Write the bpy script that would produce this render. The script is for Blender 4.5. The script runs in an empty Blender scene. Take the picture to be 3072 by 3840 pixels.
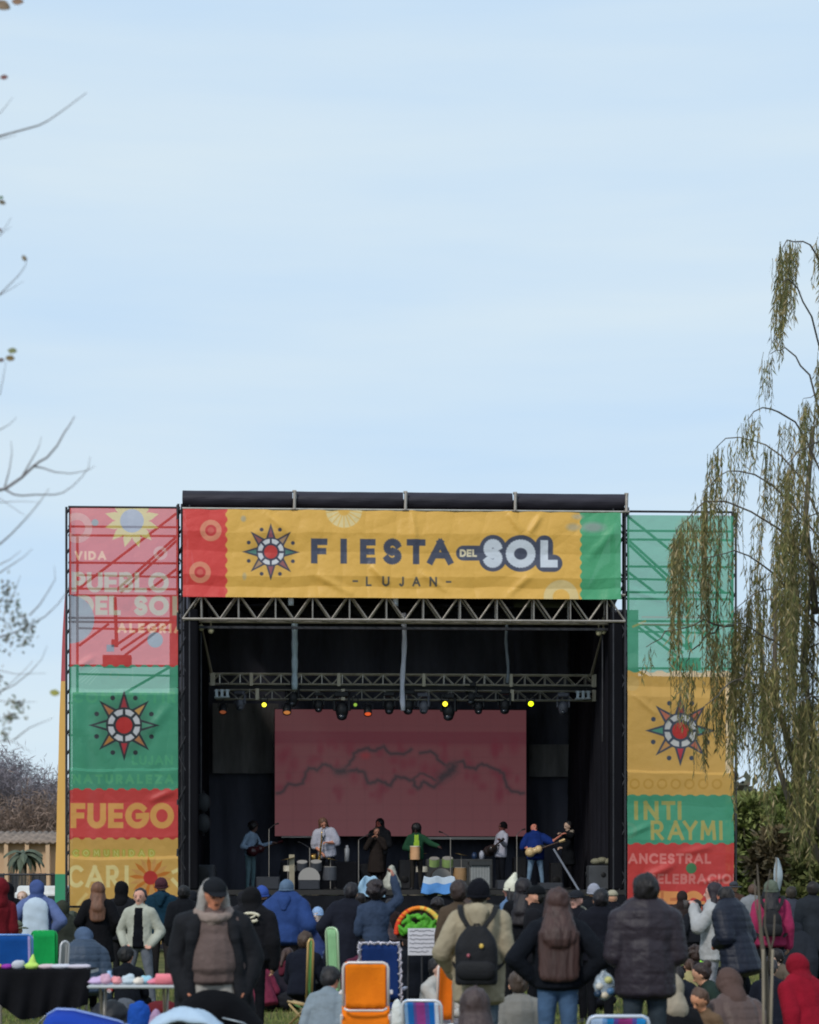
import bpy, bmesh, math, random
import numpy as np
from mathutils import Vector, Matrix

R = math.radians
random.seed(7)
rng = np.random.default_rng(7)
SC = bpy.context.scene
COL = SC.collection

# ------------------------------------------------------------------ camera
F, HZ, CX, EYE = 8250.0, 3330.0, 1536.0, 1.6      # focal length and horizon in photo pixels, eye height in metres
cam_d = bpy.data.cameras.new('camera')
cam = bpy.data.objects.new('camera', cam_d)
COL.objects.link(cam)
cam.location = (0, 0, EYE)
cam.rotation_euler = (R(90), 0, 0)
cam_d.sensor_fit = 'HORIZONTAL'
cam_d.sensor_width = 36.0
cam_d.lens = 36.0 * F / 3072.0
cam_d.shift_y = (HZ - 1920.0) / 3072.0
cam_d.clip_start = 0.5
cam_d.clip_end = 3000
cam_d.dof.use_dof = True
cam_d.dof.focus_distance = 56
cam_d.dof.aperture_fstop = 3.8
SC.camera = cam
# ------------------------------------------------------------------ render look
SC.view_settings.view_transform = 'Standard'
SC.view_settings.look = 'None'
SC.view_settings.exposure = 0
SC.view_settings.gamma = 1
SC.cycles.use_denoising = True
SC.cycles.max_bounces = 6
SC.cycles.transparent_max_bounces = 8
SC.cycles.filter_width = 1.9
# ------------------------------------------------------------------ world: thin high cloud over a pale blue sky
SUN_EL, SUN_AZ = R(38), R(205)
wd = bpy.data.worlds.new('World')
SC.world = wd
wd.use_nodes = True
nt = wd.node_tree
bg = nt.nodes['Background']
sky = nt.nodes.new('ShaderNodeTexSky'); sky.sky_type = 'NISHITA'; sky.sun_disc = False
sky.sun_elevation = SUN_EL; sky.sun_rotation = SUN_AZ
tc = nt.nodes.new('ShaderNodeTexCoord')
mp = nt.nodes.new('ShaderNodeMapping'); mp.inputs['Scale'].default_value = (1.6, 1.6, 13.0); mp.inputs['Rotation'].default_value = (R(4), R(5), 0)
nz = nt.nodes.new('ShaderNodeTexNoise'); nz.inputs['Scale'].default_value = 1.15; nz.inputs['Detail'].default_value = 5; nz.inputs['Roughness'].default_value = 0.52
rp = nt.nodes.new('ShaderNodeValToRGB')
rp.color_ramp.elements[0].position = 0.34; rp.color_ramp.elements[0].color = (0.565, 0.755, 0.965, 1)
rp.color_ramp.elements[1].position = 0.70; rp.color_ramp.elements[1].color = (0.715, 0.845, 0.935, 1)
sc_ = nt.nodes.new('ShaderNodeVectorMath'); sc_.operation = 'SCALE'; sc_.inputs['Scale'].default_value = 0.10
mx = nt.nodes.new('ShaderNodeMix'); mx.data_type = 'RGBA'; mx.inputs[0].default_value = 0.93
L = nt.links.new
L(tc.outputs['Generated'], mp.inputs[0]); L(mp.outputs[0], nz.inputs['Vector']); L(nz.outputs['Fac'], rp.inputs[0])
L(sky.outputs[0], sc_.inputs[0]); L(sc_.outputs[0], mx.inputs[6]); L(rp.outputs[0], mx.inputs[7])
L(mx.outputs[2], bg.inputs[0]); bg.inputs[1].default_value = 1.0
# ------------------------------------------------------------------ sun, veiled by thin cloud
sd = bpy.data.lights.new('sun', 'SUN'); sd.energy = 2.1; sd.angle = R(11); sd.color = (1.0, 0.95, 0.87)
so = bpy.data.objects.new('sun', sd); COL.objects.link(so)
so.rotation_euler = (R(90) - SUN_EL, 0, R(25)); so.location = (0, 0, 40)
so.rotation_euler = (R(52), 0, R(-28))

# ------------------------------------------------------------------ helpers
def lin(c):
    c = np.asarray(c, float) / 255.0
    return np.where(c <= 0.04045, c / 12.92, ((c + 0.055) / 1.055) ** 2.4)

def W(px, py, Y):                       # photo pixel at depth Y -> world point
    return Vector(((px - CX) / F * Y, Y, EYE + (HZ - py) / F * Y))

SA = math.atan(0.047); SS, SCo = math.sin(SA), math.cos(SA)
def ST(px, py, d=0.0):                  # photo pixel at stage depth d -> stage-local (u, d, z)
    k = (px - CX) / F
    return Vector((k * (55 + d) + d * SS, d, EYE + (HZ - py) / F * (55 + d)))
def SW(p):                              # stage-local -> world
    return Vector((p[0] * SCo - p[1] * SS, 55 + p[0] * SS + p[1] * SCo, p[2]))

_m = {}
def mat(name, rgb, rough=0.8, metal=0.0, bump=0.0, bscale=40.0, var=0.0, vscale=3.0, emit=None, es=1.0, trans=0.0, sheen=0.0, stretch=None, spec=0.3, alpha=1.0):
    key = (name, tuple(rgb), rough, metal, bump, bscale, var, emit, es, trans, stretch, alpha)
    if key in _m: return _m[key]
    m = bpy.data.materials.new(name); m.use_nodes = True
    t = m.node_tree; b = t.nodes['Principled BSDF']
    c = lin(rgb)
    b.inputs['Base Color'].default_value = (*c, 1)
    b.inputs['Roughness'].default_value = rough
    b.inputs['Metallic'].default_value = metal
    b.inputs['Specular IOR Level'].default_value = spec
    if sheen: b.inputs['Sheen Weight'].default_value = sheen
    if trans: b.inputs['Transmission Weight'].default_value = trans
    if alpha < 1: b.inputs['Alpha'].default_value = alpha
    if emit is not None:
        b.inputs['Emission Color'].default_value = (*lin(emit), 1); b.inputs['Emission Strength'].default_value = es
    if bump or var:
        co = t.nodes.new('ShaderNodeTexCoord'); mpn = t.nodes.new('ShaderNodeMapping')
        if stretch: mpn.inputs['Scale'].default_value = stretch
        t.links.new(co.outputs['Object'], mpn.inputs[0])
    if bump:
        n = t.nodes.new('ShaderNodeTexNoise'); n.inputs['Scale'].default_value = bscale; n.inputs['Detail'].default_value = 8
        bp = t.nodes.new('ShaderNodeBump'); bp.inputs['Strength'].default_value = bump; bp.inputs['Distance'].default_value = 0.02
        t.links.new(mpn.outputs[0], n.inputs['Vector']); t.links.new(n.outputs['Fac'], bp.inputs['Height']); t.links.new(bp.outputs[0], b.inputs['Normal'])
    if var:
        n = t.nodes.new('ShaderNodeTexNoise'); n.inputs['Scale'].default_value = vscale; n.inputs['Detail'].default_value = 6; n.inputs['Roughness'].default_value = .6
        r_ = t.nodes.new('ShaderNodeValToRGB')
        r_.color_ramp.elements[0].position = 0.3; r_.color_ramp.elements[1].position = 0.7
        r_.color_ramp.elements[0].color = (*(c * (1 - var)), 1); r_.color_ramp.elements[1].color = (*np.minimum(c * (1 + var), .9), 1)
        t.links.new(mpn.outputs[0], n.inputs['Vector']); t.links.new(n.outputs['Fac'], r_.inputs[0]); t.links.new(r_.outputs[0], b.inputs['Base Color'])
    _m[key] = m
    return m

def cloth(rgb, rough=.92):
    rgb = tuple(round(v * .80) for v in rgb)
    return mat('cloth', rgb, rough, bump=.9, bscale=10, var=.16, vscale=4.5, spec=.12)
def puffy(rgb):
    rgb = tuple(round(v * .80) for v in rgb)
    return mat('puffer nylon', rgb, .55, bump=.4, bscale=22, var=.14, vscale=6, spec=.3)
def skin(rgb=(196, 148, 122)): return mat('skin', rgb, .6, bump=.1, bscale=60, var=.08, vscale=14, spec=.3)
def hairm(rgb): return mat('hair', rgb, .55, bump=.8, bscale=30, var=.35, vscale=20, stretch=(1, 1, .12), spec=.35)
def metal(rgb=(150, 146, 140), rough=.45): return mat('metal', rgb, rough, .7, bump=.15, bscale=30, var=.2, vscale=5)
def plastic(rgb, rough=.4): return mat('plastic', rgb, rough, bump=.05, var=.06, vscale=6, spec=.4)
def fabric(rgb): return mat('woven fabric', rgb, .85, bump=.3, bscale=70, var=.1, vscale=7, spec=.15)
BLACK = lambda: mat('black cloth', (24, 25, 30), .9, bump=.4, bscale=14, var=.3, vscale=2.0, spec=.1)

def tag(o, label=None, cat=None, group=None, kind=None):
    if label and not 4 <= len(label.split()) <= 16: print('LABEL', len(label.split()), label)
    if label: o['label'] = label
    if cat: o['category'] = cat
    if group: o['group'] = group
    if kind: o['kind'] = kind
    return o
def empty(name, loc, rz=0.0, label=None, cat=None, group=None):
    o = bpy.data.objects.new(name, None); COL.objects.link(o)
    o.location = loc; o.rotation_euler = (0, 0, rz); o.empty_display_size = .2
    return tag(o, label, cat, group)

class MB:
    def __init__(s): s.v = []; s.f = []; s.m = []; s.cm = 0
    def add(s, vs, fs):
        o = len(s.v); s.v += [tuple(p) for p in vs]
        s.f += [tuple(i + o for i in f) for f in fs]; s.m += [s.cm] * len(fs); return s
    def box(s, c, size, rz=0.0, M=None, taper=1.0):
        hx, hy, hz = size[0] / 2, size[1] / 2, size[2] / 2
        vs = []
        for z in (-1, 1):
            k = taper if z > 0 else 1
            for x, y in ((-1, -1), (1, -1), (1, 1), (-1, 1)): vs.append(Vector((x * hx * k, y * hy * k, z * hz)))
        Q = M if M is not None else Matrix.Rotation(rz, 3, 'Z')
        c = Vector(c)
        return s.add([Q @ p + c for p in vs], [(0, 3, 2, 1), (4, 5, 6, 7), (0, 1, 5, 4), (1, 2, 6, 5), (2, 3, 7, 6), (3, 0, 4, 7)])
    def tube(s, pts, r, n=8, cap=True):
        pts = [Vector(p) for p in pts]; k = len(pts)
        rs = r if isinstance(r, (list, tuple)) else [r] * k
        vs = []; prev = None
        for i, p in enumerate(pts):
            d = (pts[min(i + 1, k - 1)] - pts[max(i - 1, 0)])
            d = d.normalized() if d.length > 1e-9 else Vector((0, 0, 1))
            if prev is None:
                a = Vector((0, 0, 1)) if abs(d.z) < .9 else Vector((0, 1, 0))
                e = d.cross(a).normalized()
            else:
                e = (prev - d * prev.dot(d));  e = e.normalized() if e.length > 1e-6 else d.orthogonal().normalized()
            prev = e; g = d.cross(e)
            for j in range(n):
                t = 2 * math.pi * j / n
                vs.append(p + (e * math.cos(t) + g * math.sin(t)) * rs[i])
        fs = [(i * n + j, i * n + (j + 1) % n, (i + 1) * n + (j + 1) % n, (i + 1) * n + j) for i in range(k - 1) for j in range(n)]
        if cap: fs += [tuple(range(n))[::-1], tuple((k - 1) * n + j for j in range(n))]
        return s.add(vs, fs)
    def ell(s, c, r, n=14, m=9, M=None, z0=-1.0, z1=1.0):
        c = Vector(c); vs = []
        t0, t1 = math.asin(z0), math.asin(z1)
        for i in range(m + 1):
            t = t0 + (t1 - t0) * i / m
            for j in range(n):
                a = 2 * math.pi * j / n
                p = Vector((r[0] * math.cos(t) * math.cos(a), r[1] * math.cos(t) * math.sin(a), r[2] * math.sin(t)))
                vs.append((M @ p if M is not None else p) + c)
        fs = [(i * n + j, i * n + (j + 1) % n, (i + 1) * n + (j + 1) % n, (i + 1) * n + j) for i in range(m) for j in range(n)]
        fs += [tuple(range(n))[::-1], tuple(m * n + j for j in range(n))]
        return s.add(vs, fs)
    def sheet(s, P, closed=False):      # P: rows of points
        a, b = len(P), len(P[0]); vs = [p for row in P for p in row]
        return s.add(vs, [(i * b + j, i * b + j + 1, (i + 1) * b + j + 1, (i + 1) * b + j) for i in range(a - 1) for j in range(b - 1)])
    def build(s, name, mats, parent=None, loc=(0, 0, 0), rot=(0, 0, 0), smooth=False, bevel=0.0, solid=0.0):
        me = bpy.data.meshes.new(name); me.from_pydata(s.v, [], s.f)
        if not isinstance(mats, (list, tuple)): mats = [mats]
        for m_ in mats: me.materials.append(m_)
        me.polygons.foreach_set('material_index', s.m)
        if smooth: me.polygons.foreach_set('use_smooth', [True] * len(s.f))
        me.update()
        o = bpy.data.objects.new(name, me); COL.objects.link(o)
        o.location = loc; o.rotation_euler = rot
        if parent: o.parent = parent
        if solid:
            q = o.modifiers.new('s', 'SOLIDIFY'); q.thickness = solid; q.offset = 0
        if bevel:
            q = o.modifiers.new('b', 'BEVEL'); q.width = bevel; q.segments = 2; q.limit_method = 'ANGLE'
        return o

def np_mesh(name, V, Fc, mats, parent=None, col=None, mi=None, smooth=False, loc=(0, 0, 0)):
    V = np.asarray(V, np.float32); Fc = np.asarray(Fc, np.int32); k = Fc.shape[1]
    me = bpy.data.meshes.new(name)
    me.vertices.add(len(V)); me.vertices.foreach_set('co', V.ravel())
    me.loops.add(Fc.size); me.loops.foreach_set('vertex_index', Fc.ravel())
    me.polygons.add(len(Fc)); me.polygons.foreach_set('loop_start', np.arange(0, Fc.size, k, dtype=np.int32))
    if not isinstance(mats, (list, tuple)): mats = [mats]
    for m_ in mats: me.materials.append(m_)
    if mi is not None: me.polygons.foreach_set('material_index', np.asarray(mi, np.int32))
    if smooth: me.polygons.foreach_set('use_smooth', np.ones(len(Fc), bool))
    me.update(calc_edges=True)
    if col is not None:
        a = me.color_attributes.new('print', 'FLOAT_COLOR', 'POINT')
        a.data.foreach_set('color', np.concatenate([col, np.ones((len(col), 1))], 1).astype(np.float32).ravel())
    o = bpy.data.objects.new(name, me); COL.objects.link(o); o.location = loc
    if parent: o.parent = parent
    return o

# ------------------------------------------------------------------ printed artwork: strokes and shapes on a fine grid
def arc(cx, cy, rx, ry, a0, a1, n=14):
    return [(cx + rx * math.cos(R(a0 + (a1 - a0) * i / n)), cy + ry * math.sin(R(a0 + (a1 - a0) * i / n))) for i in range(n + 1)]
GL = {
 'A': (.92, [[(0, 1), (.46, 0), (.92, 1)], [(.17, .68), (.75, .68)]]),
 'B': (.6, [[(0, 0), (0, 1)], [(0, 0)] + arc(.32, .24, .24, .24, -90, 90) + [(0, .48)], [(0, .48)] + arc(.34, .74, .26, .26, -90, 90) + [(0, 1)]]),
 'C': (.86, [arc(.5, .5, .5, .5, -48, -312, 22)]),
 'D': (.8, [[(0, 0), (0, 1), (.28, 1)] + arc(.3, .5, .5, .5, 90, -90) + [(.28, 0), (0, 0)]]),
 'E': (.55, [[(.55, 0), (0, 0), (0, 1), (.55, 1)], [(0, .5), (.5, .5)]]),
 'F': (.52, [[(.52, 0), (0, 0), (0, 1)], [(0, .5), (.46, .5)]]),
 'G': (.95, [arc(.5, .5, .5, .5, -48, -360, 24) + [(.58, .52)]]),
 'I': (.0, [[(0, 0), (0, 1)]]),
 'J': (.4, [[(.4, 0), (.4, .7)] + arc(.19, .72, .21, .28, 0, 150)]),
 'L': (.5, [[(0, 0), (0, 1), (.5, 1)]]),
 'M': (.95, [[(0, 1), (.08, 0), (.475, .7), (.87, 0), (.95, 1)]]),
 'N': (.78, [[(0, 1), (0, 0), (.78, 1), (.78, 0)]]),
 'O': (1.0, [arc(.5, .5, .5, .5, 0, 360, 30)]),
 'P': (.56, [[(0, 1), (0, 0)] + arc(.3, .28, .26, .28, -90, 90) + [(0, .56)]]),
 'R': (.6, [[(0, 1), (0, 0)] + arc(.32, .28, .26, .28, -90, 90) + [(0, .56)], [(.25, .56), (.6, 1)]]),
 'S': (.58, [arc(.3, .26, .26, .26, -25, -270, 16) + arc(.28, .745, .28, .255, -90, 150, 16)]),
 'T': (.7, [[(0, 0), (.7, 0)], [(.35, 0), (.35, 1)]]),
 'U': (.72, [[(0, 0), (0, .64)] + arc(.36, .64, .36, .36, 180, 0) + [(.72, 0)]]),
 'V': (.84, [[(0, 0), (.42, 1), (.84, 0)]]),
 'Y': (.8, [[(0, 0), (.4, .52), (.8, 0)], [(.4, .52), (.4, 1)]]),
 'Z': (.65, [[(0, 0), (.65, 0), (0, 1), (.65, 1)]]),
 '-': (.3, [[(0, .5), (.3, .5)]]), ' ': (.35, []),
}
class Canvas:
    def __init__(s, x0, x1, y0, y1, step, bgc):
        s.x = np.linspace(x0, x1, int((x1 - x0) / step) + 1); s.y = np.linspace(y0, y1, int((y1 - y0) / step) + 1)
        s.X, s.Y = np.meshgrid(s.x, s.y); s.C = np.zeros(s.X.shape + (3,)); s.C[:] = bgc; s.aa = step * .6
    def _w(s, xa, xb, ya, yb, pad=4):
        i = np.searchsorted(s.x, [xa - pad, xb + pad]); j = np.searchsorted(s.y, [ya - pad, yb + pad])
        return slice(j[0], j[1]), slice(i[0], i[1])
    def put(s, w, dist, col, a=1.0):
        m = np.clip(.5 - dist / (2 * s.aa), 0, 1)[..., None] * a
        s.C[w] = s.C[w] * (1 - m) + np.asarray(col, float) * m
    def rect(s, xa, xb, ya, yb, col, a=1.0, scal=None):
        w = s._w(xa, xb, ya, yb, 10); X, Y = s.X[w], s.Y[w]
        s.put(w, np.maximum.reduce([xa - X, X - xb, ya - Y, Y - yb]), col, a)
    def circle(s, cx, cy, r, col, a=1.0, r0=0):
        w = s._w(cx - r, cx + r, cy - r, cy + r); d = np.hypot(s.X[w] - cx, s.Y[w] - cy)
        s.put(w, np.maximum(d - r, r0 - d) if r0 else d - r, col, a)
    def oval(s, cx, cy, rx, ry, col, a=1.0, soft=.3):
        w = s._w(cx - rx, cx + rx, cy - ry, cy + ry); d = np.hypot((s.X[w] - cx) / rx, (s.Y[w] - cy) / ry)
        m = (np.clip((1 - d) / soft, 0, 1) * a)[..., None]; s.C[w] = s.C[w] * (1 - m) + np.asarray(col, float) * m
    def poly(s, pts, col, a=1.0):
        P = np.array(pts, float); w = s._w(P[:, 0].min(), P[:, 0].max(), P[:, 1].min(), P[:, 1].max()); X, Y = s.X[w], s.Y[w]
        d = np.full(X.shape, 1e9); ins = np.zeros(X.shape, bool)
        for i in range(len(P)):
            (ax, ay), (bx, by) = P[i], P[(i + 1) % len(P)]
            t = np.clip(((X - ax) * (bx - ax) + (Y - ay) * (by - ay)) / ((bx - ax) ** 2 + (by - ay) ** 2 + 1e-9), 0, 1)
            d = np.minimum(d, np.hypot(X - ax - t * (bx - ax), Y - ay - t * (by - ay)))
            c = (ay > Y) != (by > Y)
            with np.errstate(all='ignore'): ins ^= c & (X < (bx - ax) * (Y - ay) / (by - ay + 1e-12) + ax)
        s.put(w, np.where(ins, -d, d), col, a)
    def stroke(s, lines, th, col, a=1.0, rnd=False):
        P = np.array([p for l in lines for p in l], float)
        if getattr(s, 'boost', 0): col = tuple(min(255, v * 1.06 + s.boost) for v in col)
        w = s._w(P[:, 0].min() - th, P[:, 0].max() + th, P[:, 1].min() - th, P[:, 1].max() + th); X, Y = s.X[w], s.Y[w]
        d = np.full(X.shape, 1e9)
        for l in lines:
            for (ax, ay), (bx, by) in zip(l[:-1], l[1:]):
                t = np.clip(((X - ax) * (bx - ax) + (Y - ay) * (by - ay)) / ((bx - ax) ** 2 + (by - ay) ** 2 + 1e-9), 0, 1)
                Ls = math.hypot(bx - ax, by - ay) + 1e-9
                if Ls < .02 * th: continue
                ex, ey = (bx - ax) / Ls, (by - ay) / Ls; al = (X - ax) * ex + (Y - ay) * ey
                pe = np.abs((X - ax) * ey - (Y - ay) * ex); ov = np.maximum(np.maximum(-al, al - Ls), 0); d = np.minimum(d, np.hypot(pe * (ov > 0) , ov) if False else (np.where(ov > 0, np.hypot(pe, ov), pe) if rnd else np.maximum(pe, ov)))
        s.put(w, d - th / 2, col, a)
    def glyph(s, ch, x0, x1, y0, y1, th, col, a=1.0, rnd=False):
        gw, ls = GL[ch]; t = th / 2; sx = ((x1 - x0 - th) / gw) if gw else 0
        s.stroke([[(x0 + t + px * sx, y0 + t + py * (y1 - y0 - th)) for px, py in l] for l in ls], th, col, a, rnd)
    def text(s, st, x0, x1, y0, y1, th, col, a=1.0, gap=None):
        h = y1 - y0 - th; ws = [GL[c][0] * h + th for c in st]
        g = ((x1 - x0) - sum(ws)) / max(len(st) - 1, 1); k = 1.0
        if g < .08 * h: k = (x1 - x0) / (sum(ws) + .12 * h * (len(st) - 1)); g = .12 * h * k
        x = x0
        for c, w_ in zip(st, ws):
            ww = w_ * k if GL[c][0] else w_
            if c != ' ': s.glyph(c, x, x + ww, y0, y1, th, col, a)
            x += ww + g
    def scallop(s, y, x0, x1, top, pitch=42, amp=8):     # zigzag-wave border: colour 'top' hangs down over what is below
        w = s._w(x0, x1, y - amp, y + amp, 2); X, Y = s.X[w], s.Y[w]
        s.put(w, Y - (y - amp + 2 * amp * np.abs(np.sin(np.pi * X / pitch))), top)
    def vscallop(s, x, y0, y1, left, pitch=38, amp=6):
        w = s._w(x - amp, x + amp, y0, y1, 2); X, Y = s.X[w], s.Y[w]
        s.put(w, X - (x - amp + 2 * amp * np.abs(np.sin(np.pi * Y / pitch))), left)
    def star(s, cx, cy, Ro, dark, cols, white=(212, 212, 216), red=(196, 62, 58), glow=None):
        q = Ro / 107.0
        if glow is not None: s.oval(cx, cy, Ro * .95, Ro * .95, glow, .45, .35)
        for k in range(8):
            a = R(45 * k); ro = Ro if k % 2 == 0 else Ro * .99; wd_ = 19 * q; r_in = 45 * q
            u = np.array([math.sin(a), -math.cos(a)]); v = np.array([u[1], -u[0]]); c = np.array([cx, cy])
            s.poly([c + u * ro, c + u * r_in + v * wd_, c + u * r_in * .8, c + u * r_in - v * wd_], dark)
            s.poly([c + u * (ro * .84), c + u * r_in + v * (wd_ * .62), c + u * r_in - v * (wd_ * .62)], cols[k % len(cols)])
            b = R(45 * k + 22.5); s.circle(cx + 89 * q * math.sin(b), cy - 89 * q * math.cos(b), 7 * q, dark)
        s.circle(cx, cy, 54 * q, dark)
        for k in range(8):
            b = R(45 * k + 22.5); c = np.array([cx, cy]); u = np.array([math.sin(b), -math.cos(b)]); v = np.array([u[1], -u[0]])
            s.poly([c + u * 32 * q + v * 9 * q, c + u * 46 * q + v * 15 * q, c + u * 49.5 * q, c + u * 46 * q - v * 15 * q, c + u * 32 * q - v * 9 * q], white)
        s.circle(cx, cy, 25 * q, red)

def print_mat(name, kt=.3, ka=.1, rough=.45):
    m = bpy.data.materials.new(name); m.use_nodes = True; t = m.node_tree
    out = t.nodes['Material Output']; b = t.nodes['Principled BSDF']
    at = t.nodes.new('ShaderNodeAttribute'); at.attribute_name = 'print'
    b.inputs['Roughness'].default_value = rough; b.inputs['Specular IOR Level'].default_value = .35
    tr = t.nodes.new('ShaderNodeBsdfTranslucent'); tp = t.nodes.new('ShaderNodeBsdfTransparent')
    m1 = t.nodes.new('ShaderNodeMixShader'); m1.inputs[0].default_value = kt
    m2 = t.nodes.new('ShaderNodeMixShader'); m2.inputs[0].default_value = ka
    co = t.nodes.new('ShaderNodeTexCoord'); n = t.nodes.new('ShaderNodeTexNoise'); n.inputs['Scale'].default_value = 2.2; n.inputs['Detail'].default_value = 6
    bp = t.nodes.new('ShaderNodeBump'); bp.inputs['Strength'].default_value = .5; bp.inputs['Distance'].default_value = .08
    t.links.new(co.outputs['Object'], n.inputs['Vector']); t.links.new(n.outputs['Fac'], bp.inputs['Height']); t.links.new(bp.outputs[0], b.inputs['Normal'])
    t.links.new(at.outputs['Color'], b.inputs['Base Color']); t.links.new(at.outputs['Color'], tr.inputs[0])
    t.links.new(b.outputs[0], m1.inputs[1]); t.links.new(tr.outputs[0], m1.inputs[2])
    t.links.new(m1.outputs[0], m2.inputs[1]); t.links.new(tp.outputs[0], m2.inputs[2]); t.links.new(m2.outputs[0], out.inputs[0])
    return m

def banner(name, cv, wrinkle, label, d=-.06, mt=None):
    """canvas in photo pixels (150 per metre) -> one wrinkled sheet hung in the stage's front plane"""
    U = (cv.X - CX) / 150.0; Z = EYE + (HZ - cv.Y) / 150.0
    D = d + wrinkle(cv.X, cv.Y)
    cu, cz = float(U.mean()), float(Z.min())
    V = np.stack([U - cu, D - d, Z - cz], -1).reshape(-1, 3)
    a, b = cv.X.shape; i = np.arange(a * b).reshape(a, b)
    Fc = np.stack([i[:-1, :-1], i[1:, :-1], i[1:, 1:], i[:-1, 1:]], -1).reshape(-1, 4)
    o = np_mesh(name, V, Fc, mt, col=lin(np.clip(cv.C, 0, 255)).reshape(-1, 3), smooth=True)
    o.location = SW((cu, d, cz)); o.rotation_euler = (0, 0, SA)
    return tag(o, label, 'banner', 'printed banners on the stage front')
# ================================================================== SETTING: ground, path of trodden grass
def ground_mat():
    m = bpy.data.materials.new('trodden grass'); m.use_nodes = True; t = m.node_tree; b = t.nodes['Principled BSDF']
    b.inputs['Roughness'].default_value = .95; b.inputs['Specular IOR Level'].default_value = .1
    co = t.nodes.new('ShaderNodeTexCoord')
    n1 = t.nodes.new('ShaderNodeTexNoise'); n1.inputs['Scale'].default_value = .8; n1.inputs['Detail'].default_value = 8
    n2 = t.nodes.new('ShaderNodeTexNoise'); n2.inputs['Scale'].default_value = 60; n2.inputs['Detail'].default_value = 3
    r1 = t.nodes.new('ShaderNodeValToRGB'); r1.color_ramp.elements[0].color = (*lin((84, 90, 52)), 1); r1.color_ramp.elements[1].color = (*lin((118, 116, 74)), 1)
    r1.color_ramp.elements[0].position = .4; r1.color_ramp.elements[1].position = .62
    mxx = t.nodes.new('ShaderNodeMix'); mxx.data_type = 'RGBA'; mxx.blend_type = 'MULTIPLY'; mxx.inputs[0].default_value = .6
    bp = t.nodes.new('ShaderNodeBump'); bp.inputs['Strength'].default_value = .6
    for n in (n1, n2): t.links.new(co.outputs['Object'], n.inputs['Vector'])
    t.links.new(n1.outputs['Fac'], r1.inputs[0]); t.links.new(r1.outputs[0], mxx.inputs[6]); t.links.new(n2.outputs['Color'], mxx.inputs[7])
    t.links.new(mxx.outputs[2], b.inputs['Base Color']); t.links.new(n2.outputs['Fac'], bp.inputs['Height']); t.links.new(bp.outputs[0], b.inputs['Normal'])
    return m
g = MB(); S_ = 900
N_ = 24
g.sheet([[(-S_ + 2 * S_ * i / N_, -60 + 1400 * j / N_, 0) for i in range(N_ + 1)] for j in range(N_ + 1)])
tag(g.build('ground', ground_mat()), 'trodden green and olive festival lawn', None, None, 'structure')

def blades(x0, x1, y0, y1, n, name, label):
    r = np.random.default_rng(3); x = r.uniform(x0, x1, n); y = r.uniform(y0, y1, n); h = r.uniform(.03, .09, n); a = r.uniform(0, 6.28, n)
    dx, dy = np.cos(a) * .006, np.sin(a) * .006; lx, ly = r.normal(0, .02, n), r.normal(0, .02, n)
    V = np.stack([np.stack([x - dx, y - dy, 0 * x], -1), np.stack([x + dx, y + dy, 0 * x], -1), np.stack([x + lx, y + ly, h], -1)], 1).reshape(-1, 3)
    o = np_mesh(name, V, np.arange(3 * n).reshape(n, 3), [mat('grass blade', (104, 118, 58), .8, var=.3, vscale=1.5), mat('dry grass blade', (140, 134, 84), .8, var=.3, vscale=1.5)], mi=(r.random(n) > .7).astype(int))
    tag(o, label, None, None, 'stuff')
blades(-6, 6.5, 17, 40, 60000, 'grass', 'short trampled grass blades on the lawn')

# ================================================================== STAGE
stage = empty('festival_stage', SW((0, 0, 0)), SA, 'large black outdoor concert stage with truss portal and black fabric roof', 'stage')
STEEL = metal((158, 150, 142)); DARKSTEEL = mat('dark steel', (62, 62, 66), .5, .6, var=.3, vscale=4); ALU = metal((186, 180, 170), .4)
def sbox(mb, xa, xb, ya, yb, d0, d1):          # box from photo pixels read at stage depth d0
    a = ST(xa, ya, d0); b = ST(xb, yb, d0)
    mb.box(((a.x + b.x) / 2, (d0 + d1) / 2, (a.z + b.z) / 2), (abs(b.x - a.x), abs(d1 - d0), abs(a.z - b.z)))
DECK = 1.55
uL, uR = (688 - CX) / 150, (2350 - CX) / 150
m_ = MB(); m_.box(((uL + uR) / 2, 5.2, DECK - .06), (uR - uL, 10.4, .12)); m_.build('deck', mat('stage plywood', (44, 42, 42), .8, var=.3, vscale=1.5), stage)
# skirt, softly pleated
def curtain(u0, u1, z0, z1, d, pl=.35, amp=.05, n=120, along='u', seed=0):
    rows = []; r = random.Random(seed); ph = r.random() * 6
    for k in range(9):
        z = z1 + (z0 - z1) * k / 8; row = []
        for i in range(n + 1):
            u = u0 + (u1 - u0) * i / n
            w_ = amp * (math.sin(u * 6.28 / pl + ph + .7 * math.sin(u * 1.7 + seed)) * (.4 + .6 * k / 8) + .8 * math.sin(u * 1.3 + z * .25 + ph) + .35 * math.sin(u * 14 + z + ph))
            row.append((u, d + w_, z) if along == 'u' else (d + w_, u, z))
        rows.append(row)
    return MB().sheet(rows)
curtain(uL, uR, .03, DECK - .14, -.02, .5, .03).build('skirt', BLACK(), stage, smooth=True)
BC = mat('black backdrop', (82, 83, 94), .95, bump=.5, bscale=6, var=.4, vscale=.9, stretch=(1, 1, .25), spec=.05)
BC_LIT = mat('light-through backdrop', (112, 110, 110), .95, bump=.5, bscale=6, var=.45, vscale=1.2, stretch=(1.6, 1, .3), spec=.05)  # paler grey stands in for light coming through the curtain
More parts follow.
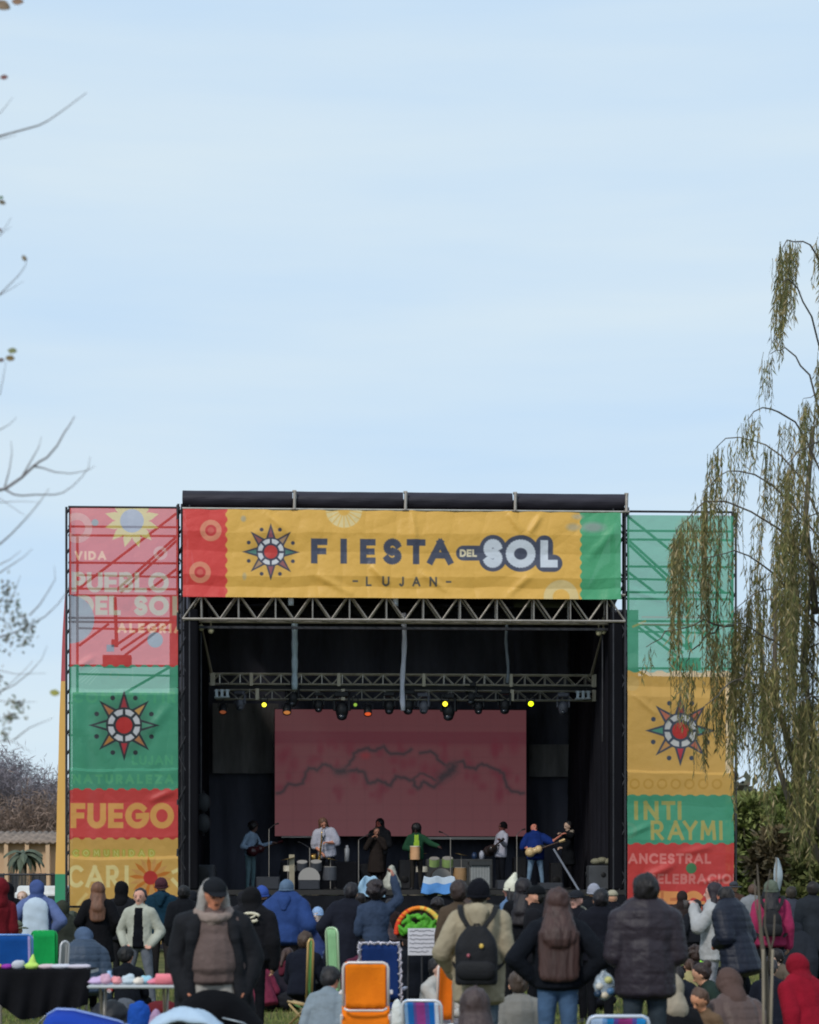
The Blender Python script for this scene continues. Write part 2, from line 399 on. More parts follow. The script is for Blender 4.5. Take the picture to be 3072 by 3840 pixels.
# back curtains, in hung drops; the two paler ones paint light showing through
for (xa, xb, yt, yb, mt_) in ((640, 1930, 2235, 3345, BC), (1925, 2400, 2282, 3345, BC), (800, 1045, 2640, 2902, BC_LIT), (1985, 2262, 2790, 2912, BC_LIT)):
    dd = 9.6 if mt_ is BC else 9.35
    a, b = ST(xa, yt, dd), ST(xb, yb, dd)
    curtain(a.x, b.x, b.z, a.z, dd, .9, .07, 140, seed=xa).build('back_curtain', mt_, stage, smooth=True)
for u_, s_ in ((uL + .16, 1), (uR - .3, 2)):
    curtain(.35, 9.6, DECK + .02, 9.9, u_, .7, .06, 60, 'v', s_).build('side_curtain', mat('black side cloth', (34, 34, 40), .9, bump=.5, bscale=6, var=.4, vscale=1.2, stretch=(1, 1, .25), spec=.05), stage, smooth=True)
# roof: sloping sheet and four rolled fascia panels with clamps between them
zt, zf = EYE + (HZ - 1843) / 150, EYE + (HZ - 1911) / 150
m_ = MB(); rt = [[(uL + (uR - uL) * i / 12, d_, zt - .14 - .155 * d_ + (.05 if i % 3 else 0)) for i in range(13)] for d_ in (.25, 3, 6, 9.9)]
m_.sheet(rt); roof = m_.build('roof', mat('black tarpaulin', (26, 25, 31), .7, bump=.5, bscale=9, var=.2, vscale=1.5), stage, smooth=True, solid=.05)
tarp = mat('rolled tarpaulin', (41, 38, 48), .6, bump=.55, bscale=7, var=.3, vscale=2, stretch=(.3, 1, 3), spec=.3)
xs = [687, 1105, 1520, 1932, 2356]
for i in range(4):
    a, b = (xs[i] - CX) / 150 + (.05 if i else 0), (xs[i + 1] - CX) / 150 - (.05 if i < 3 else 0)
    prof = []
    for j in range(9):
        t = j / 8; prof.append((.12 - .16 * math.sin(t * math.pi) ** .7, zt + (zf + .02 - zt) * t))
    rows = []
    for d_, z in prof + [(.45, zf + .03), (.45, zt - .02)]:
        rows.append([(a + (b - a) * k / 16 - (.08 * (zt - z) / .45 if i == 3 and k == 16 else 0), d_ - .05 * math.sin(k / 16 * math.pi) + .008 * math.sin(k * 5 + z * 20), z - .012 * math.sin(k / 16 * math.pi)) for k in range(17)])
    rows.append(rows[0])
    m_ = MB().sheet(rows)
    for e in (0, 16): m_.add([rows[j][e] for j in range(11)], [tuple(range(11))])
    m_.build('roof_panel', tarp, roof, smooth=True)
for x in xs[1:4] + [2352]:
    m_ = MB(); u = (x - CX) / 150; m_.tube([(u, -.10, zf - .03), (u + .01, -.10, zt - .03)], .042, 8); m_.tube([(u - .05, -.10, zt - .04), (u + .05, -.10, zt - .04)], .035, 8); m_.tube([(u - .08, -.10, zf - .03), (u + .08, -.10, zf - .03)], .03)
    m_.build('roof_clamp', STEEL, stage)
MB().tube([(uL, -.08, zf - .03), (uR - .05, -.08, zf - .03)], .03, 6).build('roof_rail', ALU, stage)
# trusses
def truss(mb, p, q, w=.4, h=.4, r=.028, bay=.5, n=6, vert=True):
    p, q = Vector(p), Vector(q); ax = (q - p); Ln = ax.length; ax.normalize()
    if abs(ax.z) > .9: s1, s2 = Vector((1, 0, 0)), Vector((0, 1, 0))
    else: s2 = Vector((0, 0, 1)); s1 = ax.cross(s2).normalized(); s2 = s1.cross(ax).normalized() * (1 if True else 1)
    cs = [(a, b) for a in (-w / 2, w / 2) for b in (-h / 2, h / 2)]
    for a, b in cs: mb.tube([p + s1 * a + s2 * b, q + s1 * a + s2 * b], r, n)
    k = max(2, int(Ln / bay)); k += k % 2
    for i in range(k):
        A, B = p + ax * (Ln * i / k), p + ax * (Ln * (i + 1) / k); f = 1 if i % 2 == 0 else -1
        for a in (-w / 2, w / 2):
            mb.tube([A + s1 * a - s2 * f * h / 2, B + s1 * a + s2 * f * h / 2], r * .62, 5)
            if vert and i % 2: mb.tube([A + s1 * a - s2 * h / 2, A + s1 * a + s2 * h / 2], r * .55, 5)
        for b in (-h / 2, h / 2): mb.tube([A - s1 * f * w / 2 + s2 * b, B + s1 * f * w / 2 + s2 * b], r * .5, 5)
zc = EYE + (HZ - 2326) / 150
m_ = MB(); truss(m_, (uL, .25, zc + .33), (uR, .25, zc + .33), .5, .66, .036, .46); m_.build('front_truss', STEEL, stage)
m_ = MB(); m_.box(((uL + uR) / 2, .55, zc - .14), (uR - uL, .1, .06)); m_.build('front_beam', DARKSTEEL, stage)
for d_ in (3.2, 6.4, 9.3):
    m_ = MB(); truss(m_, (uL + .3, d_, zt - .5 - .155 * d_), (uR - .3, d_, zt - .5 - .155 * d_), .35, .4, .025, .8); m_.build('roof_truss', DARKSTEEL, stage)
for u in (uL + .02, uR - .15):
    for d_ in (.2, 9.5):
        m_ = MB(); truss(m_, (u, d_, 0), (u, d_, zt - .35 - .155 * d_), .3, .34, .03, .6); m_.build('corner_tower', DARKSTEEL, stage)
# dark masking sleeves beside the legs
for u in ((720 - CX) / 150, (2318 - CX) / 150):
    m_ = MB(); m_.box((u, .22, (DECK + 8.55) / 2), (.34, .42, 8.55 - DECK)); m_.build('leg_sleeve', mat('black sleeve cloth', (20, 20, 24), .9, bump=.5, bscale=6, var=.3, vscale=2, stretch=(1, 1, .25), spec=.05), stage, bevel=.05)
for x, ya, yb in ((757, 2370, 2980), (2262, 2360, 2780), (2303, 2360, 3300), (2322, 2340, 3340)):
    a, b = ST(x, ya, .8), ST(x, yb, .8); MB().tube([a + Vector((0, -.1, 0)), b + Vector((0, -.1, 0))], .022).build('cable_pipe', DARKSTEEL, stage)
for x, y in ((757, 2358), (793, 2368), (2250, 2368), (2268, 2362)):
    a = ST(x, y, .6); m_ = MB(); m_.ell(a, (.08, .06, .09)); m_.tube([a, a + Vector((0, .1, .35))], .02); m_.build('pulley', mat('cream metal', (176, 168, 138), .5), stage, smooth=True)

# ------------------------------------------------------------------ side towers (scaffold + backing cloth)
def tower(ua, ub, label, mirror, ybk):
    root = empty('scaffold_tower', SW(((ua + ub) / 2, 1.2, 0)), SA, label, 'scaffold tower', 'scaffold towers beside the stage')
    c = (ua + ub) / 2; h = (ub - ua) / 2; zt_ = EYE + (HZ - 1912) / 150
    for sx in (-1, 1):
        for dd in (-1.1, 1.1):
            m_ = MB()
            if dd < 0:
                for e in (-.045, .045): m_.tube([(sx * h + e, dd, 0), (sx * h + e, dd, zt_ + (.12 if sx * mirror > 0 else .02))], .03, 8)
                for k in range(int(zt_ / .5)): m_.tube([(sx * h - .05, dd, .4 + .5 * k), (sx * h + .05, dd, .55 + .5 * k)], .03, 5)
            else: m_.tube([(sx * h, dd, 0), (sx * h, dd, zt_ - .3)], .035, 8)
            m_.build('leg', DARKSTEEL, root)
    for py in (1908, 1981, 2014, 2116, 2213, 2238, 2322, 2337, 2500, 2640, 2760, 2900, 3050, 3200, 3398):
        z = EYE + (HZ - py) / 150
        for dd in ((-1.08, 1.1) if py in (2116, 2322, 2500) else (-1.08,)): MB().tube([(-h, dd, z), (h, dd, z - .04 * (dd > 0))], .03, 6).build('ledger', DARKSTEEL, root)
    def zz(py): return EYE + (HZ - py) / 150
    def uu(px): return mirror * ((px - CX) / 150 - (-7.107))
    for (xa, ya, xb, yb) in ((300, 2210, 662, 1925), (440, 2215, 670, 2005), (455, 2225, 672, 2018), (560, 2215, 670, 2128), (300, 2425, 410, 2340), (440, 2420, 560, 2335), (455, 2440, 600, 2338), (470, 2460, 640, 2330), (300, 2700, 640, 2500)):
        MB().tube([(uu(xa), -.98, zz(ya)), (uu(xb), -.9, zz(yb))], .035, 6).build('brace', DARKSTEEL, root)
    m_ = MB(); m_.tube([(uu(432), -.85, zz(2240)), (uu(438), -.85, zz(2400))], .045, 6); m_.box((uu(432), -.85, zz(2412)), (.16, .16, .18)); m_.box((uu(440), -.8, zz(2480)), (.7, .3, .3)); m_.build('winch', DARKSTEEL, root)
    z1 = zz(ybk); cm = curtain(-h - .02, h + .02, .05, z1, .1, .8, .04, 30, seed=int(ua * 10)); cm.build('backing_cloth', BC, root, smooth=True)
    return root
tower((262 - CX) / 150, (678 - CX) / 150, 'tall steel scaffold tower behind the red, green and yellow banner left of the stage', 1, 2585)
tower((2356 - CX) / 150, (2766 - CX) / 150, 'tall steel scaffold tower behind the green and yellow banner right of the stage', -1, 2514)
# a strap of printed cloth flying out from the left tower's back edge
rows = []
for k in range(30):
    y = 2180 + (3405 - 2180) * k / 29; xr = 262 - 6 * (k / 29); wd_ = 3 + 40 * min(1, (k / 29)) ** .55 * (1 if y < 3300 else 1)
    rows.append([ST(xr - wd_ * (1 - j / 4), y, .5 + .5 * (1 - j / 4)) + Vector((0, .03 * math.sin(k * .9 + j), 0)) for j in range(5)])
base = ST(240, 3405, .8); m_ = MB(); m_.sheet([[p - base for p in r_] for r_ in rows])
SIDE = [mat('printed cloth red', (178, 78, 82), .7, bump=.3, bscale=5), mat('printed cloth yellow', (214, 166, 88), .7, bump=.3, bscale=5), mat('printed cloth green', (52, 136, 98), .7, bump=.3, bscale=5)]
for i_ in range(len(m_.f)):
    yy = 2180 + (3405 - 2180) * (i_ // 4) / 29; m_.m[i_] = 0 if yy < 2530 else (1 if yy < 3240 else 2)
tag(m_.build('side_banner', SIDE, loc=SW(base), rot=(0, 0, SA), smooth=True), 'narrow yellow banner edge slanting out from the back of the left tower', 'banner')

# ------------------------------------------------------------------ printed banners
RED, YEL, GRN = (216, 70, 66), (226, 176, 84), (78, 162, 116)
DK = (70, 72, 88)
def creases(lines, tilt=.035, seed=1, extra=()):
    r = np.random.default_rng(seed); K = [(r.uniform(0, 6.28), r.normal(0, 1), r.normal(0, 1), r.uniform(.5, 1)) for _ in range(10)]
    def f(X, Y):
        D = np.zeros_like(X)
        yp = np.array(lines, float); sg = np.where(np.arange(len(yp)) % 2 == 0, 1.0, 0.0) * tilt
        wob = 3 * np.sin(X / 90.0) + 2 * np.sin(X / 37.0 + 1)
        D += np.interp((Y + wob).ravel(), yp, sg).reshape(X.shape)
        for ph, a, b, s in K:
            u = (X * a + Y * b * .8) / 110.0 + ph + .8 * np.sin(X / 170.0 + ph) + .5 * np.sin(Y / 90.0 + 2 * ph)
            D += .019 * s * (1 - np.abs(np.sin(u))) ** 2 * (np.sin(X / 210 + ph * 3) * np.sin(Y / 140 + ph) * .5 + .5)
        for (x0, y0, x1, y1, wd_, am) in extra:
            t = np.clip(((X - x0) * (x1 - x0) + (Y - y0) * (y1 - y0)) / ((x1 - x0) ** 2 + (y1 - y0) ** 2), 0, 1)
            dd = np.hypot(X - x0 - t * (x1 - x0), Y - y0 - t * (y1 - y0)); D -= 1.5 * am * np.exp(-(dd / wd_) ** 2) * np.sin(np.pi * np.clip(t, .02, .98)) ** .5
        return D
    return f
mt_main = print_mat('printed vinyl', .12, .03); mt_side = print_mat('printed mesh vinyl', .24, .24)
c = Canvas(690, 2331, 1916, 2246, 2.0, YEL)
c.rect(680, 848, 1900, 2260, RED); c.vscallop(850, 1900, 2260, RED)
c.rect(2183, 2340, 1900, 2260, GRN); w = c._w(2172, 2188, 1900, 2260); X, Y = c.X[w], c.Y[w]; c.put(w, (2186 - 10 * np.abs(np.sin(np.pi * Y / 34))) - X, GRN)
for cx_, cy_ in ((794, 1998), (754, 2154)):
    c.circle(cx_, cy_, 40, (222, 138, 110), 1); c.circle(cx_, cy_, 21, (200, 60, 62)); c.circle(cx_, cy_, 12, (208, 92, 84))
c.circle(1290, 1916, 68, (226, 208, 158), .85)
for k in range(9): a = R(20 * k + 10); c.stroke([[(1290 + 20 * math.cos(a), 1916 + 20 * math.sin(a)), (1290 + 66 * math.cos(a), 1916 + 66 * math.sin(a))]], 3, YEL)
c.circle(1290, 1916, 22, YEL)
c.oval(915, 1953, 13, 15, (172, 164, 142), .8, .5); c.oval(919, 2168, 10, 18, (180, 170, 140), .7, .5)
c.star(1017, 2076, 107, (66, 66, 82), [(146, 82, 92), (176, 142, 112), (84, 128, 118), (150, 92, 92)], glow=(190, 150, 72))
for ch, a, b in (('F', 1167, 1228), ('I', 1277, 1301), ('E', 1350, 1408), ('S', 1437, 1505), ('T', 1525, 1595), ('A', 1603, 1698)):
    c.glyph(ch, a, b, 2025, 2118, 24, (74, 78, 96))
c.stroke([[(1738, 2075), (1830, 2075)]], 56, (76, 80, 98), 1, True)
for ch, a, b in (('S', 1813, 1883), ('O', 1899, 2007), ('L', 2027, 2092)): c.glyph(ch, a - 18, b + 18, 2007, 2144, 66, (76, 80, 98), 1, True)
c.circle(1953, 2075, 40, (76, 80, 98))
for ch, a, b in (('S', 1813, 1883), ('O', 1899, 2007), ('L', 2027, 2092)): c.glyph(ch, a, b, 2025, 2127, 29, (208, 214, 224))
c.text('DEL', 1724, 1788, 2061, 2089, 7, (226, 212, 178))
for ch, a, b in (('-', 1322, 1342), ('L', 1372, 1393), ('U', 1433, 1460), ('J', 1497, 1514), ('A', 1546, 1576), ('N', 1610, 1638), ('-', 1672, 1692)): c.glyph(ch, a, b, 2166, 2201, 6.5, (84, 84, 84))
c.oval(2168, 1935, 30, 14, (178, 170, 150), .7, .6); c.oval(2150, 1975, 34, 20, (170, 164, 146), .7, .6); c.oval(2225, 1975, 60, 26, (150, 154, 152), .8, .6)
c.circle(2105, 2240, 66, (220, 200, 150), .8, r0=32)
banner('stage_banner', c, creases([1916, 2004, 2075, 2166, 2205, 2246], .05, 3, ((1000, 1930, 1090, 2010, 14, .03), (1545, 1920, 1560, 2050, 12, .03), (1905, 1920, 1960, 2000, 14, .04), (2030, 1930, 1985, 2000, 12, .035), (1180, 2160, 1330, 2235, 14, .03), (1390, 2120, 1460, 2200, 14, .04), (1580, 2150, 1680, 2220, 12, .03), (1905, 2230, 1990, 2160, 14, .03), (2200, 2100, 2330, 1960, 18, .03))),
       'wide yellow banner with sun emblem and large dark and white lettering across the stage front', -.16, mt_main)

RED, YEL, GRN = (222, 74, 70), (234, 184, 98), (80, 168, 132)
c = Canvas(270, 671, 1914, 3396, 2.0, RED); c.boost = 12
c.rect(200, 700, 2499, 2960, GRN); c.scallop(2499, 200, 700, RED)
c.rect(200, 700, 2959, 3143, RED); c.scallop(2958, 200, 700, GRN)
c.rect(200, 700, 3143, 3400, YEL); c.scallop(3142, 200, 700, RED)
c.circle(296, 1989, 57, (226, 150, 138), .85, r0=30); c.circle(363, 1969, 13, (140, 140, 142))
for k in range(12):
    a = R(30 * k + 15); u = np.array([math.cos(a), math.sin(a)]); v = np.array([-u[1], u[0]]); q = np.array([500, 1961.]); 
    c.poly([q + u * 38 + v * 17, q + u * 70 + v * 15, q + u * 103, q + u * 70 - v * 15, q + u * 38 - v * 17], (226, 196, 110))
c.circle(500, 1961, 44, (168, 168, 186))
c.text('VIDA', 288, 405, 2076, 2109, 8, (232, 168, 128))
c.circle(606, 2082, 26, (228, 160, 148), .9, r0=13)
c.text('PUEBLO', 278, 636, 2154, 2228, 17, (188, 162, 138))
c.text('DEL', 300, 458, 2241, 2313, 18, (182, 160, 132)); c.text('SO', 508, 636, 2241, 2313, 18, (182, 160, 132)); c.glyph('L', 650, 684, 2241, 2313, 18, (182, 160, 132))
c.text('ALEGRIA', 446, 690, 2343, 2379, 10, (226, 160, 118))
c.circle(270, 2330, 90, (142, 146, 156), .95); c.rect(200, 700, 2200, 2241, RED, 0)
c.circle(586, 2405, 29, (140, 146, 158)); c.rect(406, 434, 2424, 2450, (120, 116, 128))
c.circle(436, 2536, 19, (96, 168, 128), 1, r0=13); c.rect(500, 505, 2505, 2560, (110, 178, 142), .6)
for k in range(4): c.stroke([[(300 + 14 * k, 2560 + 4 * k), (365 + 5 * k, 2510 + 6 * k)]], 3, (116, 180, 144), .6)
c.text('COMPARTIR', 280, 662, 2597, 2641, 9, (72, 158, 112), .9)
c.star(471, 2724, 132, (52, 58, 62), [(176, 58, 66), (222, 168, 92), (88, 158, 128), (196, 132, 84), (190, 50, 58), (206, 140, 70), (88, 158, 128), (196, 126, 80)], (222, 222, 226), (206, 52, 48), glow=(66, 112, 92))
c.text('LUJAN', 500, 652, 2836, 2871, 7, (76, 162, 116), .9)
c.text('NATURALEZA', 281, 655, 2907, 2942, 9, (84, 166, 116), .85)
c.text('FUEGO', 272, 655, 3014, 3107, 22, (214, 150, 74))
c.text('COMUNIDAD', 279, 585, 3186, 3214, 10, (172, 172, 60)); c.text('COMUNIDAD', 282, 582, 3190, 3210, 3, (226, 208, 140), .8)
c.oval(570, 3420, 110, 75, (214, 142, 74), .6, .3)
for k in range(18):
    a = R(20 * k + 4); u = np.array([math.cos(a), math.sin(a)]); v = np.array([-u[1], u[0]]); q = np.array([569., 3292.])
    c.poly([q + u * 24 + v * 5, q + u * 55 + v * 8, q + u * 80, q + u * 55 - v * 8, q + u * 24 - v * 5], (222, 132, 50) if k % 2 else (228, 168, 96))
c.circle(569, 3292, 26, (204, 56, 50))
for ch, a, b in (('C', 262, 320), ('A', 328, 397), ('R', 404, 452), ('I', 473, 488)): c.glyph(ch, a, b, 3246, 3328, 15, (232, 208, 140))
c.stroke([[(655, 3270), (672, 3262)], [(652, 3300), (672, 3322)]], 14, (232, 208, 140)); c.stroke([[(300, 3390), (330, 3355)]], 12, (232, 208, 140), .6)
banner('tower_banner', c, creases([1914, 2110, 2340, 2500, 2586, 2610, 2885, 2892, 3010, 3140, 3212, 3222, 3396], .06, 5, ((280, 2620, 330, 2900, 20, .03), (420, 2860, 300, 2700, 26, .03), (640, 2640, 560, 2760, 20, .035), (560, 3010, 660, 2965, 14, .03), (275, 1930, 275, 2400, 9, .05), (360, 2470, 300, 2510, 12, .03))),
       'tall banner in red, green, red and yellow bands hanging on the left tower', -.06, mt_side)

c = Canvas(2358, 2762, 1924, 3392, 2.0, GRN); c.boost = 12
c.rect(2300, 2800, 2511, 2980, YEL); c.scallop(2511, 2300, 2800, GRN, 62, 8)
c.rect(2300, 2800, 2978, 3162, GRN); c.scallop(2977, 2300, 2800, YEL, 44, 6)
c.rect(2300, 2800, 3160, 3400, RED); c.scallop(3160, 2300, 2800, GRN, 46, 7)
c.oval(2590, 1990, 60, 70, (126, 158, 96), .6, .5); c.rect(2412, 2667, 2306, 2312, (150, 120, 90), .6); c.rect(2412, 2667, 2334, 2340, (160, 116, 92), .6)
c.stroke([[(2380, 2345), (2425, 2325)]], 8, (176, 152, 78), .7); c.circle(2380, 2476, 30, (96, 172, 138), .7); c.rect(2606, 2664, 2220, 2262, (86, 168, 140), .7)
c.circle(2375, 2560, 28, (226, 190, 120), .6)
c.star(2559, 2737, 134, (72, 80, 96), [(170, 74, 70), (206, 116, 92), (92, 158, 132), (206, 116, 92), (206, 62, 78), (214, 156, 92), (92, 158, 132), (206, 120, 92)], (216, 214, 212), (206, 58, 54), glow=(206, 160, 84))
for k in range(7): c.circle(2385 + 52 * k, 2938, 20, (204, 150, 54), .5, r0=13)
for ch, a, b in (('I', 2384, 2400), ('N', 2420, 2477), ('T', 2488, 2541), ('I', 2549, 2564)): c.glyph(ch, a, b, 3002, 3074, 15, (158, 154, 84))
for ch, a, b in (('R', 2446, 2495), ('A', 2510, 2572), ('Y', 2568, 2624), ('M', 2634, 2694), ('I', 2706, 2720)): c.glyph(ch, a, b, 3076, 3150, 13, (166, 156, 84))
c.circle(2362, 3114, 32, (104, 170, 136), .7, r0=18)
c.text('ANCESTRAL', 2360, 2675, 3200, 3239, 9, (222, 124, 118)); c.circle(2600, 3256, 20, (82, 142, 94)); c.text('CELEBRACION', 2432, 2790, 3277, 3315, 9, (214, 118, 112))
c.oval(2490, 3400, 65, 62, (222, 132, 80), 1, .06)
for ch, a, b in (('F', 2385, 2435), ('U', 2450, 2484), ('E', 2496, 2552), ('G', 2566, 2650), ('O', 2662, 2750)): c.glyph(ch, a, b, 3343, 3440, 24, (226, 146, 82))
banner('tower_banner', c, creases([1924, 2100, 2330, 2505, 2572, 2610, 2890, 2898, 3020, 3150, 3392], .06, 9, ((2380, 2600, 2470, 2680, 10, .025), (2360, 3130, 2450, 3090, 12, .03), (2430, 3290, 2530, 3245, 16, .05), (2560, 3200, 2680, 3175, 14, .03), (2640, 3310, 2740, 3290, 10, .03), (2360, 2200, 2500, 2250, 12, .03))),
       'tall banner in green, yellow, green and red bands hanging on the right tower', -.06, mt_side)
# lower panels under both tower banners
m_ = MB(); a, b = ST(2440, 3398, 0), ST(2640, 3560, 0); m_.sheet([[(x, .04 * math.sin(x * 9 + z), z) for x in np.linspace(a.x - .3, b.x, 24)] for z in np.linspace(b.z, a.z, 6)])
c0 = Vector((-(2540 - CX) / 150, 0, 0)); m_.v = [tuple(Vector(p) + c0) for p in m_.v]
tag(m_.build('lower_panel', mat('rust red cloth', (150, 66, 48), .8, bump=.3, bscale=8, var=.25, vscale=1), loc=SW((-c0.x, -.05, 0)), rot=(0, 0, SA), smooth=True), 'rust red cloth panel under the right tower banner', 'cloth panel')
m_ = MB(); m_.sheet([[(x, .03 * math.sin(x * 9 + z), z) for x in np.linspace(-.9, 1.4, 24)] for z in np.linspace(.2, EYE - (3404 - HZ) / 150, 6)])
tag(m_.build('lower_panel', mat('ochre cloth', (150, 122, 70), .8, bump=.3, bscale=8, var=.25, vscale=1), loc=SW(((400 - CX) / 150, -.05, 0)), rot=(0, 0, SA), smooth=True), 'dull ochre cloth panel under the left tower banner', 'cloth panel')

# ------------------------------------------------------------------ screen
c = Canvas(1032, 1975, 2662, 3136, 4.0, (88, 52, 56))
w = c._w(1032, 1975, 2662, 3136)
c.C[w] += (np.clip((c.Y - 2900) / 240, -1, 1)[..., None] * np.array([4, 4, 4]))
c.rect(1000, 2000, 2744, 2790, (80, 38, 46), .8); c.rect(1000, 2000, 2790, 2800, (84, 44, 50), .5)
rr = random.Random(4)
for _ in range(60):
    x_, y_ = rr.uniform(1040, 1970), rr.uniform(2780, 2990); c.oval(x_, y_, rr.uniform(12, 30), rr.uniform(18, 50), (84, 34, 44), .55, .8)
c.oval(1370, 2835, 26, 18, (116, 42, 46), .7, .8)
def Q(l): return [(1030 + x * .5507, 2640 + y * .5507) for x, y in l]
def rough(l):
    out = []
    for (a, b), (c_, d_) in zip(l[:-1], l[1:]):
        n = max(2, int(math.hypot(c_ - a, d_ - b) / 9))
        for i in range(n): out.append((a + (c_ - a) * i / n + rr.uniform(-3, 3), b + (d_ - b) * i / n + rr.uniform(-3, 3)))
    return out + [l[-1]]
for l, th in (([(20, 610), (60, 600), (90, 545), (150, 550), (190, 540), (230, 440), (290, 450), (345, 410), (430, 460), (480, 440), (530, 380), (540, 340), (620, 300), (690, 320), (740, 285), (790, 340), (870, 345), (930, 310)], 8),
              ([(990, 330), (1060, 325), (1090, 340), (1120, 390), (1180, 415), (1280, 385), (1300, 425), (1370, 440), (1410, 405), (1480, 430), (1560, 470), (1580, 560), (1620, 600), (1700, 605)], 8),
              ([(430, 460), (560, 450), (610, 470), (640, 540), (720, 520), (785, 560), (830, 490), (940, 520), (970, 580), (1020, 530), (1090, 570), (1150, 500), (1230, 420)], 9),
              ([(1140, 500), (1190, 470), (1220, 430)], 22), ([(430, 465), (470, 460)], 18), ([(930, 520), (1000, 470), (1040, 490), (1100, 520)], 5)):
    p = rough(Q(l)); c.stroke([p], th * 2.8, (70, 46, 50), .35, True); c.stroke([p], th * 1.35, (60, 44, 48), .7); c.stroke([p], th * .7, (44, 38, 42), .75)
for k in range(1, 14): c.rect(1032 + 943 * k / 14 - 2, 1032 + 943 * k / 14 + 2, 2662, 3136, (70, 42, 46), .22)
for k in range(1, 8): c.rect(1032, 1975, 2662 + 474 * k / 8 - 2, 2662 + 474 * k / 8 + 2, (70, 42, 46), .22)
sm = bpy.data.materials.new('lit screen'); sm.use_nodes = True; t = sm.node_tree; b = t.nodes['Principled BSDF']
at = t.nodes.new('ShaderNodeAttribute'); at.attribute_name = 'print'
b.inputs['Base Color'].default_value = (.01, .01, .01, 1); b.inputs['Roughness'].default_value = .6
t.links.new(at.outputs['Color'], b.inputs['Emission Color']); b.inputs['Emission Strength'].default_value = .98
dS = 8.6; a0, a1 = ST(1032, 2662, dS), ST(1975, 3136, dS)
u = a0.x + (a1.x - a0.x) * (c.X - 1032) / 943; z = a0.z + (a1.z - a0.z) * (c.Y - 2662) / 474
scr = empty('video_screen', SW(((a0.x + a1.x) / 2, dS, a1.z)), SA, 'large maroon video screen with dark crack lines at the back of the stage', 'screen')
V = np.stack([u - (a0.x + a1.x) / 2, 0 * u - .02, z - a1.z], -1).reshape(-1, 3); a, b = u.shape; i = np.arange(a * b).reshape(a, b)
np_mesh('display', V, np.stack([i[:-1, :-1], i[1:, :-1], i[1:, 1:], i[:-1, 1:]], -1).reshape(-1, 4), sm, scr, col=lin(np.clip(c.C, 0, 255)).reshape(-1, 3))
w_ = a1.x - a0.x; h_ = a0.z - a1.z
m_ = MB(); m_.box((0, .07, h_ / 2), (w_ + .04, .16, h_ + .04)); m_.build('housing', mat('matt black', (22, 22, 24), .7), scr)
for q_, z_ in (((.55 * w_ / 2 * .75, -.06, -.06), (w_ * .36, .08, .07)), ((-w_ * .4, -.06, -.03), (w_ * .15, .06, .04))): m_ = MB(); m_.box(q_, z_); m_.build('sill_bar', mat('pale bar', (190, 184, 176), .6), scr)

# ------------------------------------------------------------------ hoist sleeves, lighting truss
def hoist(x, y0, y1, wpx, label, rgb, bend=0):
    a = ST(x, y0, 2.6); b = ST(x, y1, 2.6); n = 12
    pts = [a.lerp(b, i / n) + Vector((bend * math.sin(i / n * 6), .0, 0)) for i in range(n + 1)]
    m_ = MB(); m_.tube([p - b for p in pts], [wpx / 142 / 2 * (1 + .12 * math.sin(i * 1.9)) for i in range(n + 1)], 10)
    o = m_.build('hoist_sleeve', mat('white sleeve cloth', rgb, .8, bump=.5, bscale=18, var=.15, vscale=3), loc=SW(b), rot=(0, 0, SA), smooth=True)
    tag(o, label, 'hoist sleeve', 'hoist sleeves holding the lighting truss')
hoist(1106, 2330, 2588, 22, 'straight pale blue hoist sleeve, leftmost of the three above the lighting truss', (176, 194, 206))
hoist(1513, 2300, 2665, 18, 'long white hoist sleeve in the middle of the lighting truss', (206, 208, 224), .03)
hoist(1903, 2335, 2560, 11, 'thin grey hoist sleeve, rightmost of the three above the lighting truss', (120, 128, 138), -.03)
for x in (1092, 1483):
    a = ST(x, 2255, .1); m_ = MB(); m_.tube([(0, 0, -.12), (0, 0, .16)], .07, 10); m_.ell((0, 0, .16), (.085, .085, .05)); m_.box((0, -.07, -.05), (.05, .02, .1))
    tag(m_.build('hoist_motor', mat('grey white metal', (190, 196, 204), .5, var=.3, vscale=9), loc=SW(a), rot=(0, 0, SA), smooth=True), 'small white hoist motor under the banner edge, ' + ('left one' if x < 1200 else 'middle one'), 'hoist motor', 'hoist motors')
LT = empty('lighting_truss', SW((0, 2.8, EYE + (HZ - 2600) / 142.7)), SA, 'long double aluminium lighting truss hanging across the upper stage', 'truss')
def LP(px, py, dd=0.0):
    p = ST(px, py, 2.8 + dd); return Vector((p.x, dd, p.z - (EYE + (HZ - 2600) / 142.7)))
m_ = MB(); a, b = LP(788, 2550), LP(2236, 2550); truss(m_, a, b, .28, .27, .024, .27, 6); m_.build('upper_truss', ALU, LT)
m_ = MB(); a, b = LP(812, 2608), LP(2236, 2608); truss(m_, a, b, .26, .24, .020, .3, 6); m_.build('lower_truss', metal((150, 146, 140)), LT)
m_ = MB(); a, b = LP(830, 2581), LP(2240, 2581); m_.box((a + b) / 2, (b.x - a.x, .2, .1)); m_.build('cable_tray', mat('matt black', (22, 22, 24), .7), LT)
for x in (800, 944, 1271, 1590, 1918, 2232):
    m_ = MB(); p = LP(x, 2550, -.16); m_.box(p, (.13 if x < 820 or x > 2200 else .09, .05, .34)); m_.build('joint_plate', mat('cream metal', (176, 168, 150), .5), LT, bevel=.01)
for x in (966, 1287, 1922, 2232): m_ = MB(); m_.box(LP(x, 2606, -.15), (.1, .05, .3)); m_.build('joint_plate', mat('cream metal', (176, 168, 150), .5), LT, bevel=.01)
for (xa, ya, xb, yb) in ((762, 2365, 795, 2528), (2262, 2372, 2222, 2530)):
    a, b = LP(xa, ya, -2.0), LP(xb, yb, -.1); MB().tube([a, b], [.02, .045], 6).build('stay_cable', mat('cream metal', (140, 132, 120), .6), LT)

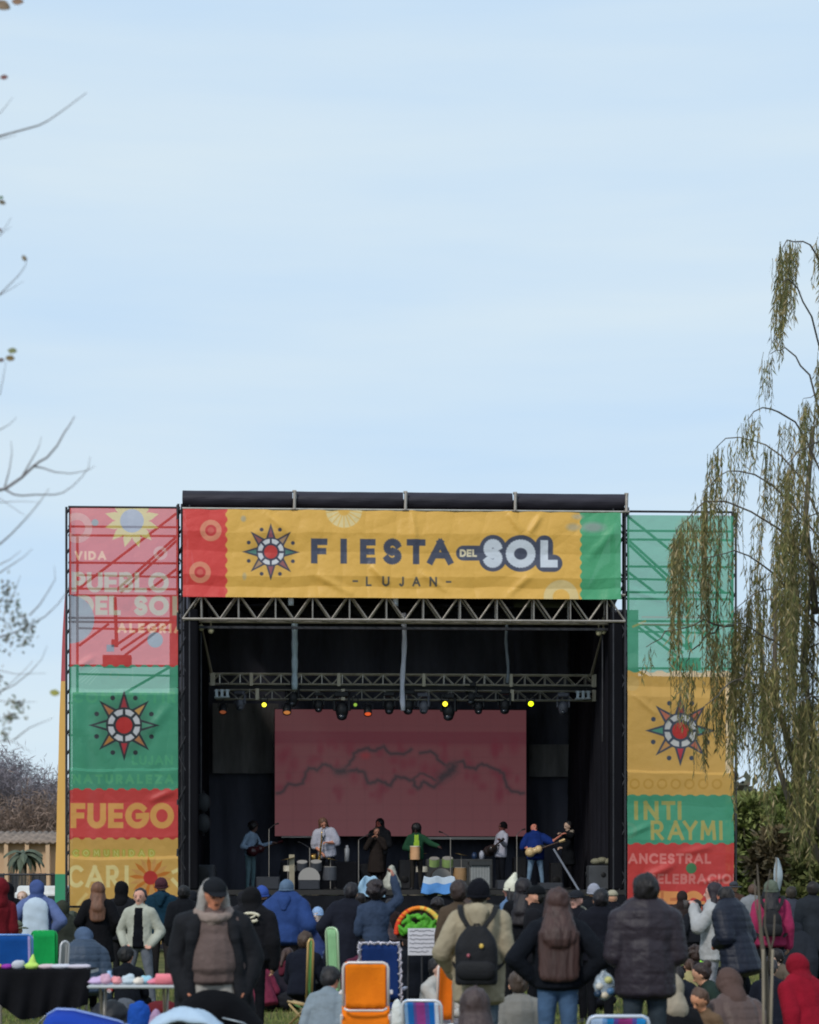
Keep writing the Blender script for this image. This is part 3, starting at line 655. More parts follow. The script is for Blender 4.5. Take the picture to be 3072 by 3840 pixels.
# stage lights
BODY = mat('lamp housing', (26, 27, 31), .5, var=.3, vscale=6); BODY2 = mat('grey lamp housing', (84, 86, 96), .5, var=.2, vscale=6)
def par_can(x, y, label, glow, tilt=35, es=3.0, size=1.0, group='par lamps on the lighting truss', body=None, base=(90, 60, 40)):
    p = ST(x, y, 2.55); root = empty('stage_light', SW(p), SA, label, 'stage light', group)
    Mx = Matrix.Rotation(R(-tilt), 3, 'X'); s = size
    m_ = MB(); n = 16
    prof = [(.02, .17), (.09, .15), (.115, .05), (.12, -.14), (.105, -.15)]
    vs = [Mx @ Vector((r_ * s * math.cos(6.2832 * j / n), r_ * s * math.sin(6.2832 * j / n), z_ * s)) for r_, z_ in prof for j in range(n)]
    vs = [Vector((v.x, v.y + .08, v.z + .06)) for v in vs]
    m_.add(vs, [(i * n + j, i * n + (j + 1) % n, (i + 1) * n + (j + 1) % n, (i + 1) * n + j) for i in range(len(prof) - 1) for j in range(n)] + [tuple(range(n))])
    m_.build('body', body or BODY, root, smooth=True)
    m_ = MB(); m_.ell((0, 0, 0), (.095 * s, .095 * s, .02 * s), 16, 6, Mx)
    q = Mx @ Vector((0, 0, -.12 * s)); m_.v = [tuple(Vector(v) + q + Vector((0, .08, .06))) for v in m_.v]
    m_.build('lens', mat('lit lens', base, .3, emit=glow, es=es * .7) if glow else mat('dark lens', base, .15, spec=.6), root, smooth=True)
    m_ = MB(); top = .3
    m_.tube([(-.14 * s, .08, .08), (-.14 * s, .08, .24), (.14 * s, .08, .24), (.14 * s, .08, .08)], .014, 6); m_.tube([(0, .08, .24), (0, .1, top)], .02, 6); m_.build('yoke', BODY, root)
par_can(838, 2668, 'faintly glowing par lamp with burnt orange filter at the left end of the truss', (150, 82, 52), es=.8, size=.9, base=(170, 90, 60))  # lens is given a faint orange emission
par_can(992, 2650, 'bright yellow lit lamp left of the video screen', (255, 248, 60), 70, 3.5, .62, base=(200, 200, 60))
par_can(1077, 2668, 'par lamp with amber filter above the left edge of the screen', (205, 130, 70), es=1.0, size=.95, base=(190, 120, 60))
par_can(1333, 2650, 'small dim green lit lamp above the screen', (150, 190, 70), 75, 1.0, .5, base=(120, 160, 60))
par_can(1380, 2673, 'par lamp with red orange filter above the screen', (235, 96, 50), es=1.1, size=.9, base=(210, 90, 50))
par_can(1670, 2645, 'bright yellow lit lamp above the screen right of its middle', (255, 240, 50), 75, 3.5, .68, base=(200, 200, 60))
par_can(1993, 2643, 'bright yellow green lit lamp beside the right edge of the screen', (225, 255, 20), 75, 3.5, .72, base=(200, 220, 60))
def moving_head(x, y, label, s=1.0, yaw=0.0, body=BODY):
    p = ST(x, y, 2.75); root = empty('moving_head', SW(p), SA + yaw, label, 'moving head light', 'moving head lights under the lighting truss')
    m_ = MB(); m_.box((0, 0, .34 * s), (.34 * s, .26 * s, .13 * s)); m_.build('base', body, root, bevel=.03)
    for sx in (-1, 1): m_ = MB(); m_.box((sx * .17 * s, 0, .14 * s), (.06 * s, .14 * s, .34 * s)); m_.build('yoke_arm', body, root, bevel=.02)
    m_ = MB(); m_.ell((0, 0, -.02 * s), (.15 * s, .15 * s, .21 * s), 16, 10); m_.ell((0, -.02, -.16 * s), (.12 * s, .12 * s, .09 * s), 16, 8); m_.build('head', body, root, smooth=True)
    m_ = MB(); m_.ell((0, -.1 * s, -.17 * s), (.07 * s, .05 * s, .07 * s), 12, 8); m_.build('lens', mat('dark lens', (40, 44, 54), .1, spec=.7), root, smooth=True)
for x, y, s, lb, bd in ((1283, 2662, 1.15, 'large black moving head hanging over the left half of the screen', BODY), (1683, 2664, 1.1, 'black moving head just under the middle yellow lamp', BODY),
                    (1530, 2645, 1.0, 'black moving head beside the long white hoist sleeve', BODY), (903, 2640, .8, 'grey moving head between the orange lamp and the yellow lamp at left', BODY2),
                    (1195, 2645, .8, 'small black moving head left of the large one over the screen', BODY), (1460, 2648, .9, 'black moving head between the red lamp and the white sleeve', BODY),
                    (1590, 2648, .85, 'grey moving head right of the white hoist sleeve', BODY2), (1795, 2650, .8, 'small black moving head over the right half of the screen', BODY),
                    (1895, 2642, 1.0, 'wide black moving head near the thin grey sleeve', BODY), (2115, 2648, .9, 'grey moving head near the right end of the truss', BODY2),
                    (1100, 2618, 1.0, 'black moving head behind the pale blue hoist sleeve', BODY), (1768, 2612, .9, 'black moving head tucked against the truss right of the middle', BODY)):
    moving_head(x, y, lb, s, random.uniform(-.5, .5), bd)
for x, lb in ((835, 'white cable clamp block on the left truss end'), (2190, 'white cable clamp block on the right truss end')):
    p = ST(x, 2610, 2.5); m_ = MB()
    for k in range(3): m_.box((-.14 + .14 * k, 0, .05), (.07, .08, .2))
    m_.tube([(-.2, 0, -.06), (.2, 0, -.04)], .03, 6); m_.tube([(-.2, 0, .12), (.2, 0, .12)], .025, 6)
    tag(m_.build('clamp_block', mat('pale metal', (168, 178, 184), .4, .3), loc=SW(p), rot=(0, 0, SA)), lb, 'clamp')
# ================================================================== PEOPLE
def capm(mb, p, q, r1, r2, flat=1.0, side=None, n=12, k1=1.0, k2=1.0):
    """closed capsule with an elliptical section (flat = depth / width)"""
    p, q = Vector(p), Vector(q); ax = q - p; L_ = ax.length
    ax = ax / L_ if L_ > 1e-6 else Vector((0, 0, 1))
    sd = Vector(side) if side is not None else Vector((1, 0, 0))
    if abs(ax.dot(sd)) > .9: sd = Vector((0, 0, 1)) if abs(ax.z) < .9 else Vector((0, 1, 0))
    e2 = ax.cross(sd).normalized(); e1 = e2.cross(ax).normalized()
    vs = []; rings = [(p, r1, t) for t in (-88, -60, -30)] + [(p, r1, 0)] + [(q, r2, 0)] + [(q, r2, t) for t in (30, 60, 88)]
    for c, r_, t in rings:
        t = R(t); rr_ = r_ * math.cos(t); c2 = c + ax * (r_ * math.sin(t) * (1 if flat >= .8 else (.75 + .25 * flat)) * (k1 if t < 0 else k2))
        for j in range(n):
            a = 6.28318 * j / n; vs.append(c2 + e1 * rr_ * math.cos(a) + e2 * rr_ * flat * math.sin(a))
    m = len(rings)
    mb.add(vs, [(i * n + j, i * n + (j + 1) % n, (i + 1) * n + (j + 1) % n, (i + 1) * n + j) for i in range(m - 1) for j in range(n)] + [tuple(range(n))[::-1], tuple((m - 1) * n + j for j in range(n))])
    return (np.array(p), np.array(q), r1, r2, flat, np.array(e1), np.array(e2), k1, k2)

def remesh(mb, voxel, it=3):
    me = bpy.data.meshes.new('t'); me.from_pydata(mb.v, [], mb.f); me.update()
    o = bpy.data.objects.new('t', me); COL.objects.link(o)
    r_ = o.modifiers.new('r', 'REMESH'); r_.mode = 'VOXEL'; r_.voxel_size = voxel; r_.use_smooth_shade = True
    if it: s_ = o.modifiers.new('s', 'SMOOTH'); s_.factor = .6; s_.iterations = it
    dg = bpy.context.evaluated_depsgraph_get(); dg.update()
    out = bpy.data.meshes.new_from_object(o.evaluated_get(dg))
    bpy.data.objects.remove(o); bpy.data.meshes.remove(me)
    n = len(out.vertices); V = np.empty(n * 3, np.float32); N = np.empty(n * 3, np.float32)
    out.vertices.foreach_get('co', V); out.vertices.foreach_get('normal', N)
    f = np.empty(len(out.loops), np.int32); out.loops.foreach_get('vertex_index', f)
    tot = np.empty(len(out.polygons), np.int32); out.polygons.foreach_get('loop_total', tot)
    bpy.data.meshes.remove(out)
    assert (tot == 4).all()
    return V.reshape(-1, 3).astype(float), N.reshape(-1, 3).astype(float), f.reshape(-1, 4)

def wob(P, sc, seed):
    r = np.random.default_rng(seed); o = np.zeros(len(P))
    for k in range(6):
        d = r.normal(0, 1, 3); d[2] *= 1.5; d *= sc / np.linalg.norm(d) * (1 + .5 * k)
        o += np.sin(P @ d + r.uniform(0, 6.28) + 1.4 * np.sin(P @ (d[[1, 2, 0]] * .6) + k)) / (1 + .5 * k)
    return o / 2.5

def near(P, prims):
    D = np.empty((len(prims), len(P)))
    for i, (p, q, r1, r2, fl, e1, e2, k1, k2) in enumerate(prims):
        d = q - p; L2 = max(d @ d, 1e-9); t = np.clip((P - p) @ d / L2, 0, 1); v = P - p - t[:, None] * d
        a, b = v @ e1, (v @ e2) / fl; rem = np.maximum((v * v).sum(1) - (v @ e1) ** 2 - (v @ e2) ** 2, 0)
        kk = np.where(t <= 0, k1, np.where(t >= 1, k2, 1.0)) ** 2; D[i] = np.sqrt(a * a + b * b + rem / kk) - (r1 + t * (r2 - r1))
    return D.argmin(0)

ARM = {  # side +1: elbow and wrist offsets from the shoulder (x outward, y forward, z up)
 'down': ((.06, -.03, -.28), (.07, .05, -.53)), 'hip': ((.20, -.10, -.24), (.02, -.02, -.42)), 'hipf': ((.22, -.02, -.22), (.03, .10, -.40)),
 'pocket': ((.13, -.06, -.27), (.04, .11, -.45)), 'front': ((.06, .02, -.28), (-.08, .22, -.30)), 'cross': ((.06, .06, -.26), (-.2, .24, -.18)),
 'up': ((.14, .1, .14), (.08, .16, .40)), 'phone': ((.08, .18, -.2), (-.06, .32, .04)), 'face': ((.10, .16, -.22), (-.08, .24, .04)),
 'knee': ((.08, .14, -.25), (.03, .36, -.34)), 'lap': ((.07, .05, -.27), (-.06, .26, -.36)), 'forward': ((.04, .22, -.16), (.0, .47, -.16)),
 'point': ((.16, .18, -.06), (.18, .45, .02)), 'strum': ((.14, -.02, -.27), (-.12, .17, -.33)), 'neck': ((.14, .08, -.24), (.28, .30, -.14)),
 'sax': ((.10, .06, -.26), (-.10, .24, -.20)), 'saxl': ((.10, .04, -.28), (-.06, .24, -.42)), 'back': ((.12, -.1, -.26), (-.06, -.16, -.38)), 'tuck': ((.05, -.02, -.27), (-.02, .14, -.30)),
 'out': ((.22, .04, -.16), (.40, .14, -.22)), 'floor': ((.12, -.12, -.26), (.16, -.2, -.52)),
}
LEG = {  # knee, ankle offsets from the hip joint (x outward), pelvis height
 'stand': (.93, ((.015, .02, -.42), (.02, -.01, -.85))), 'wide': (.91, ((.06, .02, -.41), (.11, -.01, -.83))), 'step': (.92, ((.02, .10, -.40), (.03, -.05, -.82))),
 'chair': (.52, ((.05, .43, .0), (.06, .40, -.43))), 'low': (.34, ((.07, .40, .08), (.08, .60, -.25))), 'ground': (.13, ((.20, .34, .06), (-.10, .38, -.03))),
 'knees': (.13, ((.04, .30, .33), (.05, .50, -.04))), 'kneel': (.42, ((.04, .30, -.25), (.04, -.12, -.32))), 'crouch': (.30, ((.09, .34, .14), (.07, .20, -.22))), 'legsout': (.13, ((.08, .42, .05), (.12, .80, -.04))),
}
VOX = None
def hand(P, mb, wr, el, s, sgn, add, curl=.5, glove=2, vox=.01, aim=None):
    wr, el = Vector(wr), Vector(el); f = Vector(aim).normalized() if aim else (wr - el).normalized()
    up = Vector((0, 0, 1)) if abs(f.z) < .8 else Vector((0, 1, 0))
    sd = f.cross(up).normalized(); up = sd.cross(f).normalized()
    a = sd if abs(f.z) < .8 else Vector((0, 1, 0)) - f * f.y
    a = a.normalized(); nrm = f.cross(a).normalized()
    if nrm.dot(Vector((-sgn, .2, -.6))) < 0: nrm = -nrm
    pe = wr + f * .075 * s; rf = max(.0095 * s, vox * .85)
    add(wr + f * .012 * s, pe, .03 * s, .037 * s, .52, glove, a)
    for k in range(4):
        b = pe + a * ((k - 1.5) * .0205 * s) + f * (.012 - .004 * abs(k - 1.2)) * s
        ln = (.034, .040, .037, .028)[k] * s; c = curl * (1 + .12 * k)
        d1 = (f * math.cos(c) + nrm * math.sin(c)); d2 = (f * math.cos(2 * c) + nrm * math.sin(2 * c))
        m1 = b + d1 * ln; add(b, m1, rf * 1.08, rf, 1, glove); add(m1, m1 + d2 * ln * .85, rf, rf * .85, 1, glove)
    t0 = wr + f * .028 * s + a * (-sgn * .03 * s); t1 = t0 + (f * .6 - a * sgn * .65 + nrm * .35).normalized() * .034 * s; t2 = t1 + (f + nrm * .5).normalized() * .028 * s
    add(t0, t1, rf * 1.3, rf * 1.15, 1, glove); add(t1, t2, rf * 1.15, rf, 1, glove)

NP = 0
def person(label, px, Y, top, yaw=0, base='stand', tc=(28, 28, 34), bc=(30, 30, 36), sk=(190, 142, 116), hair=('short', (32, 24, 22)), hat=None, La='down', Ra='down',
           lean=0, side=0, head=(0, 0), b=.012, hem=.06, w=1.0, g=1.0, coat=0.0, puff=0.0, z0=0.0, group='people in the festival crowd', shoe=(40, 38, 40), bare=False,
           s=None, hood=None, twist=0, parent_frame=None, curl=.5, wr=.006, loc=None, sleeve=None, shirt=None, auto=True):
    global NP; NP += 1
    pz, (kn, an) = LEG[base]; wr *= .5; puff *= .6
    if base == 'ground' and lean < 40: lean += 13; b *= .6; w *= .95
    Rl = Matrix.Rotation(R(-lean), 3, 'X') @ Matrix.Rotation(R(side), 3, 'Y')
    Rt = Rl @ Matrix.Rotation(R(twist), 3, 'Z')
    htop = pz + (Rl @ Vector((0, 0, .77))).z + (.02 if hat else 0)
    if base in ('low', 'ground', 'kneel', 'legsout', 'knees') and loc is None and z0 < .05 and top > 3420 and auto:
        s = s or .97; Yo = Y; Y = min(max((EYE - htop * s) * F / (top - HZ), 15.5), 36)
    P0 = W(px, top, Y) if loc is None else Vector(loc)
    if s is None:
        s = (P0.z - z0) / htop
        if not .8 < s < 1.13: print('SCALE', round(s, 2), label)
        s = min(max(s, .62), 1.16)
    root = empty('person', (P0.x, P0.y, z0), R(yaw), label, 'person', group)
    dist = P0.y; vox = .0095 if dist < 20 else (.013 if dist < 34 else .018)
    mb = MB(); prims = []; mi = []
    pel = Vector((0, 0, pz))
    def T(x, y, z): return pel + Rt @ Vector((x, y, z))
    def add(p, q, r1, r2, fl=1.0, m=0, sd=None, k1=1.0, k2=1.0):
        prims.append(capm(mb, p, q, r1, r2, fl, sd, 12, k1, k2)); mi.append(m)
    sdv = Rt @ Vector((1, 0, 0))
    def A_(p, q, r1, r2, fl=1.0, m=0, k1=1.0, k2=1.0): add(Vector(p) * s, Vector(q) * s, r1 * s, r2 * s, fl, m, sdv, k1, k2)
    # torso
    A_(T(-.06, 0, -.01), T(.06, 0, -.01), .118 * (.5 + .5 * g), .118 * (.5 + .5 * g), .9, 1)
    A_(T(0, .02 * (g - 1) * 4, .06), T(0, .015 * (g - 1) * 4, .20), (.150 + b) * g, (.142 + b) * g, .74 if g < 1.1 else .86, 0, .35)
    A_(T(0, 0, .24), T(0, -.005, .38), (.158 + b) * w, (.168 + b) * w, .66)
    A_(T(-.115 * w, 0, .435), T(.115 * w, 0, .435), .066 + b * .7, .066 + b * .7)
    A_(T(0, -.012, .44), T(0, -.004, .515), .088 + b * .5, .060 + b * .3, .85)
    if hem > 0: A_(T(0, 0, -hem), T(0, 0, .10), (.160 + b) * (.4 + .6 * g), (.152 + b) * g, .80, 0, .18)
    if coat > 0: A_(T(0, -.0, -.10 - coat), T(0, 0, .0), .185 + b + coat * .10, .165 + b, .80, 0, .15)
    A_(T(0, -.014, .46), T(0, -.008, .532), .082 + b * .4, .070 + b * .3, .95, 0, 1.0, .15)
    # neck and head
    Hm = Rt @ Matrix.Rotation(R(head[1]), 3, 'Z') @ Matrix.Rotation(R(-head[0]), 3, 'X')
    nk = T(0, .0, .53); A_(T(0, -.005, .49), nk + Hm @ Vector((0, .01, .05)), .056, .052, 1, 2)
    def Hd(x, y, z): return nk + Hm @ Vector((x, y, z + .115))
    sd_old = sdv; sdv = Hm @ Vector((1, 0, 0))
    A_(Hd(0, -.012, .005), Hd(0, -.005, .035), .086, .088, 1.12, 2)
    A_(Hd(0, .045, -.02), Hd(0, .052, -.072), .050, .036, .9, 2)
    A_(Hd(0, .095, .0), Hd(0, .108, -.024), .010, .015, 1, 2)
    for sx in (-1, 1): A_(Hd(sx * .084, -.005, -.005), Hd(sx * .088, -.012, -.035), .016, .011, .5, 2)
    sdv = sd_old
    # arms
    for sx, nm in ((-1, La), (1, Ra)):
        e, wv = ARM[nm] if isinstance(nm, str) else nm
        sh = T(sx * .165 * w, -.005, .425); el = sh + Rt @ Vector((sx * e[0], e[1], e[2])); wrp = sh + Rt @ Vector((sx * wv[0], wv[1], wv[2]))
        A_(sh, el, .056 + b * .8, .047 + b * .8, 1, 0)
        sm_ = 0 if not bare else 2
        A_(el, wrp, (.046 + b * .8) if not bare else .038, (.037 + b * .6) if not bare else .027, 1, sm_)
        if bare: A_(sh, sh.lerp(el, .75), .066 + b, .066 + b, 1, 0)
        hand(prims, mb, wrp * s, el * s, s, sx, add, curl, 2, vox)
    # legs
    for sx in (-1, 1):
        h = T(sx * .085, 0, -.03) if base in ('stand', 'wide', 'step') else pel + Vector((sx * .085, 0, -.02))
        k_ = kn if not (base == 'step' and sx > 0) else (.02, -.04, -.42); a_ = an if not (base == 'step' and sx > 0) else (.03, -.16, -.80)
        K = Vector((pel.x + sx * .085 + sx * k_[0], pel.y + k_[1], pel.z - .03 + k_[2])); An = Vector((pel.x + sx * .085 + sx * a_[0], pel.y + a_[1], max(pel.z - .03 + a_[2], .07)))
        A_(h, K, .092 * (.6 + .4 * g), .064, 1, 1); A_(K, An, .062, .047, 1, 1)
        A_(An + Vector((0, -.03, -.03)), An + Vector((sx * .02, .15, -.045)), .042, .034, .8, 3)
    V, N, Fc = remesh(mb, vox * s, 4)
    mi_ = np.array(mi); vm = mi_[near(V, prims)]
    amp = np.where(vm == 0, wr, np.where(vm == 1, wr * .8, 0.0)) * s
    sd0 = NP * 13
    V += N * (wob(V, 17, sd0) * amp)[:, None]
    V += N * (np.abs(wob(V, 34, sd0 + 1)) * amp * .7)[:, None]
    if puff:
        q = V[:, 2] / s; V += N * (np.where(vm == 0, -np.abs(np.cos(q * math.pi / .085)) ** 6 * puff, 0))[:, None]
    Fm = mi_[near(V[Fc].mean(1), prims)]
    if shirt is not None:        # open jacket: a band of the chest shows the shirt
        iv = np.array(Rt.inverted()); c_ = (V[Fc].mean(1) / s - np.array(pel)) @ iv.T
        Fm = np.where((Fm == 0) & (c_[:, 1] > .03) & (np.abs(c_[:, 0] + .01) < .075 - .05 * (c_[:, 2] - .1)) & (c_[:, 2] < .50), 4, Fm)
    tm = puffy(tc) if puff else cloth(tc)
    mats = [tm, cloth(bc), skin(sk), plastic(shoe, .6), cloth(shirt or tc), mat('dark eye', (30, 22, 20), .3)]
    # eyes, brows and mouth as small inlays of the same mesh
    fx = MB(); Hs = lambda x, y, z: Hd(x, y, z) * s
    if abs((yaw + head[1] + 180) % 360 - 180) > 60 and not hood == 'dark':
        for sx in (-1, 1):
            fx.ell(Hs(sx * .032, .083, .008), (.013 * s, .006 * s, .0065 * s), 8, 5, Hm); fx.ell(Hs(sx * .033, .086, .028), (.019 * s, .006 * s, .0035 * s), 8, 4, Hm)
        fx.ell(Hs(0, .086, -.052), (.023 * s, .006 * s, .0045 * s), 8, 4, Hm)
    nv = len(V)
    if fx.v:
        q4 = [f for f in fx.f if len(f) == 4]
        V = np.vstack([V, np.array(fx.v)]); Fc = np.vstack([Fc, np.array(q4) + nv]); Fm = np.concatenate([Fm, np.full(len(q4), 5)])
    body = np_mesh('body', V, Fc, mats, root, mi=Fm, smooth=True)
    # hair
    HV = max(vox, .011)
    def child(nm, mb2, mt, amp=.006, sc=40, it=2, v=None):
        V, N, f = remesh(mb2, (v or HV) * s, it); q_ = V * [1, 1, .14] if nm == 'hair' and hair[0] != 'curly' else V; V = V + N * (wob(q_, sc, sd0 + 5) * amp * s)[:, None]
        return np_mesh(nm, V, f, mt, root, smooth=True)
    def E(mb2, c, r, **k): mb2.ell(Hd(*c) * s, (r[0] * s, r[1] * s, r[2] * s), 16, 10, Hm, **k)
    if hair:
        hm_ = MB(); kind, hc = hair[0], hair[1]
        if kind != 'bald':
            vol = (hair[2] if len(hair) > 2 else 0.0) if not hat else -.014
            E(hm_, (0, -.030, .040), (.097 + vol, .100 + vol, .099 + vol)); E(hm_, (0, -.045, -.005), (.092 + vol, .070 + vol, .085 + vol))
            if kind == 'long':
                Lh = hair[3] if len(hair) > 3 else .32
                bk = Rt @ Vector((0, -1, 0))
                a0 = Hd(0, -.06, .0); a1 = T(0, -.11 - b, .40); a2 = T(0, -.135 - b, .53 - Lh)
                wd2 = hair[4] if len(hair) > 4 else .105
                capm(hm_, a0 * s, a1 * s, .092 * s, wd2 * .92 * s, .5, sdv); capm(hm_, a1 * s, a2 * s, wd2 * s, wd2 * .95 * s, .26, sdv, 14, .5, .35)
                for sx in (-1, 1):
                    capm(hm_, Hd(sx * .075, -.02, .0) * s, T(sx * .10, -.04, .46) * s, .038 * s, .045 * s)
                    capm(hm_, T(sx * .10, -.04, .46) * s, T(sx * .09, -.12 - b, .56 - Lh) * s, .045 * s, .03 * s)
            rq = random.Random(NP * 7)
            for _ in range(22):
                a, e = rq.uniform(0, 6.28), rq.uniform(-.5, 1.4); r0 = .088 + vol; x, y, z = r0 * math.cos(a) * math.cos(e), r0 * math.sin(a) * math.cos(e) - .034, r0 * math.sin(e) + .03
                if y < .03 or z > .09: E(hm_, (x, y, z), (rq.uniform(.012, .026), rq.uniform(.012, .026), rq.uniform(.02, .042)))
            if kind == 'curly':
                rr2 = random.Random(NP)
                for _ in range(40):
                    a, e = rr2.uniform(0, 6.28), rr2.uniform(-.4, 1.5); r0 = .10 + vol
                    x, y, z = r0 * math.cos(a) * math.cos(e), r0 * math.sin(a) * math.cos(e) - .04, r0 * math.sin(e) + .03
                    if y < .045 or z > .1: E(hm_, (x, y, z), (.035, .035, .035))
            if kind == 'bun': E(hm_, (0, -.13, .07), (.05, .05, .05))
            if kind == 'tail': capm(hm_, Hd(0, -.12, .05) * s, Hd(0, -.17, -.16) * s, .04 * s, .022 * s)
            child('hair', hm_, hairm(tuple(min(255, int(v * (1 + .5 * ((NP * 37) % 11) / 11))) for v in hc)), .0055, 95)
    if hat:
        kind, hc = hat[0], hat[1]; hm_ = MB()
        if kind == 'beanie':
            tall = hat[2] if len(hat) > 2 else 0
            E(hm_, (0, -.022, .028), (.103, .110, .122), z0=-.3); 
            if tall: capm(hm_, Hd(0, -.03, .10) * s, Hd(0, -.06, .13 + tall) * s, .075 * s, .028 * s)
            nh = child('beanie', hm_, mat('knit wool', hc, .95, bump=.9, bscale=90, var=.15, vscale=9, spec=.1), .004)
            cf = MB(); pts = [Hd(.097 * math.cos(t), -.02 + .104 * math.sin(t), -.004 + .012 * math.sin(t)) * s for t in np.linspace(0, 6.2832, 25)]; cf.tube(pts, .014 * s, 8); cf.build('cuff', mat('knit wool', hc, .95, bump=.9, bscale=90, var=.15, vscale=9, spec=.1), nh, smooth=True)
        elif kind == 'cap':
            E(hm_, (0, -.015, .045), (.103, .112, .098), z0=-.1); nh = child('cap', hm_, cloth(hc), .002)
            bm_ = MB(); rows = [[Hd(.085 * math.sin(t) * (1 - .1 * k), .075 + (.035 + .075 * math.cos(t)) * k / 3 * 1.0, .045 - .012 * k / 3 + .012 * math.cos(t)) * s for t in np.linspace(-1.5, 1.5, 11)] for k in range(4)]
            bm_.sheet(rows); bm_.build('brim', cloth(hc), nh, smooth=True, solid=.006)
        elif kind == 'hood':
            E(hm_, (0, -.040, .030), (.122, .118, .140)); capm(hm_, Hd(0, -.05, -.05) * s, T(0, -.06, .47) * s, .105 * s, .125 * s, .8, sdv); child('hood', hm_, cloth(hc), .007, 22)
        elif kind == 'brim':
            E(hm_, (0, -.015, .06), (.102, .11, .095), z0=-.05); nh = child('hat', hm_, cloth(hc), .002)
            bm_ = MB(); bm_.sheet([[Hd(r_ * math.cos(t), -.015 + r_ * 1.05 * math.sin(t), .045 - .02 * (r_ > .15)) * s for t in np.linspace(0, 6.2832, 25)] for r_ in (.095, .14, .185)]); bm_.build('brim', cloth(hc), nh, smooth=True, solid=.006)
    if hood and hood != 'dark':   # hood lying on the back
        hm_ = MB(); capm(hm_, T(-.085, -.055, .50) * s, T(.085, -.055, .50) * s, .055 * s, .055 * s); capm(hm_, T(0, -.10 - b, .50) * s, T(0, -.12 - b, .38) * s, .10 * s, .05 * s, .45, sdv)
        for sx in (-1, 1): capm(hm_, T(sx * .09, -.03, .50) * s, T(sx * .05, .06, .47) * s, .042 * s, .03 * s)
        child('hood', hm_, cloth(hood), .006, 25)
    root['_s'] = s; del root['_s']
    return dict(root=root, s=s, b=b, T=lambda x, y, z: T(x, y, z) * s, Hd=lambda x, y, z: Hd(x, y, z) * s, vox=vox, M=Matrix.Translation((P0.x, P0.y, z0)) @ Matrix.Rotation(R(yaw), 4, 'Z'), Rt=Rt, child=child, mats=mats, sdv=sdv, yaw=yaw)

def backpack(pr, label, rgb, wd=.30, ht=.44, dp=.17, zc=.20, marks=()):
    """worn on the back of person pr"""
    s, T = pr['s'], pr['T']; M = pr['M']; T0 = T; T = lambda x, y, z: T0(x, y - (pr['b'] * .8 if y < -.13 else 0), z); o = M @ T(0, -.14, zc)
    root = empty('backpack', o, R(pr['yaw']), label, 'backpack')
    Mi = Matrix.Rotation(-R(pr['yaw']), 4, 'Z') @ Matrix.Translation(-o) @ M
    def Q(x, y, z): return Mi @ T(x, y, z)
    mb = MB(); n_ = 28; rows = []
    for k in range(15):
        t = k / 14; z = zc - ht / 2 + ht * t; hw = wd / 2 * (.93 if k == 0 else (1.0 if t < .55 else (1 - ((t - .55) / .45) ** 2.4 * .62))); hd = dp / 2 * (.9 if k == 0 else (1 if t < .5 else 1 - ((t - .5) / .5) ** 2 * .55))
        rows.append([Q(hw * abs(math.cos(a)) ** .5 * (1 if math.cos(a) >= 0 else -1), -.165 - dp * .42 + hd * abs(math.sin(a)) ** .6 * (1 if math.sin(a) >= 0 else -1), z) for a in [6.28318 * j / n_ for j in range(n_)]])
    vs_ = [p for r_ in rows for p in r_]
    mb.add(vs_, [(i * n_ + j, i * n_ + (j + 1) % n_, (i + 1) * n_ + (j + 1) % n_, (i + 1) * n_ + j) for i in range(14) for j in range(n_)] + [tuple(range(n_))[::-1], tuple(14 * n_ + j for j in range(n_))])
    V, N, f = remesh(mb, .011, 4); V += N * (wob(V, 20, 77) * .004)[:, None]
    bag = np_mesh('bag', V, f, mat('backpack nylon', rgb, .7, bump=.3, bscale=60, var=.2, vscale=5, spec=.25), root, smooth=True)
    mb = MB(); yb = -.165 - dp * .90
    capm(mb, Q(-wd * .28, yb - .005, zc - ht * .25), Q(wd * .28, yb - .005, zc - ht * .25), .085 * s, .085 * s, .35); V, N, f = remesh(mb, .011, 3)
    np_mesh('pocket', V, f, mat('backpack nylon', tuple(max(0, c - 3) for c in rgb), .7, bump=.3, bscale=60), root, smooth=True)
    for sx in (-1, 1):
        o_ = pr['b']; pts = [Q(sx * .05, -.19 - o_, zc + ht * .40), Q(sx * .085, -.175 - o_, zc + ht * .5 + .02), Q(sx * .135, -.135 - o_, .44 + o_ * .5), Q(sx * .155, -.06 - o_ * .5, .50 + o_), Q(sx * .155, .02, .525 + o_), Q(sx * .15, .10 + o_, .44), Q(sx * .16, .15 + o_, .3), Q(sx * (.19 + o_), .04, .1), Q(sx * .15, -.15 - o_, .0)]
        rows = [[p + (Matrix.Rotation(0, 3, 'X') @ Vector((e * .026 * s, 0, 0))) for e in (-1, 0, 1)] for p in pts]
        st = MB().sheet(rows).build('strap', mat('webbing', (20, 20, 22), .8), root, smooth=True, solid=.012)
        q = st.modifiers.new('u', 'SUBSURF'); q.levels = 2; q.render_levels = 2
    h = MB(); h.tube([Q(-.03, -.19, zc + ht * .46), Q(-.02, -.2, zc + ht * .52), Q(.02, -.2, zc + ht * .52), Q(.03, -.19, zc + ht * .46)], .009, 6); h.build('handle', mat('webbing', (20, 20, 22), .8), root, smooth=True)
    for (x, z, r_, col) in marks:
        h = MB(); h.ell(Q(x, yb - .028 * s, zc + z), (r_, .006, r_ * 1.1), 10, 6); h.build('badge', plastic(col), root, smooth=True)
    return root
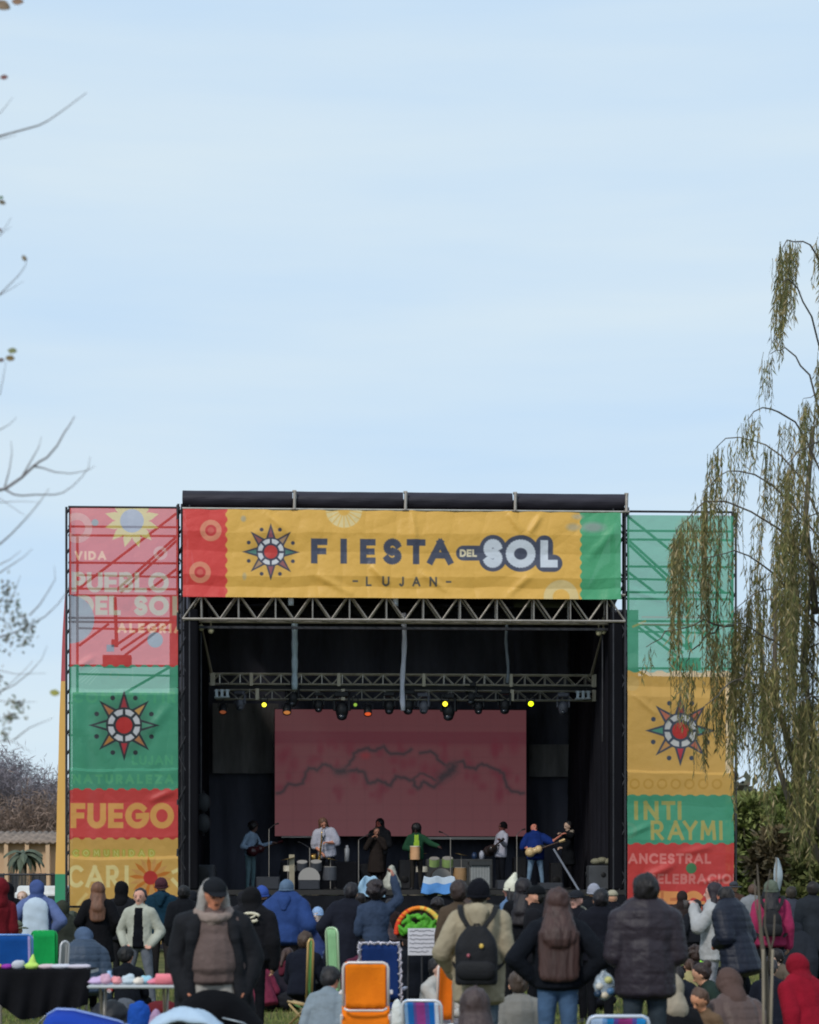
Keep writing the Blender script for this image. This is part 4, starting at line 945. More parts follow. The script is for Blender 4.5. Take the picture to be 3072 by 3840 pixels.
# ================================================================== MUSICIANS (on the deck)
BAND = 'musicians on the stage'
def musician(label, px, top, d, yaw, **k):
    p = SW(ST(px, top, d)); return person(label, px, p.y, top, yaw, loc=p, z0=DECK, group=BAND, **k)
def place(root_loc, yaw): return Matrix.Translation(root_loc) @ Matrix.Rotation(R(yaw), 4, 'Z')
def guitar(pr, label, bodyc, body_at, neck_to, size=1.0, neckc=(60, 40, 30)):
    """body centre and neck end in the player's torso frame"""
    s = pr['s']; a, b = pr['T'](*body_at), pr['T'](*neck_to); M = pr['M']
    root = empty('guitar', M @ a, R(pr['yaw']), label, 'guitar'); ax = (b - a).normalized(); f = Vector((0, 1, 0)); f = (f - ax * f.dot(ax)).normalized(); sd = ax.cross(f)
    mb = MB()
    for (t, r_) in ((-.16, .15), (-.02, .10), (.10, .12)): capm(mb, ax * t * size - f * .02, ax * t * size + f * .02, r_ * size, r_ * size, 1, sd, 14)
    V, N, Fc = remesh(mb, .014, 2); np_mesh('guitar_body', V, Fc, mat('lacquered wood', bodyc, .3, spec=.5), root, smooth=True)
    L_ = (b - a).length; m = MB(); m.tube([ax * .1 + f * .05, ax * L_ + f * .04], [.026, .02], 6); m.build('neck', mat('fretboard', neckc, .5), root)
    m = MB(); m.tube([ax * L_ + f * .04, ax * (L_ + .16) + f * .04], [.034, .045], 4); m.build('headstock', mat('lacquered wood', bodyc, .4), root)
    st = MB(); st.tube([a - a + sd * 0 - ax * .25, pr['T'](-.15, .10, .30) - a, pr['T'](-.10, -.02, .52) - a, pr['T'](.1, -.15, .3) - a, ax * .3 - f * .02], .02, 6); st.build('strap', mat('dark strap', (40, 44, 48), .8), root, smooth=True)
    return root
p = musician('guitarist in a pale blue shirt and light jeans at the left side of the stage', 940, 3086, 4.5, -125, tc=(164, 186, 214), bc=(120, 150, 158), sk=(110, 84, 76), hair=('curly', (22, 18, 18), .01), La='neck', Ra='strum', lean=6, head=(20, 20), b=.02)
guitar(p, 'dark red electric guitar held by the curly haired player in pale blue', (62, 26, 30), (.05, .24, .10), (-.62, .34, .30))
p = musician('saxophonist in an oversized white shirt and wide black trousers', 1226, 3070, 3.5, 178, tc=(206, 206, 222), bc=(24, 24, 30), sk=(190, 130, 108), hair=('long', (70, 50, 40), .01, .10), La='sax', Ra='saxl', lean=10, side=7, head=(22, 12), b=.05, bare=True, base='wide', hem=.12, g=1.1)
sx = empty('saxophone', p['M'] @ p['T'](0, .26, .1), R(p['yaw']), 'brass saxophone held by the player in the white shirt', 'saxophone'); a = p['T'](0, .26, .1)
m = MB(); T_ = p['T']; pts = [T_(.0, .12, .56), T_(.02, .24, .54), T_(.04, .27, .44), T_(.09, .27, .18), T_(.16, .26, -.08), T_(.20, .27, -.20), T_(.26, .29, -.22), T_(.30, .31, -.14), T_(.30, .34, .0)]
m.tube([q - a for q in pts], [.008, .010, .014, .022, .032, .038, .042, .05, .085], 10); m.build('tube_body', mat('brass', (188, 150, 84), .3, .9), sx, smooth=True)
m = MB()
for k in range(7): m.ell(pts[3].lerp(pts[5], k / 7) - a + Vector((.02, .03, 0)), (.02, .02, .012), 8, 4)
tag(m.build('keys', mat('brass', (200, 166, 100), .3, .9), sx, smooth=True), kind='stuff')
m = MB(); m.tube([T_(-.1, .0, .53) - a, T_(.03, .2, .3) - a, T_(.08, .26, .2) - a, T_(.03, .2, .32) - a, T_(.1, .0, .53) - a], .014, 6); m.build('neck_strap', mat('dark teal strap', (36, 54, 62), .8), sx, smooth=True)
musician('long haired person in a dark grey coat standing behind the drummer', 1424, 3052, 6.6, 160, tc=(52, 52, 56), bc=(30, 28, 30), sk=(176, 92, 78), hair=('long', (16, 14, 18), .012, .18), La='front', Ra='front', b=.05, head=(5, -15), w=1.15)
p = musician('bearded percussionist in a dark brown coat with hands raised at chest', 1412, 3104, 4.6, 172, tc=(50, 42, 40), bc=(38, 32, 30), sk=(150, 104, 86), hair=('short', (40, 32, 28)), La='face', Ra='face', b=.04, coat=.35, head=(12, 20), hem=.1)
p = musician('player in a green top with neon yellow chest and big dark hair', 1562, 3092, 3.0, 176, tc=(40, 82, 58), bc=(50, 46, 42), sk=(58, 38, 36), hair=('long', (14, 12, 14), .035, .22), La='out', Ra='strum', b=.04, head=(10, -10), shirt=(168, 206, 70), hem=.12)
m = MB(); m.tube([(0, 0, -.17), (0, 0, .17)], .13, 18); m2 = empty('hand_drum', p['M'] @ p['T'](.02, .24, .02), 0, 'tan hand drum carried by the player in green and neon yellow', 'drum'); m.build('shell', mat('drum shell', (196, 150, 110), .5, var=.2), m2); q = MB(); q.tube([(0, 0, .165), (0, 0, .19)], .135, 18); q.build('skin', mat('drum skin', (214, 200, 178), .7), m2)
p = musician('bass player in a white shirt and black beanie facing left', 1880, 3080, 3.6, 118, tc=(196, 196, 212), bc=(20, 22, 30), sk=(96, 52, 48), hair=None, hat=('beanie', (16, 14, 18)), La='neck', Ra='strum', lean=-4, b=.025, hem=.1, sleeve=(40, 40, 46))
guitar(p, 'dark bass guitar held by the player in the white shirt', (40, 34, 34), (.10, .22, .06), (-.75, .40, .26))
p = musician('stout guitarist in a royal blue jersey and light blue jeans', 2010, 3086, 3.2, 188, tc=(26, 54, 128), bc=(134, 162, 190), sk=(186, 116, 98), hair=('bald', (0, 0, 0)), Ra='strum', La=((.20, .16, -.16), (.42, .36, .0)), lean=-6, b=.04, g=1.22, w=1.1, head=(-18, 14), bare=True, base='wide', hem=.14)
guitar(p, 'cream electric guitar held by the stout player in the blue jersey', (206, 176, 128), (.06, .30, .04), (-.52, .46, .24), .9)
musician('performer in black with a cream neck scarf standing near the right curtain', 2134, 3080, 4.4, 122, tc=(20, 22, 28), bc=(18, 18, 22), sk=(180, 150, 132), hair=('short', (18, 18, 20)), La='point', Ra='tuck', b=.02, head=(8, 0), coat=.2, hood=(176, 164, 150))

# ------------------------------------------------------------------ gear on the deck
def gear(name, label, cat, xa, xb, ya, yb, d, depth, rgb, bevel=.03, parts=None, lift=None, mt=None):
    a, b = ST(xa, ya, d), ST(xb, yb, d); zb = DECK if lift is None else lift
    root = empty(name, SW(((a.x + b.x) / 2, d + depth / 2, zb)), SA, label, cat); w_, h_ = b.x - a.x, a.z - zb
    m = MB(); m.box((0, 0, h_ / 2 + .004), (w_, depth, h_)); m.build('case', mt or mat('painted plywood', rgb, .7, bump=.2, bscale=30, var=.25, vscale=3), root, bevel=bevel)
    return root, w_, h_
def speaker(label, xa, xb, ya, d, rgb=(44, 46, 52), cones=((0, .62, .3), (0, .22, .36)), port=False):
    root, w_, h_ = gear('speaker_cabinet', label, 'speaker', xa, xb, ya, 0, d, .55, rgb)
    m = MB(); m.box((0, -.285, h_ / 2), (w_ * .9, .02, h_ * .9)); m.build('grille', mat('speaker grille', tuple(c + 8 for c in rgb), .8, bump=.6, bscale=160, var=.2), root)
    for (x, z, r_) in cones:
        m = MB(); m.ell((x * w_, -.30, z * h_), (r_ * w_, .02, r_ * w_), 18, 6); m.build('cone', mat('speaker cone', (20, 20, 22), .6), root, smooth=True)
    for sx_ in (-1, 1): m = MB(); m.tube([(sx_ * w_ * .52, 0, h_ * .55), (sx_ * w_ * .55, 0, h_ * .6), (sx_ * w_ * .55, 0, h_ * .7), (sx_ * w_ * .52, 0, h_ * .75)], .014, 6); m.build('handle', BODY, root)
    return root
speaker('dark grey loudspeaker box at the left front corner of the stage', 706, 808, 3244, .7)
speaker('grey loudspeaker box with one round hole near the right stage leg', 2212, 2322, 3246, .7, (62, 64, 68), cones=((.0, .62, .09),))
m = MB(); 
for k in range(3): m.ell((-.15 + .15 * k, 0, .06 + .03 * (k == 1)), (.15, .16, .09), 12, 6)
tag(m.build('canvas_bag', fabric((120, 116, 98)), loc=SW(ST(2262, 3240, 1.0)) + Vector((0, 0, 0)), smooth=True), 'khaki canvas bag lying on the grey loudspeaker box', 'bag')
def wedge(label, xa, xb, ya, d):
    a, b = ST(xa, ya, d), ST(xb, ya, d); w_ = b.x - a.x; h_ = a.z - DECK
    root = empty('monitor_wedge', SW(((a.x + b.x) / 2, d, DECK)), SA, label, 'floor monitor', 'floor monitors on the stage')
    m = MB(); m.add([(-w_ / 2, -.1, 0), (w_ / 2, -.1, 0), (w_ / 2, .4, 0), (-w_ / 2, .4, 0), (-w_ / 2, -.1, h_), (w_ / 2, -.1, h_), (w_ / 2, .25, h_), (-w_ / 2, .25, h_)], [(0, 3, 2, 1), (4, 5, 6, 7), (0, 1, 5, 4), (1, 2, 6, 5), (2, 3, 7, 6), (3, 0, 4, 7)]); m.build('case', mat('painted plywood', (40, 42, 48), .7, var=.25), root, bevel=.02)
    m = MB(); m.box((0, -.108, h_ / 2), (w_ * .88, .012, h_ * .8)); m.build('grille', mat('speaker grille', (54, 56, 62), .8, bump=.6, bscale=160), root)
wedge('floor monitor in front of the guitarist in pale blue', 962, 1050, 3288, 1.0); wedge('floor monitor between the bass player and the white cabinet', 1862, 1936, 3300, .9)
wedge('floor monitor in front of the stout player in the blue jersey', 2022, 2112, 3310, .8); wedge('floor monitor in front of the saxophonist', 1120, 1200, 3300, .8)
gear('drum_riser', 'low black riser draped in cloth behind the saxophonist', 'riser', 1108, 1340, 3232, 0, 5.6, 1.6, (30, 30, 34), mt=BLACK())
gear('keyboard_table', 'long dark table with pale top edge right of the player in green', 'table', 1600, 1850, 3222, 0, 5.5, .7, (60, 62, 64))
r_, w_, h_ = gear('cabinet', 'pale grey ribbed cabinet standing on the stage right of the middle', 'cabinet', 1766, 1840, 3246, 0, 2.2, .5, (128, 130, 130))
for k in range(7): m = MB(); m.box((-w_ / 2 + w_ * (k + .5) / 7, -.256, h_ / 2), (.012, .014, h_ * .92)); m.build('rib', mat('painted plywood', (150, 152, 150), .7), r_)
m = MB(); m.box((0, -.02, h_ + .06), (w_ * 1.15, .6, .1)); m.build('top_slab', mat('dark slab', (50, 52, 54), .7), r_)
for (x, ya, yb, rgb, lb) in ((1808, 3190, 3226, (172, 176, 190), 'white canister standing on the dark table beside the bass player'), (1780, 3196, 3226, (40, 60, 92), 'dark blue bottle beside the white canister on the stage table'), (1302, 3170, 3232, (160, 164, 170), 'grey canister on the riser right of the saxophonist')):
    d_ = 5.8; a, b = ST(x, ya, d_), ST(x, yb, d_); z0_ = ST(0, 3222 if x > 1400 else 3232, 5.5).z + .004; m = MB(); h_ = a.z - z0_; m.tube([(0, 0, 0), (0, 0, h_ * .8), (0, 0, h_ * .84), (0, 0, h_)], [.07, .07, .04, .035], 14)
    tag(m.build('canister', plastic(rgb), loc=SW((a.x, d_, z0_)), smooth=True), lb, 'canister')
# drum kit (behind the saxophonist / percussionist and at right of the player in green)
def drum(root, u, d, z, r_, h, rgb, tilt=0, nm='tom', axis='z'):
    Mx = Matrix.Rotation(R(tilt), 3, 'X') if axis == 'z' else Matrix.Rotation(R(90), 3, 'X')
    m = MB(); m.tube([Mx @ Vector((0, 0, -h / 2)), Mx @ Vector((0, 0, h / 2))], r_, 20); o = m.build(nm, mat('drum shell', rgb, .4, var=.2, vscale=4), root, loc=(u, d, z))
    q = MB()
    for e in (-1, 1): q.tube([Mx @ Vector((0, 0, e * h / 2 - .012)), Mx @ Vector((0, 0, e * h / 2 + .012))], r_ * 1.04, 20)
    q2 = MB(); q2.tube([Mx @ Vector((0, 0, (1 if axis == 'z' else 1) * h / 2)), Mx @ Vector((0, 0, h / 2 + .016))], r_ * .96, 20); q2.build('drum_head', mat('drum skin', (150, 146, 142), .7), o)
for (xc, lb, col, d_) in ((1160, 'dark drum kit on the stage left of the saxophonist', (70, 72, 78), 1.9), (1655, 'drum kit with neon green and tan shells right of the player in green', (150, 176, 110), 4.2)):
    a = ST(xc, 3300, d_); k = empty('drum_kit', SW((a.x, d_, DECK)), SA, lb, 'drum kit')
    drum(k, 0, 0, .30, .29, .34, (44, 46, 52) if xc < 1400 else (84, 70, 58), nm='bass_drum', axis='y'); 
    drum(k, -.18, .1, .74 if xc > 1400 else .62, .14, .2, col, 20, 'tom'); drum(k, .18, .1, .74 if xc > 1400 else .62, .15, .22, col, 20, 'tom'); drum(k, .52, .25, .42, .19, .34, (160, 128, 92) if xc > 1400 else col, 0, 'floor_tom')
    drum(k, -.5, .25, .55, .17, .14, (190, 184, 170), 0, 'snare_drum')
    for sx_ in (-1, 1):
        m = MB(); m.ell((sx_ * .55, .1, .95 if xc > 1400 else .8), (.2, .2, .012), 18, 4, Matrix.Rotation(R(12 * sx_), 3, 'Y')); m.build('cymbal', mat('brass', (150, 128, 84), .35, .9), k, smooth=True)
        m = MB(); m.tube([(sx_ * .55, .1, 0), (sx_ * .55, .1, .95 if xc > 1400 else .8)], .012, 6); m.build('stand', STEEL, k)
def micstand(x, top, d, label, boom=0):
    a = ST(x, top, d); k = empty('microphone_stand', SW((a.x, d, DECK)), SA, label, 'microphone stand', 'microphone stands on the stage'); h = a.z - DECK
    m = MB(); m.tube([(0, 0, .0), (0, 0, h)], .012, 6); m.build('pole', STEEL, k)
    for j in range(3): m = MB(); t = 2.1 * j; m.tube([(0, 0, .18), (.26 * math.cos(t), .26 * math.sin(t), .01)], .01, 5); m.build('leg', DARKSTEEL, k)
    m = MB(); m.tube([(0, 0, h), (boom, 0, h + .12)], .009, 5); m.build('boom', DARKSTEEL, k)
    m = MB(); m.tube([(boom, 0, h + .12), (boom + .1 * (1 if boom >= 0 else -1), -.02, h + .15)], [.014, .024], 8); m.build('microphone', mat('matt black', (22, 22, 24), .7), k)
micstand(1010, 3110, 2.4, 'tall microphone stand right of the guitarist in pale blue', .15); micstand(1162, 3180, 2.0, 'short microphone stand left of the saxophonist', -.2)
micstand(1345, 3150, 2.2, 'microphone stand between the saxophonist and the percussionist', .2); micstand(1690, 3140, 2.2, 'microphone stand right of the player in green', -.2)
micstand(1940, 3130, 2.2, 'microphone stand between the bass player and the blue jersey', .12)
m = MB(); a, b = SW(ST(2080, 3185, 2.8)), SW(ST(2176, 3342, .6)); m.tube([a - b, Vector((0, 0, 0))], .028, 8); tag(m.build('ramp_pole', mat('grey pole', (120, 126, 138), .5), loc=b), 'long grey pole leaning down to the front edge of the stage', 'pole')
m = MB(); a = ST(1095, 3205, 2.0); m.box((0, 0, (a.z - DECK) / 2), (.14, .05, a.z - DECK)); tag(m.build('plank', mat('pale board', (150, 142, 122), .7, var=.2), loc=SW((a.x, 2.0, DECK)), rot=(0, 0, SA)), 'pale upright board standing left of the saxophonist', 'board')
for (x, y, lb) in ((765, 3050, 'round black side fan hanging on the left curtain'), (2258, 3040, 'round black side fan hanging on the right curtain')):
    a = ST(x, y, 4.0); k = empty('side_fan', SW(a), SA, lb, 'fan', 'fans on the side curtains')
    for dz in (.28, -.28):
        m = MB(); m.ell((0, 0, dz), (.2, .12, .26), 16, 8); m.build('fan_drum', mat('matt black', (52, 54, 58), .6), k, smooth=True)
    m = MB(); m.tube([(0, .1, .6), (0, .1, -.6)], .03, 6); m.build('bracket', DARKSTEEL, k)
# cloths over the front edge
def drape(name, label, cat, xa, xb, ya, yb, mts, bands, d=-.12, bulge=.06, top_in=0.0, seed=1, n=26, m_=20, corner=0.0):
    r = random.Random(seed); a, b = ST(xa, ya, d), ST(xb, yb, d); rows = []; base = Vector(((a.x + b.x) / 2, d, b.z)); mbb = MB()
    for j in range(m_ + 1):
        t = j / m_; row = []
        for i in range(n + 1):
            q = i / n; shrink = top_in * (1 - t); u = (a.x + (b.x - a.x) * (shrink / 2 + q * (1 - shrink))) - base.x
            z = (a.z + (b.z - a.z) * t) - base.z - corner * (abs(q - .5) * 2) ** 3 * (1 - t); row.append((u, bulge * (math.sin(q * 9 + seed + 2 * t) + .6 * math.sin(q * 21 + seed * 2 - 3 * t)) * (.3 + .7 * t) * .5 - .03 * t, z + .02 * math.sin(q * 14 + seed)))
        rows.append(row)
    mbb.sheet(rows)
    for j in range(m_):
        for i in range(n): mbb.m[j * n + i] = next(k for k, lim in enumerate(bands) if (j + .5) / m_ <= lim)
    return tag(mbb.build(name, mts, loc=SW(base), rot=(0, 0, SA), smooth=True, solid=.012), label, cat)
drape('flag', 'pale blue, white and blue flag draped over the front edge of the stage', 'flag', 1578, 1718, 3288, 3352, [fabric((176, 188, 202)), fabric((86, 138, 200))], (.42, 1.01), top_in=.18, seed=2)
drape('light_blue_cloth', 'pale blue cloth draped over the stage front below the percussionist', 'cloth', 1330, 1446, 3286, 3362, [fabric((150, 182, 208))], (1.01,), top_in=.35, seed=4, corner=.12, bulge=.12)
m = MB(); a = ST(1478, 3250, .5); h = a.z - DECK
for j in range(5):
    t = j / 4; m.ell((-.06 + .12 * t * 0, 0, h * (.14 + .18 * j)), (.27 * (1 - .62 * t), .2 * (1 - .5 * t), h * .22), 14, 8)
V, N, Fc = remesh(m, .03, 3); V += N * (wob(V, 14, 9) * .02)[:, None]; tag(np_mesh('silver_sack', V, Fc, mat('silver tarp', (160, 160, 150), .6, .2, bump=.6, bscale=9, var=.3, vscale=5), smooth=True, loc=SW((a.x, .5, DECK))), 'silver grey sack slumped on the stage edge left of the player in green', 'sack')

# back line amplifiers and loose cables
for (xa, xb, ya, d_, lb) in ((1052, 1096, 3236, 6.8, 'black guitar amplifier behind the pale upright board'), (1352, 1392, 3240, 6.9, 'black guitar amplifier left of the percussionist'), (1498, 1540, 3226, 6.8, 'black guitar amplifier between the percussionist and the player in green'), (1930, 1976, 3214, 7.0, 'tall black bass amplifier behind the bass player'), (2068, 2112, 3236, 6.9, 'black guitar amplifier behind the stout player in blue')):
    speaker(lb, xa, xb, ya, d_, (40, 41, 45), cones=((0, .35, .34),))
rc = random.Random(12)
for i, (x0, x1) in enumerate(((960, 1060), (1200, 1330), (1430, 1560), (1850, 1930), (2000, 2120))):
    p0 = SW(ST(x0, 3340, 1.6)); m = MB(); w_ = (x1 - x0) / 145; m.tube([(w_ * t, .35 * math.sin(t * 7 + i) , .012 + .0 * t) for t in np.linspace(0, 1, 16)], .012, 5)
    tag(m.build('stage_cable', mat('black rubber cable', (30, 30, 32), .6), loc=(p0.x, p0.y, DECK + .002), smooth=True), 'black cable lying on the deck at the feet of the ' + ('guitarist in pale blue', 'saxophonist', 'percussionist', 'bass player', 'stout player in blue')[i], 'cable')
# ================================================================== THE CROWD
NAVY, INK, COAL = (26, 30, 44), (20, 21, 27), (34, 35, 40)
# --- front row, standing
p36 = person('person in a black beanie and cream hoodie wearing a black backpack', 1796, 18.4, 3294, -6, tc=(188, 174, 148), bc=(96, 112, 128), sk=(176, 128, 104), hair=('short', (26, 20, 20)), hat=('beanie', (22, 23, 30)), La='pocket', Ra='tuck', b=.05, hem=.26, w=1.1, g=1.12, hood=(188, 174, 148), wr=.013)
bp = backpack(p36, 'black backpack with a small yellow and a pink badge worn over the cream hoodie', (22, 23, 28), .36, .50, .17, .14, ((.05, .08, .018, (214, 178, 84)), (-.06, .0, .014, (168, 88, 100))))
person('woman with long dark brown hair, black top and blue jeans with hands on hips', 2092, 17.6, 3338, 0, tc=(24, 27, 36), bc=(86, 116, 154), sk=(206, 146, 124), hair=('long', (48, 33, 31), .010, .50, .185), La='hip', Ra='hip', b=.045, hem=.06, w=1.1, g=1.14, wr=.010)
person('broad man in a quilted maroon black jacket and dark jeans seen from behind', 2420, 17.2, 3284, 3, tc=(52, 44, 54), bc=(58, 68, 76), sk=(150, 108, 92), hair=('short', (20, 16, 18), .006), La='tuck', Ra='tuck', b=.06, hem=.16, w=1.16, g=1.16, puff=.004, wr=.012)
p13 = person('man in a black cap with a taupe sweater and open black coat looking down', 800, 17.3, 3288, 186, base='wide', tc=(122, 104, 100), bc=(206, 200, 192), sk=(196, 128, 100), hair=None, hat=('cap', (34, 36, 42)), La='down', Ra=((.10, -.05, -.27), (.04, .06, -.50)), b=.02, hem=.04, w=1.05, g=1.22, head=(17, 14), wr=.009)
def scarf_and_coat(pr, coatc, scarfc):
    s, T, Hd = pr['s'], pr['T'], pr['Hd']; root = pr['root']
    def rm(mb, nm, mt, vox=.011, amp=.009, sc=20, it=3):
        V, N, f = remesh(mb, vox, it); V = V + N * (wob(V, sc, 5) * amp)[:, None]; return np_mesh(nm, V, f, mt, root, smooth=True)
    m = MB(); pts = [T(.12 * math.cos(t), .015 + .10 * math.sin(t), .505 - .045 * math.sin(t)) for t in np.linspace(0, 6.2832, 17)]; m.tube(pts, .040 * s, 10, cap=False); m.ell(T(0, .09, .45), (.07, .045, .06)); rm(m, 'scarf', cloth(scarfc), amp=.012, sc=30)
    m = MB(); capm(m, Hd(-.0, -.075, .02), Hd(0, -.07, -.07), .10 * s, .10 * s); 
    for sx in (-1, 1): capm(m, Hd(sx * .085, -.03, .05), Hd(sx * .10, .0, -.12), .030 * s, .040 * s)
    rm(m, 'hood_lining', mat('plastic rain hood', (150, 144, 140), .45, bump=.5, bscale=20, var=.3, vscale=8), amp=.008, sc=30)
    m = MB()
    for sx in (-1, 1):      # coat: shoulders, sleeve, hanging front panel
        capm(m, T(sx * .10, -.03, .45), T(sx * .22, -.02, .41), .095 * s, .098 * s)
        w1 = .30 if sx > 0 else .26
        e = T(sx * (.28 if sx > 0 else .32), -.05, .15); hnd = T(sx * (.22 if sx > 0 else .24), .04, -.14)
        capm(m, T(sx * .22, -.02, .40), e, .098 * s, .092 * s); capm(m, e, hnd, .092 * s, .075 * s)
        capm(m, T(sx * .20, -.03, .36), T(sx * (.22 if sx > 0 else .23), -.02, -.36), .085 * s, .105 * s, .8)
        capm(m, T(sx * .155, .09, .40), T(sx * (.20 if sx > 0 else .235), .09, -.34), .05 * s, .055 * s, .6)
        capm(m, T(sx * .12, .06, .46), T(sx * .17, .10, .30), .055 * s, .05 * s, .6)
    capm(m, T(0, -.15, .38), T(0, -.16, -.36), .20 * s, .26 * s, .35)
    rm(m, 'open_coat', mat('black parka cloth', coatc, .8, bump=.5, bscale=16, var=.25, vscale=4, spec=.2), .012, .013, 14, 4)
scarf_and_coat(p13, (24, 25, 30), (176, 156, 148))

# --- left side, mid distance
person('person in a black pointed hood standing at the far left', 28, 38, 3312, 10, tc=INK, bc=INK, hat=('hood', INK), hair=None, coat=.5, b=.05)
person('person in a dark red jacket cut off by the left edge', -22, 29, 3352, 30, base='stand', tc=(128, 30, 40), bc=INK, hat=('hood', (128, 30, 40)), hair=None, b=.05, side=6, s=1.0)
person('person in a blue hood with a pale blue wrap over the shoulders', 140, 33, 3304, 0, tc=(110, 128, 180), bc=(60, 66, 70), hat=('hood', (84, 104, 164)), hair=None, b=.06, La='hip', Ra='hip', hem=.1, w=1.1)
m = MB(); ppx = W(140, 3400, 33); 
capm(m, (0, -.17, .42), (0, -.20, -.30), .19, .24, .45, (1, 0, 0), 16)
V, N, f = remesh(m, .02, 4); V += N * (wob(V, 12, 3) * .014)[:, None]; tag(np_mesh('wrap', V, f, fabric((178, 192, 206)), smooth=True, loc=W(140, 3330, 33) - Vector((0, 0, .55)) + Vector((0, 0, -.32 + .15))), 'pale blue wrap hanging down the back of the person in the blue hood', 'wrap')
person('child with light brown hair between the black hood and the blue hood', 82, 40, 3346, 170, tc=(60, 56, 60), bc=COAL, sk=(200, 168, 152), hair=('short', (120, 96, 80)), s=.9)
person('woman with long chestnut hair in a black coat, back turned', 368, 34, 3312, 4, tc=(22, 22, 28), bc=INK, hair=('long', (92, 62, 46), .012, .34, .12), La='pocket', Ra='pocket', b=.05, coat=.35)
person('person in a black hooded vest with light grey sleeves', 458, 35.5, 3308, -8, tc=(36, 38, 44), bc=COAL, hat=('hood', (24, 24, 28)), hair=None, b=.05, hem=.15)
person('man in an open cream fleece jacket over a black shirt and grey trousers', 524, 30, 3334, 172, tc=(206, 208, 192), bc=(124, 130, 142), sk=(196, 146, 128), hair=('short', (28, 24, 26)), La='pocket', Ra='pocket', b=.035, hem=.06, shirt=(18, 20, 28), w=1.0, base='wide', wr=.010)
person('person in a teal jacket and wine red beanie facing the stage', 606, 35, 3290, -4, tc=(22, 56, 76), bc=(50, 46, 48), hair=None, hat=('beanie', (74, 44, 52)), b=.05, hem=.12, hood=(26, 60, 80), La='tuck', Ra='tuck')
person('seated spectator in a puffy slate blue jacket in front of the chestnut haired woman', 318, 26, 3476, 14, base='low', tc=(66, 84, 108), bc=INK, hair=None, hat=('hood', (92, 112, 144)), b=.09, w=1.15, g=1.15, puff=.008, lean=8, z0=.1, head=(35, 0))
person('seated man with short black hair and visible ear behind the small table', 478, 20.5, 3556, 12, base='ground', tc=(24, 27, 36), bc=INK, sk=(186, 128, 104), hair=('short', (18, 16, 18), .004), b=.04, La='knee', Ra='knee', head=(8, -30), lean=4, z0=.0)
person('person in olive green crouching beside the left tower', 232, 40, 3400, 20, base='crouch', tc=(64, 68, 60), bc=(40, 42, 38), hair=None, hat=('hood', (62, 66, 56)), b=.10, s=1.15, z0=.1)
person('person in a grey hat sitting behind the blue chair', 62, 30.5, 3452, 5, base='low', tc=(50, 48, 50), bc=INK, hair=None, hat=('brim', (120, 128, 108)), b=.05, z0=.1)
person('dark dressed man standing between the teal jacket and the black coat', 690, 33, 3322, 5, tc=(24, 26, 32), bc=INK, hair=('short', (20, 18, 20)), b=.06, coat=.3)
# --- centre
person('hunched person in a bright blue hoodie and grey blue beanie', 1072, 30, 3308, -8, tc=(52, 80, 142), bc=(52, 46, 46), hair=None, hat=('beanie', (92, 112, 136)), b=.08, hem=.08, w=1.2, hood=(52, 80, 142), La='hip', Ra='pocket', lean=6, s=1.0)
person('person with a bright blue cap and dark jacket left of the blue hoodie', 982, 31, 3340, 12, tc=(26, 28, 34), bc=INK, hair=None, hat=('beanie', (58, 84, 158)), b=.05, s=.95)
p = person('person in a black hooded jacket with a cream print on the back', 942, 24, 3360, 0, tc=(28, 28, 32), bc=INK, hair=None, hat=('hood', (26, 26, 30)), b=.08, w=1.1, s=.93, lean=8)
m = MB(); m.tube([p['T'](.11 * math.cos(t), -.215, .42 + .05 * math.sin(t)) for t in np.linspace(.3, 5.6, 14)], .018, 6); m.tube([p['T'](-.06, -.22, .43), p['T'](.0, -.225, .41), p['T'](.06, -.22, .44)], .012, 6); m.build('back_print', fabric((206, 198, 176)), p['root'], smooth=True)
person('dark figure kneeling in front of the blue hoodie with head bowed', 1000, 25.5, 3462, 30, base='kneel', tc=(22, 23, 30), bc=(30, 30, 38), hair=('short', (18, 16, 18)), lean=26, b=.08, s=1.0)
person('person in a long dark navy coat leaning toward the stage', 1290, 28, 3332, -16, tc=(32, 35, 47), bc=(26, 29, 42), hair=('short', (20, 18, 22)), b=.06, coat=.45, lean=10, side=6, La='pocket', Ra='forward', s=.98)
person('small child in a pale blue and white knit cap', 1190, 30, 3432, 160, tc=(60, 76, 130), bc=(110, 130, 170), sk=(210, 188, 176), hair=None, hat=('beanie', (150, 178, 216)), base='stand', s=.78, hood=(170, 180, 196))
person('person under a glossy see-through raincoat with one arm raised', 1408, 27, 3336, 6, tc=(62, 78, 104), bc=(26, 30, 42), sk=(170, 116, 100), hair=('curly', (30, 24, 26), .01), La='tuck', Ra='up', b=.02, hem=.14, s=.98, wr=.02)
person('person in a maroon coat bent forward beside the navy lounger', 1345, 28, 3528, -18, base='low', tc=(96, 40, 62), bc=INK, hair=('short', (24, 20, 22)), lean=20, b=.03, s=.9)
person('dark dressed spectator sitting right of the navy lounger', 1545, 26.5, 3500, 14, base='low', tc=(24, 27, 38), bc=INK, hair=('short', (28, 22, 24)), lean=12, b=.08, La='knee', Ra='knee')
person('person with dark red brown hair bending down below the raincoat', 1490, 25.5, 3462, 40, base='kneel', tc=(44, 34, 38), bc=INK, hair=('long', (38, 26, 28), .01, .2), lean=30, b=.04, s=.95)
person('dark haired woman in a brown wool coat facing the stage', 1722, 24.5, 3338, -6, tc=(92, 78, 64), bc=COAL, hair=('short', (46, 36, 34), .012), b=.015, coat=.3, hem=.1, s=.98)
person('blond haired person close to the beanie wearer, face in profile', 1730, 25.5, 3352, 70, tc=(52, 48, 46), bc=INK, sk=(200, 160, 140), hair=('long', (58, 46, 42), .008, .2), b=.04, s=.95)
